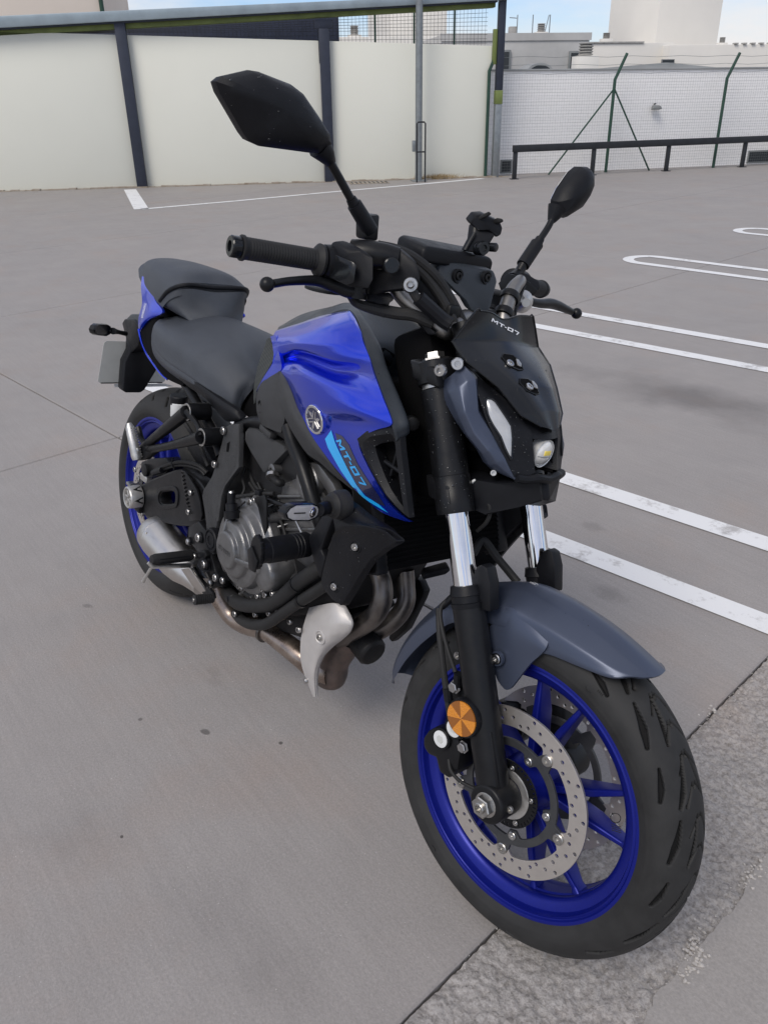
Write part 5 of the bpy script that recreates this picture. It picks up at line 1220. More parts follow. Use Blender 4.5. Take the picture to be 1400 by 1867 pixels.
# ------------------------------------------------------------------ instrument, mounting plate, phone holder
DS = [(0.966,-0.062,1.127), (0.9729,-0.062,1.1362), (0.9807,-0.06,1.1393), (1.0107,0.066,1.1441), (1.0151,0.068,1.1411), (1.0195,0.068,1.1254), (1.0148,0.066,1.1207), (0.9894,-0.03,1.121), (0.9768,-0.045,1.1212)]
dsh = make('instrument', Geo().prism([(0.9977,0.0938,1.1348), (0.9992,0.0833,1.1409), np.array((0.9992,0.0833,1.1409)) * [1, -1, 1], np.array((0.9977,0.0938,1.1348)) * [1, -1, 1], np.array((0.9977,0.0938,1.1348)) * [1, -1, 1] - np.array([0, 0, .022]), np.array((0.9977,0.0938,1.1348)) - np.array([0, 0, .022])], (-.07, 0, .012)), M['plastic'], BIKE, 'F', bev=.007, seg=3)
MP = [(0.9876,-0.045,1.1154), (0.9969,-0.035,1.1196), (1.0312,0.06,1.1206), (1.0395,0.065,1.1042), (1.0532,0.045,1.0587), (1.0546,0.035,1.0467), (1.0425,0.01,1.0457), (1.0308,0,1.0628), (0.9962,-0.045,1.0982)]
mp_ = make('instrument_bracket', Geo().prism(MP, (-.022, 0, .004)), M['cover'], BIKE, 'F', bev=.005)
for c in ((1.0113,-0.012,1.1009), (1.0308,0.042,1.1064)):
    make('screw_recess', Geo().lathe(c, (1, 0, .1), [(-.004, .0125), (.0022, .0125), (.0022, .0095), (-.002, .0090)], 20), M['plastic'], mp_, 'F'); bolt('screw', np.array(c) + np.array([.0005, 0, 0]), (1, 0, .1), .0072, M['satin'], mp_, 'F', .004)
ph = make('phone_holder', Geo().prism([(0.9785,0.03,1.1911), (0.9885,0.03,1.2061), (0.9954,0.045,1.2099), (1.0084,0.075,1.2035), (1.015,0.078,1.1943), (1.0163,0.076,1.182), (1.0113,0.07,1.1759), (1.006,0.05,1.1848), (0.9962,0.035,1.1817)], (-.02, .006, .006)), M['plastic'], BIKE, 'F', bev=.003)
make('holder_pad', Geo().prism([(0.9852,0.035,1.2027), (0.9947,0.04,1.2091), (0.9974,0.05,1.2062), (0.9909,0.036,1.1979)], (.012, 0, .008)), M['rubber'], ph, 'F', bev=.003)
make('holder_pad', Geo().prism([(1,0.06,1.2042), (1.0046,0.07,1.2042), (1.007,0.075,1.1996), (1.0033,0.065,1.1959)], (.012, 0, .006)), M['rubber'], ph, 'F', bev=.003)
make('holder_arm', Geo().prism([(0.9857,0.035,1.1917), (1.003,0.06,1.1933), (1.0146,0.062,1.1781), (1.0095,0.055,1.1578), (1.0059,0.045,1.1448), (0.9911,0.02,1.1437), (0.992,0.03,1.1656)], (-.016, .0, .0)), M['satin'], ph, 'F', bev=.004)
make('holder_knob', Geo().lathe((1.0051,0.04,1.1535), unit((1, -.3, .1)), [(-.01, .012), (.006, .013), (.012, .011), (.012, .006), (.009, .005), (.009, 0)], 18), M['gloss'], ph, 'F')
make('holder_knob', Geo().lathe((1.0099,0.062,1.1587), unit((1, .2, .1)), [(-.012, .008), (.010, .008), (.012, .006), (.012, 0)], 14), M['gloss'], ph, 'F')
make('holder_rod', Geo().cyl((0.994,0.03,1.1771), (0.9924,0.015,1.1451),   .0035, n=10), M['satin'], ph, 'F')
# ------------------------------------------------------------------ fuel tank and side panels
TK = [[(0.5535,-0.085,0.9155), (0.5957,-0.086,0.9306), (0.6459,-0.088,0.9481), (0.7375,-0.092,0.9813), (0.8317,-0.1,1.0061)],
      [(0.5739,-0.105,0.9013), (0.628,-0.112,0.9167), (0.7021,-0.122,0.9379), (0.8201,-0.136,0.9721), (0.899,-0.134,0.9952)],
      [(0.6006,-0.118,0.8891), (0.6682,-0.13,0.9076), (0.7471,-0.145,0.926), (0.8712,-0.16,0.9495), (0.9538,-0.152,0.9717)],
      [(0.6177,-0.124,0.8765), (0.6744,-0.127,0.8944), (0.7473,-0.138,0.91), (0.8881,-0.158,0.9231), (0.9938,-0.164,0.9516)],
      [(0.6213,-0.127,0.8598), (0.6527,-0.113,0.8762), (0.7011,-0.106,0.8881), (0.8506,-0.126,0.8982), (1.0175,-0.172,0.9353)],
      [(0.6306,-0.13,0.8492), (0.6906,-0.134,0.8699), (0.7581,-0.142,0.8875), (0.894,-0.158,0.8952), (1.05,-0.182,0.9181)],
      [(0.672,-0.136,0.8485), (0.7314,-0.15,0.8594), (0.8057,-0.164,0.8814), (0.9367,-0.182,0.8909), (1.0817,-0.192,0.9015)],
      [(0.7162,-0.143,0.8355), (0.7747,-0.16,0.8459), (0.8526,-0.175,0.8657), (0.9775,-0.192,0.8779), (1.1069,-0.199,0.8885)],
      [(0.7637,-0.151,0.8076), (0.819,-0.167,0.8186), (0.8998,-0.183,0.8389), (1.0179,-0.2,0.8639), (1.1268,-0.204,0.8734)],
      [(0.8029,-0.158,0.7887), (0.8414,-0.161,0.7965), (0.8966,-0.165,0.8124), (0.9773,-0.178,0.834), (1.0813,-0.199,0.8525)],
      [(0.8374,-0.163,0.7736), (0.8768,-0.165,0.7833), (0.9199,-0.169,0.7984), (0.9742,-0.178,0.817), (1.0304,-0.191,0.8236)],
      [(0.8908,-0.168,0.7554), (0.9174,-0.17,0.7661), (0.9488,-0.174,0.7804), (0.9899,-0.181,0.7956), (1.0301,-0.189,0.8057)],
      [(0.9465,-0.171,0.7374), (0.9694,-0.174,0.7495), (0.9994,-0.178,0.7638), (1.03,-0.183,0.7764), (1.0532,-0.187,0.7833)],
      [(1.0012,-0.173,0.7237), (1.0196,-0.176,0.7356), (1.045,-0.18,0.749), (1.069,-0.184,0.7587), (1.0853,-0.186,0.7605)],
      [(1.0501,-0.173,0.7133), (1.0677,-0.176,0.7242), (1.0869,-0.179,0.7336), (1.1033,-0.182,0.7399), (1.1151,-0.184,0.7395)],
      [(1.0989,-0.173,0.7082), (1.1135,-0.175,0.7161), (1.1281,-0.177,0.7229), (1.1374,-0.178,0.7266), (1.146,-0.179,0.727)],
      [(1.1591,-0.172,0.7155), (1.1641,-0.173,0.7177), (1.1678,-0.174,0.7193), (1.1705,-0.174,0.7203), (1.1731,-0.174,0.7213)]]
def fold(col, rows_, k=.22):
    # doubles chosen rows so that the panel keeps a crisp fold along them
    o = []
    for i, p in enumerate(col):
        p = np.array(p)
        if i in rows_ and 0 < i < len(col) - 1: o += [p + (np.array(col[i - 1]) - p) * k, p + (np.array(col[i + 1]) - p) * k]
        else: o.append(p)
    return o
TKF = [list(c) for c in zip(*[fold(c, (2, 4, 5, 8, 9)) for c in zip(*TK)])]
tkg = Geo().patch(TKF, 5, 7, (0, .006, -.001))
TKB = bvh_of(tkg)
tank = make('tank_panel', tkg, M['blue'], BIKE, ang=60)
make('tank_panel', mirrored(tkg), M['blue'], BIKE, ang=60)
# dark centre cover between the two painted panels
ED = [TK[0][0], TK[0][2], TK[0][3], TK[0][4], TK[2][4], TK[4][4], TK[6][4], TK[8][4], (1.1317,-0.197,0.8517)]
CN = [(0.4348,0,0.9024), (0.5221,0,0.9473), (0.6253,0,0.981), (0.7175,0,1.0025), (.855, 0, .955), (.865, 0, .89), (.87, 0, .82), (.87, 0, .75), (.87, 0, .68)]
cv = []
for e, cc in zip(ED, CN):
    e = np.array(e) + np.array([.002, .002, .001]); k = len(cv); cc = np.array(cc)
    if k < 4: m1, m2 = e * .66 + cc * .34 + np.array([0, 0, .004]), e * .33 + cc * .67 + np.array([0, 0, .004])
    else:
        m1 = e * np.array([1, .84, 1]) + np.array([.004 - .004 * (k - 4), 0, .004]); m2 = e * np.array([.5, 1, .5]) + cc * np.array([.5, 1, .5]); m2[1] = e[1] * .62; m2[0] -= .02
    cv.append([e, m1, m2, cc, m2 * [1, -1, 1], m1 * [1, -1, 1], e * [1, -1, 1]])
cvg = Geo().patch(cv, 6, 6, (-.004, 0, -.006))
make('tank_cover', cvg, M['cover'], BIKE, ang=50)
cvb = bvh_of(cvg)
make('cover_socket', Geo().prism([onto(p, cvb, unit((-.7, .5, -.5)), .001) for p in ((0.9497,-0.1,1.0001), (0.9545,-0.095,1.0069), (0.9733,-0.08,1.0071), (0.9777,-0.09,0.9884), (0.9726,-0.095,0.9834), (0.9563,-0.105,0.9857))], (-.012, .008, -.008)), M['void'], BIKE, 'B', bev=.001)
make('filler_cap', Geo().lathe((.60, 0, 1.012), (.05, 0, 1), [(0, .045), (.006, .045), (.009, .040), (.009, 0)], 32), M['satin'], BIKE)
# round emblem: ring with three crossed tuning forks
_c = np.array((0.8645,-0.17,0.8066)); h = TKB.find_nearest(Vector(_c)); ec = np.array(h[0]); en = np.array(h[1]); en = en if en[1] < 0 else -en
en = unit(en * .6 + np.array([.05, -1, .1]) * .4)
eu = unit(np.cross((0, 0, 1), en)); ev = np.cross(en, eu)
ec = ec + en * .0075
emb = make('emblem', Geo().lathe(ec, en, [(-.006, .0285), (.002, .0285), (.003, .0275), (.003, .0235), (.0012, .0228), (.0012, 0)], 48), M['chrome'], tank)
make('emblem_field', Geo().lathe(ec + en * .0013, en, [(0, .0227), (.0004, .0226), (.0004, 0)], 48), M['navy'], tank)
for k in range(3):
    a = rad(78 + 120 * k); d = np.array([math.cos(a), math.sin(a)]); t_ = np.array([-d[1], d[0]])
    def fk(q): return ec + en * .0018 + eu * q[0] + ev * q[1]
    g = Geo()
    for sg in (-1, 1):
        p0, p1 = t_ * sg * .0032 + d * .001, t_ * sg * .0032 + d * .0185
        g.prism([fk(p0 - t_ * .0011), fk(p1 - t_ * .0011), fk(p1 + t_ * .0011), fk(p0 + t_ * .0011)], en * .0013)
    p0, p1 = -d * .021, -d * .002
    g.prism([fk(p0), fk(p0 * .72 + p1 * .28 - t_ * .0030), fk(p1 - t_ * .0014), fk(p1 + t_ * .0014), fk(p0 * .72 + p1 * .28 + t_ * .0030)], en * .0013)
    make('tuning_fork', g, M['chrome'], tank)
# decals on the lower panel
dy = (0, 1, 0)
def xz(*pts): return [(p[0], p[2]) for p in pts]
def decal(poly, m, nm, off, step=.008):
    V2, F2 = subdiv_polys(poly, step)
    return make(nm, drape(V2, F2, TKB, (0, -.2, 0), (1, 0, 0), (0, 0, 1), dy, off), m, tank, recalc=False)
decal([xz((0.9326,-0.172,0.8013), (0.9622,-0.176,0.8042), (0.9915,-0.18,0.7971), (1.0214,-0.181,0.7734), (1.0558,-0.182,0.7559), (1.0882,-0.181,0.7393), (1.1081,-0.177,0.7243), (1.089,-0.176,0.721), (1.0488,-0.176,0.7224), (1.022,-0.176,0.7323), (0.9758,-0.174,0.7599))], M['navy'], 'dark_decal', .0006)
decal([xz((0.9154,-0.17,0.8013), (0.8988,-0.168,0.7794), (0.9142,-0.168,0.7671), (0.9669,-0.172,0.74), (1.0212,-0.173,0.7172), (1.0629,-0.173,0.714), (1.1156,-0.174,0.7148), (1.089,-0.176,0.721), (1.0478,-0.175,0.7209), (1.0207,-0.175,0.7318), (0.9756,-0.174,0.7609), (0.9357,-0.172,0.7866))], M['cyan'], 'cyan_stripe', .0010)
# MT-07 reading down the dark decal
q0, q1, q2 = np.array((0.9399,-0.174,0.7891)), np.array((1.0363,-0.181,0.7358)), np.array((0.9566,-0.175,0.7994))
s0_, s1_, up_ = q0[[0, 2]], q1[[0, 2]], (q2 - q0)[[0, 2]]
dr = (s1_ - s0_) / 5.3
LV = [[tuple(s0_ + dr * (x + .15 * y) + up_ * y * .92) for x, y in P] for P in MT07]
decal(LV, M['cyan'], 'lettering', .0011, .005)
# air duct in front of the panel
DO = [(1.0222,-0.19,0.8181), (1.0498,-0.194,0.8401), (1.0869,-0.197,0.8559), (1.1192,-0.197,0.8682), (1.1307,-0.192,0.8658), (1.1374,-0.188,0.8345), (1.1478,-0.184,0.8002), (1.1593,-0.18,0.7612), (1.1698,-0.176,0.7271), (1.1494,-0.179,0.7313), (1.1161,-0.183,0.7427), (1.0883,-0.186,0.7606), (1.0574,-0.188,0.7848), (1.0346,-0.19,0.8061)]
DIN = [(1.0713,-0.188,0.8194), (1.0855,-0.189,0.8296), (1.1019,-0.189,0.8366), (1.1167,-0.188,0.8429), (1.1201,-0.186,0.8364), (1.1254,-0.184,0.8154), (1.1348,-0.182,0.7899), (1.1466,-0.179,0.7613), (1.157,-0.177,0.7378), (1.1397,-0.179,0.7471), (1.12,-0.181,0.7596), (1.1021,-0.183,0.7769), (1.0849,-0.185,0.7965), (1.075,-0.187,0.8109)]
g = Geo()
DO_, DI_ = np.array(DO), np.array(DIN)
mid = .55 * DO_ + .45 * DI_ + np.array([0, -.006, 0]); 
dk = make('air_duct', Geo().rings([DO_ + np.array([0, .012, 0]), DO_, mid, DI_, DI_ + np.array([-.01, .03, 0])], caps=(False, False)), M['plastic'], BIKE, ang=40)
make('duct_back', Geo().prism(DI_ + np.array([-.008, .026, 0]), (0, .004, 0)), M['void'], dk)
make('duct_vane', Geo().tube([DI_[12] + np.array([.0, .012, 0]), DI_[6] + np.array([0, .012, 0])], .004, 8, 0), M['plastic'], dk)
make('duct_vane', Geo().tube([DI_[11] + np.array([.0, .012, 0]), DI_[3] + np.array([0, .014, 0])], .003, 8, 0), M['plastic'], dk)
g2 = Geo().rings([DO_ + np.array([0, .012, 0]), DO_, mid, DI_, DI_ + np.array([-.01, .03, 0])], caps=(False, False))
make('air_duct', mirrored(g2), M['plastic'], BIKE, ang=40)
# shade behind the fork put into near-black colour: radiator air box and frame head
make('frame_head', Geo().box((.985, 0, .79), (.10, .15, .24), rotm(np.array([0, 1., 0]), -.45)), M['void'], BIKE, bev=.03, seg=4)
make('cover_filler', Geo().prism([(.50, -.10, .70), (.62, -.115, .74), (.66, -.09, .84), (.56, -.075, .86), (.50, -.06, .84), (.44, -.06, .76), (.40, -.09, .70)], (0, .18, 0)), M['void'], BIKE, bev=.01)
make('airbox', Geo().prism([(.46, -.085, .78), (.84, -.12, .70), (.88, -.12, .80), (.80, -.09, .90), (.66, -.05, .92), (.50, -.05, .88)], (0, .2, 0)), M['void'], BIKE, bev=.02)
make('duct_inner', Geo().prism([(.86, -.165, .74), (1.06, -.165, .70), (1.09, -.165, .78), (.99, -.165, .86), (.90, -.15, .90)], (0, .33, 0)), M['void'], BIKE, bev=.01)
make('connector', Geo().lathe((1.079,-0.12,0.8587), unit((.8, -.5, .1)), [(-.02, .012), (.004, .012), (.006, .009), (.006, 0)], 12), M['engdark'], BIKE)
# textured knee pad
KP = [[(0.5285,-0.09,0.8925), (0.5469,-0.097,0.8972), (0.562,-0.102,0.9002)], [(0.5232,-0.094,0.8671), (0.5644,-0.106,0.8733), (0.6121,-0.121,0.8788)], [(0.5178,-0.1,0.8328), (0.5711,-0.114,0.8473), (0.6189,-0.127,0.8605)],
      [(0.5215,-0.108,0.7941), (0.5582,-0.119,0.8081), (0.5921,-0.13,0.82)], [(0.532,-0.114,0.7669), (0.5524,-0.121,0.7785), (0.5757,-0.13,0.7919)], [(0.5479,-0.12,0.7513), (0.5552,-0.123,0.7545), (0.5623,-0.126,0.759)]]
def padmat():
    m = mat('embossed_knee_pad', (.022, .025, .024), .5)
    t = m.node_tree; b = t.nodes['Principled BSDF']; co = t.nodes.new('ShaderNodeTexCoord'); mpn = t.nodes.new('ShaderNodeMapping')
    mpn.inputs['Rotation'].default_value = (rad(90), rad(35), 0); t.links.new(co.outputs['Object'], mpn.inputs['Vector'])
    br = t.nodes.new('ShaderNodeTexBrick'); br.inputs['Scale'].default_value = 1; br.inputs['Brick Width'].default_value = .016; br.inputs['Row Height'].default_value = .006; br.inputs['Mortar Size'].default_value = .0011
    t.links.new(mpn.outputs['Vector'], br.inputs['Vector']); bp = t.nodes.new('ShaderNodeBump'); bp.inputs['Distance'].default_value = .003; bp.inputs['Strength'].default_value = 1
    t.links.new(br.outputs['Fac'], bp.inputs['Height']); t.links.new(bp.outputs['Normal'], b.inputs['Normal'])
    r = t.nodes.new('ShaderNodeMix'); r.data_type = 'RGBA'; r.inputs['A'].default_value = (.018, .020, .020, 1); r.inputs['B'].default_value = (.06, .066, .062, 1)
    t.links.new(br.outputs['Fac'], r.inputs['Factor']); t.links.new(r.outputs['Result'], b.inputs['Base Color']); return m
M['pad'] = padmat()
def both(nm, g, m, fr='B', **k):
    o = make(nm, g, m, BIKE, fr, **k); make(nm, mirrored(g), m, BIKE, fr, **k); return o
both('knee_pad', Geo().patch(KP, 6, 6, (0, .006, 0)), M['pad'], ang=50)
both('tank_edge', Geo().patch([[(0.563,-0.103,0.9039), (0.5906,-0.108,0.9128)], [(0.6143,-0.121,0.8792), (0.6375,-0.125,0.8876)], [(0.6175,-0.126,0.859), (0.674,-0.137,0.8581)], [(0.5923,-0.13,0.8189), (0.6334,-0.135,0.8312)], [(0.5732,-0.132,0.7853), (0.5883,-0.134,0.8012)]], 5, 4, (0, .008, 0)), M['blue'], ang=50)
# grey textured side cover with its slot, and the long grey trim under the tank
M['sidegrey'] = mat('grey_textured_plastic', (.032, .033, .035), .52, var=.15, vs=40, bump=.6, bs=1500)
SCV = [[(0.6035,-0.13,0.8216), (0.6293,-0.133,0.8349), (0.6568,-0.136,0.8472), (0.6679,-0.138,0.8533)], [(0.59,-0.134,0.8052), (0.6288,-0.14,0.8161), (0.6611,-0.144,0.8253), (0.6793,-0.146,0.8287)],
       [(0.5867,-0.138,0.7828), (0.6322,-0.146,0.7911), (0.6691,-0.15,0.8008), (0.6952,-0.15,0.803)], [(0.5911,-0.14,0.7646), (0.6412,-0.149,0.7699), (0.6811,-0.152,0.7785), (0.7142,-0.15,0.7828)],
       [(0.5995,-0.14,0.7437), (0.6493,-0.149,0.7507), (0.6878,-0.151,0.7569), (0.7237,-0.149,0.7693)], [(0.6184,-0.138,0.7245), (0.651,-0.145,0.7282), (0.6813,-0.147,0.7312), (0.7102,-0.146,0.7338)]]
scg = Geo().patch(SCV, 5, 5, (0, .008, 0)); sc_ = both('side_cover', scg, M['sidegrey'], ang=50)
make('cover_slot', Geo().prism([(0.6015,-0.1425,0.771), (0.6133,-0.1445,0.7778), (0.6226,-0.146,0.7671), (0.6211,-0.145,0.7523), (0.6103,-0.1425,0.748)], (0, .012, 0)), M['void'], sc_, 'B')
TR = [[(0.6642,-0.137,0.8524), (0.6728,-0.137,0.8533), (0.6815,-0.137,0.8531)], [(0.6772,-0.146,0.8281), (0.6981,-0.148,0.839), (0.7127,-0.144,0.8403)], [(0.6955,-0.152,0.8077), (0.7261,-0.155,0.8202), (0.7443,-0.15,0.8248)], [(0.72,-0.155,0.7846), (0.7528,-0.16,0.8004), (0.7691,-0.153,0.8069)],
      [(0.7536,-0.156,0.7621), (0.7896,-0.164,0.7818), (0.8084,-0.159,0.7892)], [(0.787,-0.155,0.7424), (0.8285,-0.166,0.7634), (0.8452,-0.164,0.7716)], [(0.8272,-0.154,0.7255), (0.8681,-0.167,0.7482), (0.893,-0.168,0.754)],
      [(0.8735,-0.156,0.7239), (0.9128,-0.168,0.7388), (0.9373,-0.171,0.7385)], [(0.9199,-0.16,0.7189), (0.948,-0.168,0.7269), (0.9673,-0.172,0.7296)], [(0.9839,-0.164,0.7135), (0.999,-0.168,0.7172), (1.0159,-0.173,0.7184)], [(1.0499,-0.17,0.7109), (1.056,-0.171,0.7112), (1.0621,-0.172,0.7115)]]
both('tank_trim', Geo().patch(TR, 5, 4, (0, .010, 0)), M['sidegrey'], ang=45)
both('intake_cover', Geo().prism([(0.5413,-0.135,0.6855), (0.539,-0.125,0.6959), (0.5649,-0.118,0.7044), (0.6948,-0.118,0.6989), (0.7127,-0.13,0.6968), (0.6441,-0.138,0.6207), (0.5808,-0.138,0.6481), (0.5502,-0.138,0.6654)], (0, .07, 0)), M['sidegrey'], bev=.006)
make('intake_plug', Geo().box(np.array((0.6313,-0.128,0.7131)), (.05, .02, .016), rotm(np.array([0, 1., 0]), .15)), M['sidegrey'], BIKE, bev=.005)
# ------------------------------------------------------------------ seats
def loft(secs, n_u, n_v):
    return Geo().patch(secs, n_u, n_v, (0, 0, -.0))
def seat_rows(rows):
    R = []
    for x, wd, zc, ze, zb, crown in rows:
        r = [(x, -wd * .96, zb), (x, -wd * 1.02, .5 * (zb + ze)), (x, -wd, ze), (x, -wd * .86, ze + (zc - ze) * .62 + crown * .5), (x, -wd * .5, zc - (zc - ze) * .08), (x, 0, zc)]
        R.append(r + [(a, -b, c) for a, b, c in r[-2::-1]])
    return R
SEAT = [[(0.3896,-0.045,0.6862), (0.4333,-0.085,0.701), (0.4604,-0.105,0.713), (0.4599,-0.095,0.7479), (0.4614,-0.065,0.7867), (0.3898,0,0.7986)],
        [(0.4321,-0.088,0.6927), (0.4502,-0.118,0.712), (0.451,-0.128,0.7255), (0.4522,-0.118,0.7657), (0.4374,-0.075,0.8043), (0.3626,0,0.8167)],
        [(0.3895,-0.118,0.7128), (0.4001,-0.142,0.7334), (0.3947,-0.146,0.7478), (0.398,-0.134,0.79), (0.385,-0.085,0.83), (0.3142,0,0.8442)],
        [(0.2839,-0.132,0.7279), (0.3044,-0.156,0.7494), (0.2973,-0.158,0.7664), (0.2993,-0.146,0.808), (0.2939,-0.09,0.8475), (0.2402,0,0.8637)],
        [(0.1389,-0.135,0.7349), (0.1558,-0.157,0.7585), (0.1494,-0.158,0.7766), (0.1582,-0.148,0.8188), (0.1566,-0.09,0.8518), (0.1397,0,0.8743)],
        [(0.0127,-0.122,0.7488), (0.0348,-0.14,0.7723), (0.0332,-0.142,0.798), (0.0382,-0.132,0.8308), (0.0291,-0.08,0.8482), (0.0379,0,0.8705)],
        [(-0.0396,-0.1,0.7874), (0.0015,-0.12,0.8097), (0.0081,-0.122,0.8254), (0.0118,-0.112,0.8395), (-0.0065,-0.07,0.8421), (-0.027,0,0.85)]]
def fullrow(r): return [tuple(p) for p in r] + [(p[0], -p[1], p[2]) for p in r[-2::-1]]
sg_ = Geo().patch([fullrow(r) for r in SEAT], 7, 5, (0, 0, -.012))
seat = make('rider_seat', sg_, M['seat'], BIKE, ang=50)
SB = bvh_of(sg_)
# seam across the seat sides
# pillion pad: front face, seam band and top
PT = [[(0.01,-0.115,0.8863), (0.0618,-0.111,0.9271), (0.0946,-0.082,0.9476), (0.0785,0,0.9475)],
      [(-0.0422,-0.112,0.9065), (0.0022,-0.101,0.9494), (0.0417,-0.065,0.9714), (0.0425,0,0.9748)],
      [(-0.1253,-0.1,0.9281), (-0.0988,-0.086,0.9634), (-0.0748,-0.05,0.978), (-0.0521,0,0.9849)],
      [(-0.1749,-0.085,0.9443), (-0.1824,-0.07,0.9652), (-0.1782,-0.04,0.9756), (-0.1654,0,0.9805)],
      [(-0.2001,-0.075,0.952), (-0.2168,-0.062,0.9598), (-0.2239,-0.035,0.9701), (-0.2134,0,0.9758)]]
PF = [[(0.0159,-0.1,0.8709), (0.0961,-0.085,0.8602), (0.1318,-0.055,0.8468), (0.1393,0,0.8371)],
      [(0.0121,-0.114,0.8781), (0.0737,-0.102,0.885), (0.1096,-0.062,0.8804), (0.1427,0,0.8748)],
      [(0.0102,-0.115,0.8849), (0.0565,-0.111,0.9151), (0.104,-0.078,0.9342), (0.1034,0,0.9289)]]
pil = make('pillion_seat', Geo().patch([fullrow(r) for r in PT], 6, 5, (0, 0, -.03)), M['seat'], BIKE, ang=45)
make('pillion_front', Geo().patch([fullrow(r) for r in PF], 6, 5, (-.02, 0, 0)), M['seat'], pil, ang=45)
bandp = [np.array(p) + np.array([.002, 0, .002]) for p in fullrow([(0.0102,-0.115,0.8849), (0.0603,-0.1115,0.9213), (0.0977,-0.08,0.9413), (0.0894,0,0.9379)])]
make('pillion_seam', Geo().tube(bandp, .0058, 10, 6), M['plastic'], pil)
make('pillion_base', Geo().prism([(-0.1988,-0.075,0.9387), (-0.0272,-0.1,0.875), (-0.0135,-0.09,0.8662), (0.078,-0.06,0.8407), (-0.0812,-0.06,0.8559), (-0.2338,-0.06,0.9227)], (0, .13, 0)), M['void'], BIKE)
make('seat_base', Geo().prism([(.60, -.07, .70), (.30, -.09, .755), (-.02, -.08, .80), (-.18, -.06, .84), (-.10, -.06, .86), (.1, -.08, .80), (.45, -.08, .74)], (0, .15, 0)), M['void'], BIKE, bev=.01)
# tail panels
TP = [[(-0.1773,-0.088,0.9243), (-0.1633,-0.089,0.9248), (-0.1492,-0.09,0.9238)], [(-0.1531,-0.1,0.8973), (-0.109,-0.104,0.8995), (-0.062,-0.108,0.8993)], [(-0.1123,-0.112,0.86), (-0.0545,-0.116,0.8696), (-0.012,-0.116,0.8811)],
      [(-0.1171,-0.118,0.8216), (-0.0401,-0.124,0.8441), (0.0464,-0.122,0.8625)], [(-0.114,-0.12,0.7994), (-0.077,-0.126,0.8107), (-0.0313,-0.124,0.8296)], [(-0.0998,-0.122,0.784), (-0.0914,-0.124,0.7886), (-0.0817,-0.125,0.7934)]]
tp_g = Geo().patch(TP, 6, 5, (0, .006, 0))
tail = both('tail_panel', tp_g, M['blue'], ang=50)
tpb = bvh_of(tp_g)
both('tail_edge', Geo().tube([(-0.0993,-0.124,0.79), (-0.0625,-0.13,0.7611), (-0.0205,-0.134,0.7415), (0.0311,-0.138,0.7276), (0.091,-0.14,0.7122), (0.1367,-0.14,0.7058)], [.003, .0028, .0026, .0025, .0024, .002], 8, 5), M['blue'])
TI = [[(-0.0951,-0.121,0.7909), (-0.0639,-0.119,0.8119), (-0.0169,-0.118,0.8354), (0.0146,-0.112,0.8458)], [(-0.0443,-0.131,0.7559), (-0.0358,-0.126,0.7756), (-0.0106,-0.124,0.8073), (-0.0011,-0.118,0.8238)], [(0.0343,-0.138,0.7313), (0.042,-0.136,0.7506), (0.0336,-0.13,0.7635), (0.0232,-0.126,0.7731)],
      [(0.1192,-0.14,0.7088), (0.1311,-0.14,0.7245), (0.1275,-0.136,0.7352), (0.1166,-0.13,0.7413)], [(0.2241,-0.138,0.7103), (0.2322,-0.138,0.722), (0.2348,-0.134,0.7324), (0.2407,-0.13,0.7421)]]
both('tail_side', Geo().patch(TI, 5, 5, (0, .01, 0)), M['void'], ang=50)
# maker's name on the tail, reading upwards
a_, b_ = np.array((-0.0856,-0.12,0.8257)), np.array((-0.0862,-0.115,0.8628))
V2, F2 = text_mesh('YAMAHA', .012)
V2[:, 0] *= np.linalg.norm(b_ - a_) * 1.12 / (V2[:, 0].max() - V2[:, 0].min()); V2[:, 1] *= 2.7
hit = tpb.find_nearest(Vector(.5 * (a_ + b_) + np.array([.006, 0, 0]))); tn = np.array(hit[1]); tn = tn if tn[1] < 0 else -tn
ey = unit(np.cross(tn, unit(a_ - b_))); ex = np.cross(ey, tn)
W_ = []
for v in V2:
    p = np.array(hit[0]) + ex * v[0] + ey * v[1]; q = np.array(tpb.find_nearest(Vector(p + tn * .004))[0]); W_.append(q + tn * .0012)
make('lettering', (np.array(W_), F2), M['white'], tail, recalc=False)
make('tail_cap', Geo().prism([(-0.2546,-0.07,0.9344), (-0.2602,-0.06,0.9466), (-0.2533,-0.05,0.9544), (-0.1735,-0.085,0.9296), (-0.1507,-0.098,0.9023), (-0.2116,-0.085,0.9166)], (0, .12, 0)), M['seat'], BIKE, bev=.004)
# side rail below the seat
SR = [[(0.132,-0.148,0.7575), (0.1579,-0.15,0.7478), (0.19,-0.146,0.7356)], [(0.2489,-0.156,0.7496), (0.2566,-0.156,0.7378), (0.2703,-0.15,0.7247)], [(0.3581,-0.156,0.7466), (0.3657,-0.156,0.734), (0.3749,-0.148,0.7164)],
      [(0.4395,-0.148,0.7347), (0.4457,-0.15,0.7196), (0.4392,-0.142,0.6953)], [(0.4891,-0.134,0.7244), (0.4888,-0.138,0.7078), (0.4616,-0.136,0.687)], [(0.5036,-0.124,0.7127), (0.5071,-0.128,0.7048), (0.498,-0.128,0.6971)]]
both('seat_rail_cover', Geo().patch(SR, 5, 5, (0, .012, 0)), M['plastic'], ang=45)
both('subframe_tube', Geo().tube([(0.2043,-0.12,0.7107), (0.3013,-0.125,0.6729), (0.3972,-0.13,0.6317), (0.4366,-0.13,0.5961)], .0135, 14, 4), M['satin'])
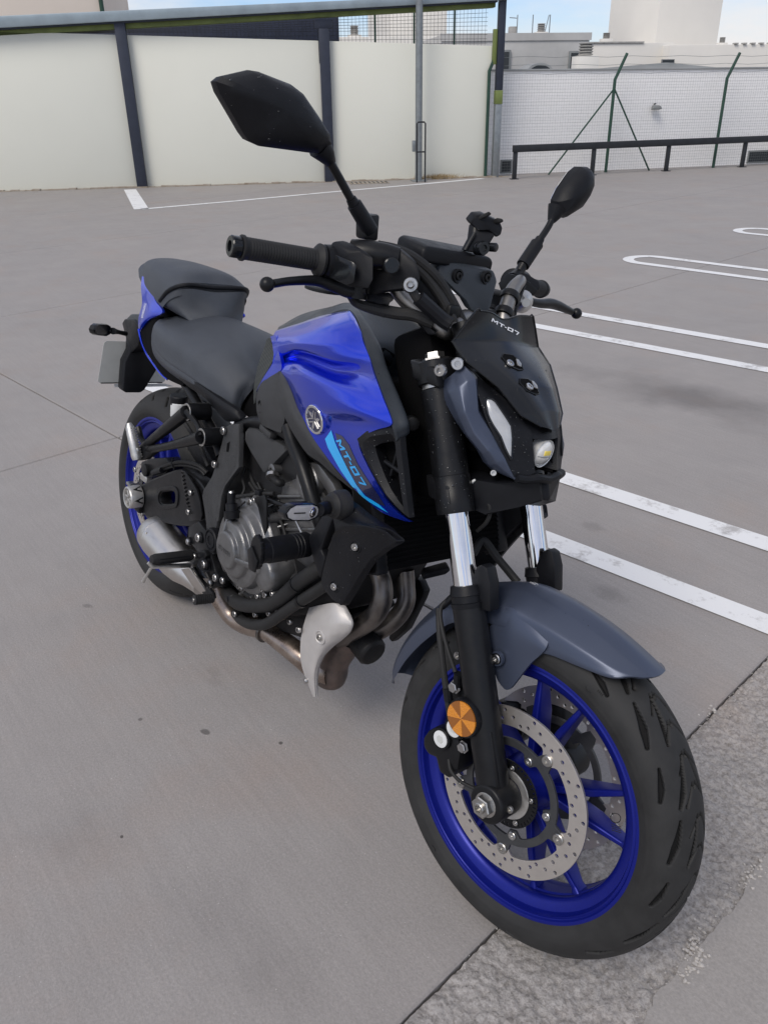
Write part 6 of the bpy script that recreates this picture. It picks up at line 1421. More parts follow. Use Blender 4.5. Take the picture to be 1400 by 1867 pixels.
# ------------------------------------------------------------------ tail unit: plate bracket, plate, indicator, lamp
PB = [(-0.33,-0.0516,0.7474), (-0.33,-0.0294,0.7514), (-0.33,0.0128,0.707), (-0.33,0.0413,0.633), (-0.33,0.0329,0.6189), (-0.33,-0.0024,0.5576), (-0.33,-0.0146,0.549), (-0.33,-0.0642,0.5499), (-0.33,-0.0732,0.5588), (-0.33,-0.0689,0.6464), (-0.33,-0.0528,0.6804)]
tb = make('plate_bracket', Geo().prism(PB, (-.045, 0, 0)), M['plastic'], BIKE, bev=.005)
make('bracket_tab', Geo().prism([(-0.4692,-0.06,0.6504), (-0.4462,-0.06,0.6623), (-0.3963,-0.03,0.6734), (-0.3847,-0.03,0.643), (-0.429,-0.055,0.6294), (-0.4441,-0.06,0.6313)], (-.015, .02, 0)), M['plastic'], tb, bev=.003)
make('bracket_arm', Geo().prism([(-0.4144,-0.05,0.7515), (-0.372,-0.06,0.7708), (-0.2701,-0.07,0.7875), (-0.1945,-0.08,0.7729), (-0.2548,-0.06,0.713), (-0.3362,-0.05,0.6707), (-0.3746,-0.05,0.705)], (-.02, .10, 0)), M['plastic'], tb, bev=.006)
make('tail_lamp', Geo().prism([(-0.4659,-0.03,0.7425), (-0.3591,-0.045,0.7886), (-0.2149,-0.07,0.8135), (-0.1989,-0.075,0.7753), (-0.3512,-0.05,0.7433)], (-.01, .10, 0)), M['cover'], BIKE, bev=.006)
_pl = [(-0.385,-0.1145,0.6998), (-0.385,0.0896,0.6988), (-0.385,0.0887,0.5678), (-0.385,-0.1322,0.5684)]
def rounded(P, r, n=4):
    P = np.array(P); o = []
    for i in range(len(P)):
        a, b, c = P[i - 1], P[i], P[(i + 1) % len(P)]; u, v = unit(a - b), unit(c - b)
        for t in np.linspace(0, 1, n + 1): o.append((1 - t) ** 2 * (b + u * r) + 2 * t * (1 - t) * b + t * t * (b + v * r))
    return o
npl = make('number_plate', Geo().prism(rounded(_pl, .012), (-.0015, 0, 0)), M['plate'], BIKE, ang=40)
make('plate_lip', Geo().tube([np.array(_pl[3]) + np.array([.001, .01, .0]), np.array(_pl[2]) + np.array([.001, -.01, 0])], .0018, 6, 0), M['plastic'], npl)
make('plate_strip', Geo().prism([(-0.388,-0.0792,0.5636), (-0.388,0.0884,0.5634), (-0.388,0.1233,0.5538), (-0.388,-0.0772,0.553)], (-.001, 0, 0)), M['bottle'], npl)
def indicator(c, L, tip, nm='indicator', lens=True, base=None, up=(0, 0, 1)):
    c, tip = np.array(c), np.array(tip); ax = unit(tip - c); f = unit(np.cross(ax, up)); f = f if f[0] > 0 else -f; u = np.cross(f, ax)
    if u[2] < 0: u = -u
    o2 = [(-1.0, .15), (-.82, .72), (-.45, 1), (.55, .95), (.86, .55), (1.0, 0), (.86, -.55), (.55, -.85), (-.45, -.95), (-.85, -.6), (-1, -.15)]
    hl, hh = L / 2, L * .165
    P = [c + ax * a * hl + u * b * hh for a, b in o2]; P = np.array(P); m = P.mean(0)
    R = [m + (P - m) * .75 - f * hh * .9, P - f * hh * .5, P, P + f * hh * .25, m + (P - m) * .95 + f * hh * .42, m + (P - m) * .88 + f * hh * .40, m + (P - m) * .86 + f * hh * .16]
    o = make(nm, Geo().rings(R), M['gloss'], BIKE, ang=35)
    if lens:
        R2 = [m + (P - m) * .86 + f * hh * .18, m + (P - m) * .85 + f * hh * .36, m + (P - m) * .6 + f * hh * .46]
        make('indicator_lens', Geo().rings(R2), M['indlens'], o, ang=50)
        make('indicator_bar', Geo().box(m + ax * hl * .22 + f * hh * .43, (.0, .0, .0)), M['void'], o) if False else None
        make('lens_line', Geo().tube([m + ax * hl * .6 + f * hh * .47, m + ax * hl * .0 + f * hh * .47], .0011, 6, 0), M['void'], o)
        make('bulb', Geo().lathe(m - ax * hl * .42 + f * hh * .40, f, [(0, .010), (.0015, .009), (.0015, .006), (.003, .0045), (.003, 0)], 9), M['chrome'], o)
    return o
rI = indicator((-0.1791,-0.2,0.7708), .105, (-0.1374,-0.245,0.7791), lens=False)
make('indicator_stem', Geo().tube([(-0.2079,-0.155,0.7634), (-0.2574,-0.12,0.7515), (-0.2749,-0.09,0.744)], [.010, .0065, .007], 12, 4), M['plastic'], rI)
lI = make('indicator_stem', Geo().tube([np.array((-0.2079,-0.155,0.7634)) * [1, -1, 1], np.array((-0.2749,-0.09,0.744)) * [1, -1, 1]], .008, 10, 0), M['plastic'], BIKE)
# ------------------------------------------------------------------ front indicator, radiator and its side covers
rF = indicator((1.0447,-0.305,0.7049), .098, (1.0579,-0.35,0.7143))
make('indicator_stem', Geo().tube([(1.041,-0.265,0.7028), (1.0306,-0.235,0.7005), (1.0247,-0.21,0.7007)], [.011, .0125, .013], 16, 4), M['plastic'], rF)
make('indicator_boot', Geo().lathe((1.0323,-0.225,0.7031), (0, -1, 0), [(-.02, .026), (-.004, .026), (0, .0235), (.006, .0235), (.009, .020), (.016, .018)], 24), M['rubber'], rF)
lF = make('indicator_stem', Geo().tube([np.array((1.041,-0.265,0.7028)) * [1, -1, 1], np.array((1.0247,-0.21,0.7007)) * [1, -1, 1]], .012, 12, 0), M['plastic'], BIKE)
SH = [[(0.9878,-0.205,0.6937), (1.0164,-0.203,0.7082), (1.043,-0.2,0.7054), (1.0782,-0.196,0.6979), (1.1117,-0.19,0.6951), (1.1286,-0.186,0.6923)],
      [(1.0094,-0.212,0.6732), (1.0352,-0.213,0.6874), (1.0636,-0.21,0.6899), (1.0969,-0.204,0.691), (1.126,-0.196,0.6936), (1.1441,-0.188,0.6888)],
      [(1.0333,-0.22,0.6564), (1.059,-0.223,0.6743), (1.0875,-0.222,0.6866), (1.12,-0.215,0.6956), (1.1444,-0.204,0.6981), (1.1639,-0.19,0.6844)],
      [(1.0173,-0.212,0.6361), (1.0448,-0.214,0.6498), (1.08,-0.214,0.6632), (1.1091,-0.21,0.6725), (1.1286,-0.204,0.6747), (1.1413,-0.195,0.6616)],
      [(1.0022,-0.206,0.5986), (1.0279,-0.208,0.6078), (1.0597,-0.208,0.6193), (1.0844,-0.206,0.6297), (1.1009,-0.202,0.6331), (1.1102,-0.196,0.6268)],
      [(0.986,-0.2,0.546), (1.0137,-0.203,0.5569), (1.0431,-0.203,0.5681), (1.0625,-0.201,0.5766), (1.0745,-0.198,0.5794), (1.0801,-0.194,0.5748)],
      [(0.9851,-0.197,0.52), (1.0075,-0.199,0.524), (1.0312,-0.199,0.5308), (1.0491,-0.198,0.5391), (1.0594,-0.196,0.5425), (1.0675,-0.193,0.5491)],
      [(1.0177,-0.195,0.5077), (1.0281,-0.196,0.5084), (1.0368,-0.196,0.5093), (1.0421,-0.196,0.5096), (1.0463,-0.195,0.5081), (1.0494,-0.194,0.5116)]]
shg = Geo().patch([tight(r_, .2) for r_ in SH], 6, 3, (.004, .014, 0))
shr = both('radiator_cover', shg, M['plastic'], ang=32); shb = bvh_of(shg)
for c in ((1.0837,-0.21,0.6435), (1.029,-0.2,0.54)):
    q = np.array(shb.find_nearest(Vector(c))[0]); ax = unit((.25, -1, 0))
    make('bolt_recess', Geo().lathe(q, ax, [(-.004, .012), (.0015, .0115), (.0015, .0095), (-.003, .009)], 20), M['plastic'], shr); bolt('cover_bolt', q, ax, .0070, M['bolt'], shr, 'B', .006)
make('radiator_stay', Geo().prism([(0.8758,-0.165,0.5691), (0.9125,-0.165,0.6289), (0.9413,-0.165,0.6434), (0.9482,-0.165,0.6372), (0.932,-0.165,0.5899), (0.9225,-0.165,0.5617), (0.9404,-0.165,0.5497), (0.9325,-0.165,0.5038), (0.9011,-0.165,0.5325)], (0, .02, 0)), M['plastic'], BIKE, bev=.004)
radx = unit((.94, 0, .34))
RD = np.array([(1.045, 0, .70)])[0]
rv = np.cross(radx, (0, 1, 0)); rv = rv if rv[2] > 0 else -rv
def rdp(y, z, d): return np.array([1.06, 0, .70]) + np.array([0, y, 0]) + rv * z + radx * d
rdt = make('radiator', Geo().prism([rdp(-.17, -.115, 0), rdp(.17, -.115, 0), rdp(.17, .14, 0), rdp(-.17, .14, 0)], -radx * .05), M['void'], BIKE, bev=.004)
for k in range(26):
    z = -.105 + k * .0092; make('radiator_fin', Geo().prism([rdp(-.16, z, .001), rdp(.16, z, .001), rdp(.16, z + .0035, .001), rdp(-.16, z + .0035, .001)], radx * .002), M['void'], rdt)
make('radiator_tank', Geo().prism([rdp(-.168, -.12, .004), rdp(-.14, -.12, .004), rdp(-.14, .05, .004), rdp(-.168, .05, .004)], -radx * .06), M['plastic'], rdt, bev=.006)
make('radiator_tank', Geo().prism([rdp(.168, -.12, .004), rdp(.14, -.12, .004), rdp(.14, .05, .004), rdp(.168, .05, .004)], -radx * .06), M['plastic'], rdt, bev=.006)
make('radiator_guard', Geo().prism([(1.03, .19, .80), (1.10, .19, .78), (1.12, .19, .66), (1.06, .17, .56), (1.02, .17, .60)], (0, -.02, 0)), M['plastic'], BIKE, bev=.004)
make('radiator_side', Geo().prism([(0.913,0.1,0.4558), (0.934,0.1,0.4549), (0.9548,0.1,0.4381), (0.9506,0.1,0.4175), (0.9194,0.1,0.3252), (0.8799,0.1,0.2715), (0.8668,0.1,0.2746), (0.8768,0.1,0.3538), (0.8978,0.1,0.4151)], (0, .02, 0)), M['plastic'], BIKE, bev=.003)
make('radiator_foot', Geo().prism([(1.0969,-0.05,0.5569), (1.1048,0,0.5632), (1.1073,0.01,0.5719), (1.1001,0.01,0.5756), (1.101,-0.05,0.5724)], (-.03, .02, -.004)), M['plastic'], BIKE, bev=.004)
# ------------------------------------------------------------------ frame and engine
both('frame_tube', Geo().tube([(0.7197,-0.135,0.749), (0.7547,-0.14,0.7201), (0.8021,-0.145,0.6892), (0.8383,-0.145,0.6506), (0.867,-0.14,0.6094), (0.8773,-0.13,0.5827)], .0155, 18, 5), M['satin'])
both('frame_rail', Geo().tube([(0.4789,-0.115,0.6819), (0.5863,-0.115,0.7192), (0.73,-0.12,0.7254), (0.8936,-0.12,0.7088), (1.0206,-0.11,0.7086)], .014, 14, 5), M['satin'])
make('engine_mount', Geo().prism([(0.7865,-0.125,0.6929), (0.8322,-0.13,0.7049), (0.8868,-0.13,0.6848), (0.9136,-0.13,0.665), (0.886,-0.13,0.6526), (0.849,-0.13,0.6715)], (0, .02, 0)), M['engine'], BIKE, bev=.003)
eng = make('engine_block', Geo().prism([(0.4137,-0.115,0.5175), (0.4866,-0.115,0.6512), (0.681,-0.115,0.7102), (0.8615,-0.115,0.6455), (0.963,-0.115,0.528), (0.912,-0.115,0.4055), (0.7233,-0.115,0.2993), (0.5234,-0.115,0.2404), (0.4224,-0.115,0.3453)], (0, .22, 0)), M['engdark'], BIKE, bev=.012)
make('crankcase', Geo().prism([(0.4751,-0.135,0.4286), (0.5201,-0.135,0.4953), (0.6266,-0.135,0.5525), (0.7043,-0.135,0.5201), (0.7581,-0.135,0.478), (0.7902,-0.135,0.4277), (0.7595,-0.135,0.3735), (0.6195,-0.135,0.2986), (0.5151,-0.135,0.3002), (0.4667,-0.135,0.3524)], (0, .04, 0)), M['engine'], eng, bev=.010)
CC = np.array((0.6422,-0.205,0.4495))
ccx = (0, -1, 0)
make('clutch_cover', Geo().lathe(CC + np.array([0, .07, 0]), ccx, [(0, .112), (.020, .112), (.026, .107), (.030, .095), (.034, .0925), (.048, .089), (.053, .083), (.054, .068), (.0555, .066), (.064, .064), (.068, .060), (.070, .046), (.071, .0435), (.079, .042), (.082, .038), (.083, 0)], 72), M['engine'], eng, ang=30, bev=.0012, seg=2)
def ccp(a, r, d): return CC + np.array([r * math.cos(rad(a)), .07 - d, r * math.sin(rad(a))])
for a, w_, r1 in ((-8, 11, .098), (118, 8, .108), (232, 9, .104)):
    P = [ccp(a - w_ * .8, .040, .0805), ccp(a - w_ * .55, r1, .046), ccp(a + w_ * .55, r1, .046), ccp(a + w_ * .8, .040, .0805)]
    make('cover_rib', Geo().prism(P, (0, .03, 0)), M['engine'], eng, bev=.004)
for a in (55, 88, 150, 200, 262, 300):
    c = ccp(a, .113, .012); make('cover_lug', Geo().cyl(c + np.array([0, .02, 0]), c + np.array([0, -.008, 0]), .012, .0105, 16), M['engine'], eng); bolt('cover_bolt', c + np.array([0, -.008, 0]), ccx, .0062, M['bolt'], eng, 'B', .005)
for a in (100, 140, 205, 245):
    make('cover_seam', Geo().tube([ccp(a, .070, .056), ccp(a, .088, .050), ccp(a, .104, .030)], .0022, 6, 3), M['engdark'], eng)
for k in range(10):
    a = 30 + 14 * k; make('cast_fin', Geo().prism([ccp(a - 1.2, .112, .004), ccp(a + 1.2, .112, .004), ccp(a + .8, .128, -.02), ccp(a - .8, .128, -.02)], (0, .012, 0)), M['engine'], eng, bev=.001)
V2, F2 = text_mesh('YAMAHA', .0135, 0, .0006, .95)
V2 = V2 * 1.0
P3 = np.array([CC + np.array([-x * -1.0 * .0 + x, -.0138, y]) for x, y, z in V2]); P3[:, 1] -= V2[:, 2]
make('cover_lettering', (P3, F2), M['engine'], eng, recalc=False)
make('side_cover_boss', Geo().lathe((0.7434,-0.17,0.4306), ccx, [(-.05, .040), (0, .040), (.008, .036), (.010, .032), (.010, 0)], 40), M['engine'], eng, bev=.002)
make('cam_cover', Geo().prism([(0.6205,-0.15,0.5283), (0.6336,-0.15,0.5529), (0.6715,-0.15,0.558), (0.704,-0.15,0.5347), (0.7332,-0.15,0.5018), (0.6955,-0.15,0.477), (0.6626,-0.15,0.4989)], (0, .04, 0)), M['engine'], eng, bev=.006)
for c in ((0.6401,-0.158,0.5561), (0.7026,-0.158,0.5019), (0.7601,-0.15,0.4555), (0.7247,-0.15,0.3677), (0.7607,-0.15,0.3903), (0.5576,-0.165,0.3281), (0.6178,-0.155,0.3401)):
    bolt('case_bolt', c, ccx, .0082, M['bolt'], eng, 'B', .007)
make('cable_bracket', Geo().prism([(0.6572,-0.165,0.5722), (0.7004,-0.165,0.5955), (0.7118,-0.165,0.5835), (0.7213,-0.165,0.5308), (0.7169,-0.165,0.5036), (0.6973,-0.165,0.534), (0.6787,-0.165,0.5586)], (0, .004, 0)), M['satin'], eng, bev=.001)
# cylinder block and head
make('cylinder', Geo().prism([(0.6809,-0.12,0.5089), (0.6892,-0.12,0.6146), (0.783,-0.12,0.6713), (0.8753,-0.12,0.6336), (0.8973,-0.12,0.5478), (0.8241,-0.12,0.4663), (0.7356,-0.12,0.466)], (0, .24, 0)), M['engine'], eng, bev=.012)
for i in range(5):
    a_, b_ = np.array((0.6923,-0.124,0.5846)), np.array((0.7359,-0.124,0.4993)); t_ = i / 4
    c_, d_ = np.array((0.8276,-0.124,0.634)), np.array((0.8737,-0.124,0.5565))
    make('cylinder_rib', Geo().tube([a_ + (b_ - a_) * t_, c_ + (d_ - c_) * t_], .004, 8, 0), M['engine'], eng)
make('head_cover', Geo().lathe((0.799,-0.128,0.6538), ccx, [(-.02, .040), (0, .040), (.004, .036), (.004, .022), (.001, .020), (.001, 0)], 36), M['engine'], eng, bev=.0015)
make('water_pipe', Geo().tube([(0.6691,-0.14,0.6319), (0.7009,-0.145,0.6308), (0.7196,-0.145,0.6275), (0.7209,-0.135,0.6271)], .008, 12, 4), M['engdark'], eng)
make('hose_clamp', Geo().lathe((0.6936,-0.145,0.6333), unit((.6, -.4, -.5)), [(-.004, .0115), (-.004, .014), (.004, .014), (.004, .0115)], 18), M['bolt'], eng)
make('coil_cap', Geo().lathe((0.6693,-0.13,0.6386), ccx, [(-.02, .013), (.004, .013), (.006, .010), (.006, .005), (.002, .004), (.002, 0)], 16), M['engine'], eng)
make('oil_filler', Geo().tube([(0.633,-0.198,0.5193), (0.628,-0.198,0.5342), (0.6279,-0.198,0.5354), (0.6229,-0.198,0.5502), (0.6227,-0.198,0.5514), (0.6191,-0.198,0.5743)], [.016, .018, .0135, .0135, .0095, .009], 18, 0), M['plastic'], eng)
make('filler_tip', Geo().tube([(0.6191,-0.198,0.5743), (0.6185,-0.198,0.578)], [.007, .0055], 12, 0), M['bolt'], eng)
hz2 = lambda pts, r, m, nm, sm=6, n=12: make(nm, Geo().tube(pts, r, n, sm), m, BIKE)
hz2([(0.5678,-0.16,0.5414), (0.6148,-0.15,0.5615), (0.6323,-0.14,0.5707), (0.6833,-0.13,0.5882)], .005, M['rubber'], 'wire')
hz2([(0.6774,-0.15,0.578), (0.7092,-0.15,0.5822), (0.7536,-0.145,0.5883), (0.7982,-0.14,0.5949)], .0052, M['satin'], 'clutch_cable')
hz2([(0.5592,-0.12,0.569), (0.6004,-0.12,0.5505), (0.6267,-0.12,0.514)], .004, M['rubber'], 'wire')
hz2([(0.5284,-0.11,0.5976), (0.576,-0.12,0.5749), (0.6101,-0.12,0.5659)], .004, M['rubber'], 'wire')
hz2([(0.595,-0.12,0.5815), (0.6497,-0.12,0.5491), (0.706,-0.12,0.5253)], .003, M['rubber'], 'wire')
hz2([(0.5,-0.125,0.2734), (0.5478,-0.14,0.2795), (0.601,-0.15,0.2882), (0.6593,-0.155,0.3093), (0.7412,-0.155,0.351), (0.7857,-0.155,0.3874), (0.8121,-0.155,0.4144), (0.8548,-0.155,0.4612), (0.8893,-0.15,0.4971), (0.9092,-0.14,0.5201)], .0165, M['rubber'], 'radiator_hose', 8, 18)
make('hose_clamp', Geo().lathe((0.8428,-0.155,0.4468), unit(np.array((0.8754,-0.155,0.4831)) - np.array((0.823,-0.155,0.4261))), [(-.006, .0165), (-.006, .0185), (.006, .0185), (.006, .0165)], 22), M['satin'], BIKE)
make('hose_clamp', Geo().lathe((0.5824,-0.147,0.2844), unit((.6, -.2, -.5)), [(-.006, .0165), (-.006, .0182), (.006, .0182), (.006, .0165)], 22), M['satin'], BIKE)
hz2([(0.5577,-0.125,0.2322), (0.6111,-0.14,0.2446), (0.6706,-0.15,0.2657), (0.7271,-0.155,0.2946), (0.7651,-0.155,0.3237), (0.8341,-0.15,0.3944), (0.8842,-0.15,0.4417), (0.9229,-0.14,0.4828)], .0125, M['rubber'], 'radiator_hose', 8, 16)
make('hose_clamp', Geo().lathe((0.8578,-0.15,0.4163), unit(np.array((0.8842,-0.15,0.4417)) - np.array((0.8341,-0.15,0.3944))), [(-.005, .0125), (-.005, .0148), (.005, .0148), (.005, .0125)], 20), M['satin'], BIKE)
for c in ((0.6006,-0.15,0.2575), (0.6739,-0.14,0.2909), (0.7302,-0.14,0.322), (0.7999,-0.13,0.3348), (0.836,-0.13,0.3333)): bolt('sump_bolt', c, ccx, .0072, M['bolt'], BIKE, 'B', .006)
make('sump', Geo().prism([(0.5086,-0.1,0.2454), (0.8057,-0.1,0.4023), (0.895,-0.1,0.3809), (0.8278,-0.1,0.2923), (0.6947,-0.1,0.2499), (0.5442,-0.1,0.2018)], (0, .19, 0)), M['engdark'], BIKE, bev=.012)
for i in range(4):
    x0 = 512 + i * 16; make('sump_rib', Geo().prism([B(x0,1130 + 0,-.104), B(x0 + 6,1130,-.104), B(x0 + 18,1160,-.104), B(x0 + 12,1162,-.104)], (0, .01, 0)), M['engine'], BIKE, bev=.001) if False else None
# oil filter at the front of the engine
of = np.array((0.9487,-0.02,0.3184))
make('oil_filter', Geo().lathe(of + np.array([-.055, 0, .012]), unit((1, 0, -.25)), [(0, .033), (.045, .034), (.062, .034), (.070, .028), (.070, 0)], 14), M['engdark'], BIKE, bev=.002)
for a in (200, 255, 310):
    q = np.array((0.7402,-0.168,0.4288)) + np.array([.046 * math.cos(rad(a)), .004, .046 * math.sin(rad(a))])
    make('boss_lug', Geo().cyl(q + np.array([0, .03, 0]), q, .010, .0085, 14), M['engine'], eng); bolt('case_bolt', q, ccx, .0055, M['bolt'], eng, 'B', .004)
for k in range(5):
    p0, p1 = np.array((0.529,-0.138,0.285)), np.array((0.7401,-0.138,0.3538)); q = p0 + (p1 - p0) * k / 4
    make('sump_rib', Geo().prism([q, q + np.array([.008, 0, 0]), q + np.array([.014, 0, -.03]), q + np.array([.006, 0, -.03])], (0, .012, 0)), M['engine'], eng, bev=.0015)
make('sensor_plug', Geo().box(np.array((0.6097,-0.15,0.5479)), (.028, .018, .014), rotm(np.array([0, 1., 0]), .3)), M['plastic'], eng, bev=.002)
make('sensor_plug', Geo().box(np.array((0.641,-0.14,0.5765)), (.020, .016, .012), rotm(np.array([0, 1., 0]), -.2)), M['plastic'], eng, bev=.002)
hz2([(0.5795,-0.15,0.546), (0.5736,-0.14,0.5627), (0.5424,-0.13,0.5774), (0.5357,-0.12,0.6008)], .0032, M['rubber'], 'wire')
hz2([(0.6867,-0.128,0.551), (0.7309,-0.13,0.5301), (0.7597,-0.132,0.4911), (0.7626,-0.135,0.4542)], .0035, M['rubber'], 'wire')
hz2([(0.7855,-0.135,0.5649), (0.822,-0.14,0.5495), (0.8544,-0.14,0.5326)], .003, M['bolt'], 'metal_pipe')
# crash bobbin
s0_ = np.array((0.8591,-0.15,0.5457)); sd = np.array([0, -1., 0])
sl_ = make('crash_bobbin', Geo().lathe(s0_, sd, [(0, .0235), (.004, .0255), (.022, .0255), (.0235, .0240), (.025, .0255), (.030, .0255), (.0315, .0240), (.033, .0255), (.038, .0255), (.0395, .0240), (.041, .0255), (.095, .0255), (.096, .0235), (.112, .0235)], 40), M['plastic'], BIKE, ang=30)
tp_ = []
for i in range(40):
    a = 2 * math.pi * i / 40; r = .031 + (.0022 if i % 2 else 0); tp_.append((s0_[0] + r * math.cos(a) * .62, s0_[2] + r * math.sin(a) * 1.05))
make('bobbin_cap', plate_xz([tp_], s0_[1] - .116, .009, .001), M['satin'], sl_, recalc=False)
make('bobbin_plate', Geo().prism([s0_ + np.array([x, -.121, z]) for x, z in ((-.024, -.005), (-.012, -.040), (.010, -.038), (.016, -.012), (.0, .0), (-.012, .010))], (0, -.004, 0)), M['satin'], sl_, bev=.001)
# ------------------------------------------------------------------ exhaust
hp1 = [(0.9689,-0.05,0.5197), (0.9867,-0.05,0.4974), (0.9958,-0.052,0.4691), (0.9878,-0.055,0.4336), (0.9582,-0.057,0.3936), (0.9173,-0.055,0.3537), (0.8818,-0.05,0.3149)]
make('header_pipe', Geo().tube(hp1, [.019, .020, .021, .021, .021, .021, .021], 22, 7), M['header'], BIKE)
hp2 = [(0.9377,0.05,0.4887), (0.9489,0.05,0.4577), (0.962,0.045,0.4285), (0.9593,0.035,0.3978), (0.9425,0.02,0.3633), (0.912,0,0.3275), (0.8814,-0.02,0.2939)]
make('header_pipe', Geo().tube(hp2, .020, 22, 7), M['header'], BIKE)
make('exhaust_collector', Geo().tube([(0.8891,-0.03,0.3224), (0.8669,-0.035,0.2841), (0.8529,-0.04,0.2426), (0.8513,-0.04,0.209), (0.8467,-0.04,0.1891)], [.034, .037, .036, .0365, .030], 26, 5), M['can'], BIKE)
make('collector_end', Geo().sphere((0.849,-0.04,0.1991), .0365, 12, (1, 1, .75)), M['can'], BIKE)
make('exhaust_pipe', Geo().tube([(0.8609,-0.045,0.2188), (0.8267,-0.06,0.2145), (0.7866,-0.08,0.2271), (0.7259,-0.095,0.2363), (0.6701,-0.105,0.2381), (0.5886,-0.11,0.2116), (0.5377,-0.12,0.2105), (0.5015,-0.135,0.2397), (0.4816,-0.145,0.2684)], [.033, .031, .027, .025, .024, .0235, .0235, .024, .025], 24, 7), M['pipe'], BIKE)
make('pipe_flange', Geo().lathe((0.6678,-0.105,0.2369), unit(np.array((0.7259,-0.095,0.2363)) - np.array((0.6701,-0.105,0.2381))), [(-.004, .025), (-.004, .029), (.004, .029), (.004, .025)], 26), M['header'], BIKE)
HS = [[(0.8452,-0.118,0.3882), (0.8921,-0.124,0.419), (0.9294,-0.124,0.4423), (0.9525,-0.112,0.4439)],
      [(0.8403,-0.122,0.3577), (0.8992,-0.132,0.3937), (0.9526,-0.132,0.4246), (0.9826,-0.112,0.4281)],
      [(0.8359,-0.124,0.3186), (0.9017,-0.135,0.3636), (0.9551,-0.135,0.3967), (0.9865,-0.112,0.4104)],
      [(0.8382,-0.124,0.2846), (0.8881,-0.134,0.3197), (0.9348,-0.134,0.3541), (0.9674,-0.11,0.3799)],
      [(0.8428,-0.122,0.2566), (0.8806,-0.13,0.2839), (0.9131,-0.13,0.3114), (0.9219,-0.112,0.3275)],
      [(0.8577,-0.118,0.2281), (0.8837,-0.126,0.2482), (0.9017,-0.126,0.2653), (0.8975,-0.112,0.2848)],
      [(0.878,-0.114,0.2057), (0.8906,-0.118,0.2171), (0.8992,-0.118,0.2278), (0.8905,-0.11,0.2423)],
      [(0.8882,-0.11,0.1898), (0.8947,-0.112,0.1943), (0.8986,-0.112,0.1967), (0.8969,-0.108,0.1959)]]
HS = [tight(r_, .25) for r_ in HS]
HS = [list(c) for c in zip(*[tight(c, .3) for c in zip(*HS)])]
hsg = Geo().patch(HS, 3, 3, (0, .004, 0)); hs_ = make('heat_shield', hsg, M['shield'], BIKE, ang=50)
q = np.array((0.9184,-0.136,0.3598)); hb_ = bvh_of(hsg); q = np.array(hb_.find_nearest(Vector(q))[0])
make('shield_dimple', Geo().lathe(q, (0.1, -1, 0), [(-.003, .0165), (.0012, .0155), (.0018, .0135), (-.001, .0105), (-.001, .0)], 30), M['shield'], hs_); bolt('shield_bolt', q + np.array([0, -.0005, 0]), (0.1, -1, 0), .0072, M['nut'], hs_, 'B', .005)
bolt('shield_screw', (0.8678,-0.118,0.2216), (-.4, -1, 0), .0065, M['bolt'], hs_, 'B', .005)
# muffler under the swingarm
m0, m1 = np.array((0.1298,-0.15,0.2727)), np.array((0.4223,-0.15,0.2475))
md = unit(m1 - m0); ML_ = np.linalg.norm(m1 - m0)
mf = make('muffler', Geo().lathe(m0, md, [(-.016, 0), (-.016, .038), (-.014, .045), (-.004, .0515), (.028, .0545), (.0285, .0535), (.0305, .0535), (.031, .0550), (ML_ * .52, .0535), (ML_ * .66, .048), (ML_ * .80, .036), (ML_ * .97, .0265), (ML_ * 1.02, .025)], 48), M['muffler'], BIKE, ang=30)
make('muffler_outlet', Geo().lathe(m0 + np.array([0, -.012, 0]), md, [(-.03, .016), (-.03, .018), (-.01, .018), (-.01, .014), (-.03, .014)], 24), M['can'], mf)
make('muffler_rivet', Geo().sphere((0.1983,-0.205,0.3081), .003, 6), M['nut'], mf)
make('muffler_shield', Geo().prism([(0.4134,-0.205,0.2986), (0.461,-0.207,0.3233), (0.49,-0.195,0.2993), (0.5065,-0.178,0.27), (0.4877,-0.178,0.2565), (0.4476,-0.19,0.2667)], (0, .006, 0)), M['muffler'], mf, bev=.001)
# ------------------------------------------------------------------ swingarm, pivot plates, pegs, rear brake
SWP = [(0.0205,-0.15,0.3663), (0.0385,-0.15,0.3826), (0.1194,-0.148,0.4283), (0.2475,-0.142,0.4932), (0.3056,-0.138,0.5023), (0.3673,-0.135,0.503), (0.4091,-0.135,0.4821), (0.419,-0.135,0.4353), (0.3719,-0.136,0.3994), (0.3043,-0.138,0.3683), (0.2125,-0.142,0.3372), (0.1025,-0.148,0.3078), (0.0466,-0.15,0.2996), (0.0209,-0.15,0.32)]
SWH = [(0.1386,-0.145,0.3889), (0.1512,-0.145,0.4046), (0.1714,-0.145,0.415), (0.2179,-0.145,0.4332), (0.2382,-0.145,0.4344), (0.2461,-0.145,0.425), (0.245,-0.145,0.4063), (0.233,-0.145,0.394), (0.1765,-0.145,0.3712), (0.1555,-0.145,0.3666), (0.1404,-0.145,0.3721)]
def rpoly(P, n=4): return [tuple(q) for q in spl([(p[0], p[2]) for p in P], n, True)]
sw = make('swingarm', plate_xz([rpoly(SWP), rpoly(SWH)], -.130, .036, .006), M['satin'], BIKE, ang=40, recalc=False)
hole2 = np.array([(p[0], p[2]) for p in SWH]); hc_ = hole2.mean(0)
make('swingarm_rim', plate_xz([rpoly([(hc_[0] + (x - hc_[0]) * 1.22, 0, hc_[1] + (z - hc_[1]) * 1.30) for x, z in hole2]), rpoly(SWH)], -.149, .005, .002), M['satin'], sw, recalc=False)
make('swingarm', mirrored(plate_geo) if False else (np.array(plate_xz([rpoly(SWP), rpoly(SWH)], .130, .036, .006)[0]), plate_xz([rpoly(SWP), rpoly(SWH)], .130, .036, .006)[1]), M['satin'], BIKE, ang=40, recalc=False)
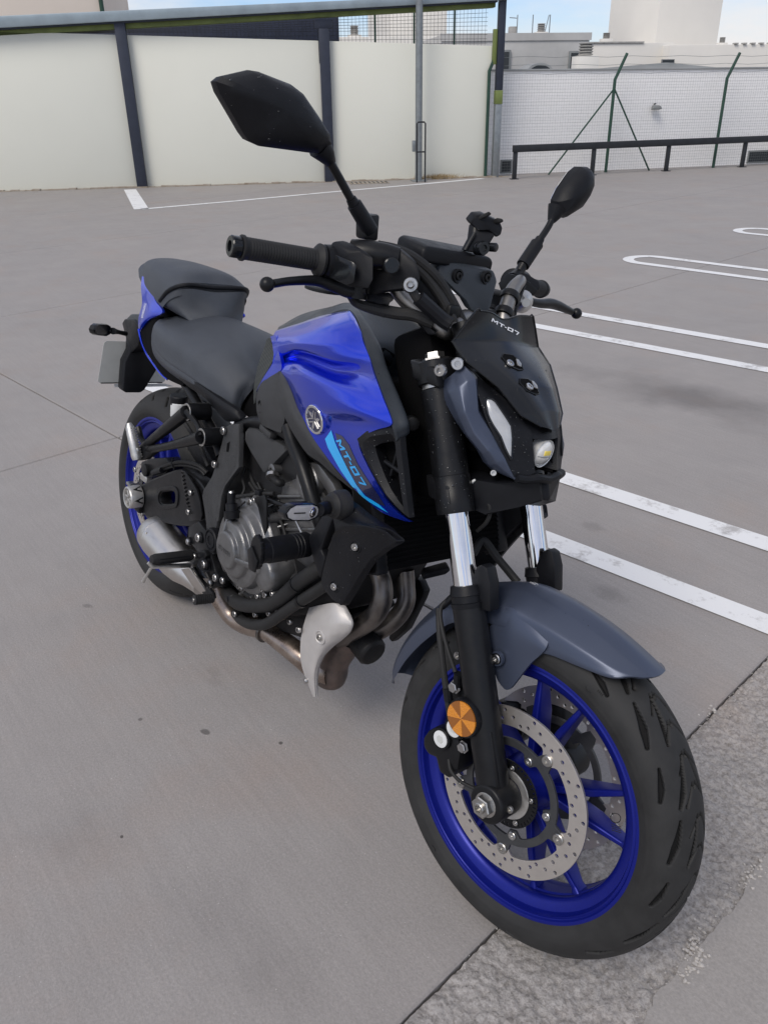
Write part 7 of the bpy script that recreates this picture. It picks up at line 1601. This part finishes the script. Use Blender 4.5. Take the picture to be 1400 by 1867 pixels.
make('swingarm_bridge', Geo().box(np.array((0.3818,-0.13,0.457)) * np.array([1, 0, 1]), (.08, .25, .09)), M['engdark'], BIKE, bev=.015)
hg = make('heel_guard', Geo().prism([(0.2836,-0.158,0.5111), (0.3099,-0.16,0.5143), (0.3392,-0.16,0.507), (0.3783,-0.16,0.4907), (0.3998,-0.16,0.467), (0.4121,-0.158,0.4354), (0.408,-0.158,0.4222), (0.3467,-0.158,0.3952), (0.3379,-0.16,0.4218), (0.3141,-0.16,0.4573), (0.2948,-0.16,0.4828)], (0, .006, 0)), M['satin'], BIKE, bev=.0015)
for c in ((0.3549,-0.161,0.4751), (0.3495,-0.161,0.4219)): bolt('guard_bolt', c, ccx, .0075, M['bolt'], hg, 'B', .006)
for i in range(9):
    for j in range(2):
        p0_, p1_ = np.array((0.2971,-0.161,0.5071)), np.array((0.3347,-0.161,0.4384)); c = p0_ + (p1_ - p0_) * i / 8 + np.array([.010 * j, 0, -.004 * j])
        make('guard_slot', Geo().box(c, (.006, .0012, .0035)), M['void'], hg)
ax_ = np.array((0.0149,-0.185,0.3398))
aj = make('axle_adjuster', Geo().lathe(ax_, ccx, [(-.034, .033), (-.030, .034), (-.002, .0315), (.001, .0305), (.0025, .0285), (.0015, .0255), (-.012, .0235), (-.012, 0)], 44), M['alu'], BIKE, ang=35)
for k in range(6):
    a = 2 * math.pi * k / 6; u_ = np.array([math.cos(a), 0, math.sin(a)]); t_ = np.array([-math.sin(a), 0, math.cos(a)])
    make('adjuster_flute', Geo().prism([ax_ + u_ * .0335 + t_ * .011 + np.array([0, .031, 0]), ax_ + u_ * .0335 - t_ * .011 + np.array([0, .031, 0]), ax_ + u_ * .0325 + np.array([0, .006, 0])], -u_ * .006), M['satin'], aj, bev=.0008)
    make('adjuster_spoke', Geo().box(ax_ + u_ * .014 + np.array([0, .006, 0]), (.018, .010, .006), rotm(np.array([0, 1., 0]), -a)), M['alu'], aj, bev=.0015)
make('axle_block', Geo().box(np.array((-0.0002,-0.145,0.3284)), (.07, .03, .07)), M['satin'], BIKE, bev=.006)
make('chain_adjuster', Geo().box(np.array((-0.0385,-0.15,0.352)), (.05, .02, .008), rotm(np.array([0, 1., 0]), .1)), M['nut'], BIKE, bev=.001)
# right foot plate
FPp = [(0.4722,-0.145,0.6787), (0.487,-0.145,0.6869), (0.5315,-0.145,0.7022), (0.5406,-0.147,0.6694), (0.5536,-0.15,0.6091), (0.5419,-0.152,0.5923), (0.5073,-0.158,0.5462), (0.5017,-0.16,0.5186), (0.4972,-0.16,0.4756), (0.4926,-0.16,0.4317), (0.4987,-0.158,0.3841), (0.4822,-0.158,0.3597), (0.4522,-0.158,0.3644), (0.4472,-0.16,0.4062), (0.4291,-0.16,0.4494), (0.4093,-0.16,0.4847), (0.4128,-0.16,0.5016), (0.4462,-0.157,0.5493), (0.4578,-0.152,0.5937), (0.4634,-0.148,0.6327)]
fpt = make('foot_plate', Geo().prism(FPp, (0, .014, 0)), M['sidegrey'], BIKE, bev=.003)
both('foot_plate_slot', Geo().prism([(0.4924,-0.1485,0.6443), (0.5045,-0.1485,0.652), (0.5069,-0.1505,0.628), (0.4949,-0.1505,0.6189)], (0, .010, 0)), M['void'])
make('plate_flange', Geo().prism([(0.545,-0.152,0.6837), (0.5464,-0.15,0.684), (0.567,-0.156,0.6115), (0.5295,-0.166,0.5548), (0.5216,-0.168,0.5267), (0.5149,-0.168,0.4626), (0.5007,-0.166,0.4568), (0.5066,-0.166,0.5277), (0.5174,-0.164,0.5557), (0.5508,-0.154,0.6085)], (0, .012, 0)), M['sidegrey'], fpt, bev=.002)
bolt('plate_bolt', (0.476,-0.149,0.6695), ccx, .0095, M['bolt'], fpt, 'B', .007); bolt('plate_bolt', (0.4627,-0.158,0.5849), ccx, .0085, M['bolt'], fpt, 'B', .007)
pv = np.array((0.492,-0.172,0.4048))
make('pivot_cap', Geo().lathe(pv, ccx, [(-.02, .030), (0, .030), (.002, .028), (.002, .0245), (-.001, .0235), (-.001, .020), (.002, .019), (.002, .012), (0, .0115), (0, 0)], 40), M['plastic'], BIKE, ang=30)
lp = make('peg_plate', Geo().prism([(0.3466,-0.16,0.3804), (0.4008,-0.16,0.4167), (0.4412,-0.16,0.4067), (0.4643,-0.16,0.3698), (0.5025,-0.16,0.3282), (0.5543,-0.16,0.3228), (0.5411,-0.16,0.2992), (0.4864,-0.16,0.2794), (0.4451,-0.16,0.3173), (0.3901,-0.16,0.3383), (0.3483,-0.16,0.3434)], (0, .02, 0)), M['satin'], BIKE, bev=.004)
for c, r in (((0.4191,-0.162,0.3804), .011), ((0.3617,-0.162,0.3462), .008), ((0.4723,-0.17,0.3325), .0105), ((0.4972,-0.165,0.2943), .008), ((0.5305,-0.168,0.3234), .0095)):
    make('bolt_washer', Geo().lathe(c, ccx, [(-.002, r * 1.3), (.002, r * 1.3), (.003, r * 1.15), (.003, 0)], 22), M['plastic'], lp); bolt('plate_bolt', np.array(c) + np.array([0, -.003, 0]), ccx, r, M['bolt'], lp, 'B', r * .6, hole=r > .009)
make('pedal_pivot', Geo().cyl(np.array((0.4344,-0.15,0.3124)), np.array((0.4704,-0.169,0.3315)), .0185, n=24), M['plastic'], lp)
pa, pb = np.array((0.4132,-0.175,0.3325)), np.array((0.4184,-0.285,0.3389))
pg = make('foot_peg', Geo().tube([pa, pa * .9 + pb * .1, pa * .1 + pb * .9, pb], [.010, .0145, .0145, .011], 14, 0), M['rubber'], BIKE)
pdx = unit(pb - pa)
for k in range(2):
    make('peg_rib', Geo().tube([pa * .85 + pb * .15 + np.array([.0145 if k else .012, 0, .004 - .010 * k + .0]), pa * .15 + pb * .85 + np.array([.0145 if k else .012, 0, .004 - .010 * k])], .0022, 6, 0), M['plastic'], pg)
make('peg_bar', Geo().tube([np.array((0.3991,-0.175,0.2978)), np.array((0.4263,-0.285,0.3251)), np.array((0.4232,-0.295,0.3354))], [.0065, .0055, .004], 10, 0), M['alu'], pg)
make('peg_feeler', Geo().tube([np.array((0.422,-0.287,0.3192)), np.array((0.3867,-0.287,0.2738)), np.array((0.3808,-0.287,0.2651))], [.0035, .004, .005], 10, 0), M['alu'], pg)
make('peg_hinge', Geo().prism([(0.3861,-0.172,0.3234), (0.4626,-0.172,0.3665), (0.4759,-0.172,0.3563), (0.4507,-0.172,0.3247), (0.3959,-0.172,0.2974)], (0, .02, 0)), M['satin'], pg, bev=.003)
bolt('hinge_bolt', (0.4252,-0.175,0.3347), ccx, .007, M['nut'], pg, 'B', .005)
bp_ = make('brake_pedal', Geo().prism([(0.3771,-0.168,0.2792), (0.4036,-0.168,0.2941), (0.444,-0.172,0.2859), (0.5463,-0.185,0.2918), (0.5573,-0.187,0.283), (0.5252,-0.187,0.2674), (0.4106,-0.172,0.2583)], (0, .008, 0)), M['satin'], BIKE, bev=.002)
t0_, t1_ = np.array((0.5506,-0.185,0.2822)), np.array((0.5461,-0.232,0.2835))
pr = []
Lp = np.linalg.norm(t1_ - t0_)
for i in range(9): x = Lp * i / 9; pr += [(x, .0105), (x + Lp / 18, .0105), (x + Lp / 18 + .0004, .0125), (x + Lp / 9 - .0004, .0125)]
make('pedal_rubber', Geo().lathe(t0_, unit(t1_ - t0_), pr + [(Lp, .0105), (Lp + .001, .0)], 20), M['rubber'], bp_); bolt('pedal_tip', t1_, unit(t1_ - t0_), .005, M['nut'], bp_, 'B', .003)
# passenger peg bracket
R1, R2, R3 = np.array((0.3544,-0.185,0.6813)), np.array((0.4355,-0.185,0.6435)), np.array((0.0911,-0.19,0.5016))
pbk = make('passenger_bracket', Geo().tube([R1, R3], [.017, .010], 12, 0), M['satin'], BIKE)
make('bracket_arm', Geo().tube([R2, R2 * .5 + R3 * .5 + np.array([0, 0, -.004]), R3], [.016, .0105, .012], 12, 4), M['satin'], pbk)
make('bracket_link', Geo().tube([R1, R1 * .5 + R2 * .5 + np.array([.006, .006, 0]), R2], [.010, .006, .010], 10, 4), M['satin'], pbk)
for R_, r in ((R1, .0215), (R2, .0215)):
    make('bracket_ring', Geo().lathe(R_ + np.array([0, .01, 0]), ccx, [(-.045, r * .95), (.004, r), (.010, r), (.011, r * .97), (.011, r * .72), (.008, r * .70), (-.018, r * .66), (-.018, 0)], 32), M['satin'], pbk, ang=30)
    make('ring_edge', Geo().lathe(R_ + np.array([0, .01, 0]), ccx, [(.0108, r * .98), (.0116, r * .96), (.0116, r * .76), (.0108, r * .74)], 32, closed=True), M['nut'], pbk)
    bolt('ring_bolt', R_ + np.array([0, .022, 0]), ccx, .008, M['nut'], pbk, 'B')
P0_, P1_ = np.array((0.1426,-0.215,0.4955)), np.array((0.1044,-0.225,0.5843))
pp = make('passenger_peg', Geo().tube([P0_, P0_ * .9 + P1_ * .1, P0_ * .12 + P1_ * .88, P1_], [.011, .0135, .0115, .006], 14, 0), M['alu'], BIKE)
for i in range(12):
    for j in range(3):
        c = P0_ + (P1_ - P0_) * (.12 + .07 * i) + np.array([.011, -.004 + .006 * j, .0]) + np.array([.0, .003, .0])
        make('peg_stud', Geo().sphere(c, .0025, 4), M['nut'], pp)
make('peg_clip', Geo().prism([(0.113,-0.21,0.5204), (0.1456,-0.2,0.5345), (0.1945,-0.19,0.549), (0.199,-0.19,0.5387), (0.1493,-0.2,0.4966), (0.1236,-0.21,0.4859)], (0, .02, 0)), M['satin'], pp, bev=.003); bolt('peg_pin', (0.1403,-0.215,0.5203), ccx, .0085, M['nut'], pp, 'B', .004, hole=False)
make('peg_spring_arm', Geo().tube([(0.0815,-0.19,0.5642), (0.1061,-0.19,0.5397), (0.1434,-0.19,0.5302)], [.008, .0075, .007], 10, 3), M['satin'], pp)
# brake fluid reservoir, caliper, hoses
rsv = make('brake_reservoir', Geo().lathe((0.1953,-0.13,0.6195), unit((.05, -.05, 1)), [(0, .0), (0, .018), (.006, .0215), (.042, .0215), (.044, .019)], 28), M['bottle'], BIKE)
make('reservoir_cap', Geo().lathe((0.1934,-0.13,0.661), unit((.05, -.05, 1)), [(-.004, .0245), (.016, .0245), (.019, .022), (.019, 0)], 18), M['plastic'], rsv)
hz2([(0.2212,-0.13,0.6225), (0.2751,-0.13,0.6021), (0.3275,-0.13,0.5824), (0.3745,-0.13,0.548)], .0055, M['rubber'], 'reservoir_hose')
rc_ = make('rear_caliper', Geo().prism([(-0.0501,-0.125,0.4195), (0.01,-0.125,0.449), (0.1105,-0.125,0.4848), (0.1539,-0.125,0.4772), (0.116,-0.125,0.4363), (0.0008,-0.125,0.3869), (-0.047,-0.125,0.3871)], (0, .045, 0)), M['satin'], BIKE, bev=.006)
bolt('caliper_bolt', (-0.0764,-0.128,0.3876), ccx, .0085, M['nut'], rc_, 'B'); make('piston_cap', Geo().lathe((-0.0016,-0.125,0.4108), ccx, [(0, .018), (.008, .018), (.010, .015), (.010, 0)], 24), M['engdark'], rc_)
make('brake_pad', Geo().box(np.array((-0.0498,-0.1,0.3689)), (.05, .03, .02)), M['alu'], rc_, bev=.002)
hz2([(0.0733,-0.135,0.4353), (0.1793,-0.14,0.4898), (0.256,-0.14,0.5211), (0.336,-0.14,0.5388), (0.3712,-0.13,0.5298)], .0048, M['rubber'], 'brake_hose')
hz2([(0.0698,-0.13,0.4273), (0.176,-0.135,0.4807), (0.253,-0.135,0.5109), (0.3333,-0.135,0.5274), (0.3606,-0.13,0.5204)], .0042, M['rubber'], 'sensor_cable')
hz2([(0.1972,-0.14,0.5124), (0.1998,-0.145,0.4985), (0.2074,-0.14,0.484)], .002, M['plastic'], 'cable_tie')
make('hose_joint', Geo().tube([(0.0667,-0.135,0.4266), (0.1337,-0.14,0.4577)], .0085, 12, 0), M['plastic'], BIKE)
make('hugger', Geo().shell if False else Geo().prism([(0.1099,-0.08,0.5348), (0.2466,-0.08,0.5585), (0.3139,-0.08,0.5239), (0.2968,-0.08,0.4732), (0.2172,-0.08,0.4917)], (0, .16, 0)), M['plastic'], BIKE, bev=.006)
make('shock', Geo().cyl((0.1705,0,0.4858), (0.1572,0,0.3511), .03, n=20), M['engdark'], BIKE)
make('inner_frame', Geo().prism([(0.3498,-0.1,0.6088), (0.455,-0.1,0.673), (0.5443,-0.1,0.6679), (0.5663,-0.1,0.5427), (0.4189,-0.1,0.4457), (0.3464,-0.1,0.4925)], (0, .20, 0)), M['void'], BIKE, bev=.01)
make('side_stand', Geo().tube([(.52, .13, .30), (.50, .20, .16), (.47, .270, .0 + .045)], [.014, .013, .012], 12, 3), M['satin'], BIKE)
make('chain_guard', Geo().prism([(-.02, .12, .36), (.40, .12, .42), (.40, .12, .38), (0, .12, .31)], (0, .02, 0)), M['plastic'], BIKE, bev=.004)
make('left_cover', Geo().lathe((.70, .13, .42), (0, 1, 0), [(0, .11), (.03, .11), (.045, .09), (.05, 0)], 40), M['engine'], eng)
# ------------------------------------------------------------------ rain drops left standing on the plastics
def drops(name, target, n, seed, rmin, rmax, side=(.6, -.7, .35), ymax=None):
    r = np.random.default_rng(seed)
    me = target.data; me.calc_loop_triangles()
    P = np.array([v.co[:] for v in me.vertices]); T = np.array([t.vertices[:] for t in me.loop_triangles])
    a, b, c = P[T[:, 0]], P[T[:, 1]], P[T[:, 2]]; N = np.cross(b - a, c - a); A = np.linalg.norm(N, axis=1) * .5; N = N / (2 * A[:, None] + 1e-12)
    wgt = A * np.clip(N @ unit(side) - .15, 0, 1)
    if wgt.sum() <= 0: return
    idx = r.choice(len(T), n, p=wgt / wgt.sum()); g = Geo()
    for i in idx:
        u, v = r.random(2)
        if u + v > 1: u, v = 1 - u, 1 - v
        p = a[i] + u * (b[i] - a[i]) + v * (c[i] - a[i]); q = rmin + (rmax - rmin) * r.random() ** 3
        e1, e2, nn = basis(N[i]); R = []
        el = r.uniform(.8, 1.3)
        for h, k in ((-.12, 1.0), (.22, .94), (.42, .62)):
            R.append([p + nn * h * q + (e1 * math.cos(t) * el + e2 * math.sin(t)) * q * k for t in np.linspace(0, 2 * np.pi, 8, endpoint=False)])
        g.rings([np.array(x) for x in R])
    par = target if target.parent == BIKE else target.parent
    o = bpy.data.objects.new(name, bpy.data.meshes.new(name)); V, Fc = g.out(); o.data.from_pydata(V.tolist(), [], Fc); o.data.shade_smooth(); o.data.materials.append(M['water'])
    COL.objects.link(o); o.parent = par; o['kind'] = 'stuff'
M['water'] = mat('water_drop', (.010, .011, .013), .04, 0, 0, spec=.8)
byname = {}
for o in BIKE.children_recursive: byname.setdefault(o.name.split('.')[0], []).append(o)
for nm, n, sd, r0, r1 in (('fork_upper', 90, 1, .0007, .0022), ('headlight_body', 70, 2, .0007, .0022), ('flyscreen', 40, 3, .0008, .0022), ('air_duct', 60, 4, .0007, .0022),
                          ('radiator_cover', 70, 5, .0006, .0017), ('foot_plate', 110, 6, .0006, .0016), ('mirror', 26, 7, .0006, .0018), ('instrument_bracket', 12, 8, .0006, .0014), ('tank_cover', 60, 9, .0006, .0018), ('front_mudguard', 10, 10, .0005, .0012)):
    drops('water_drops', byname[nm][0], n, sd, r0, r1)
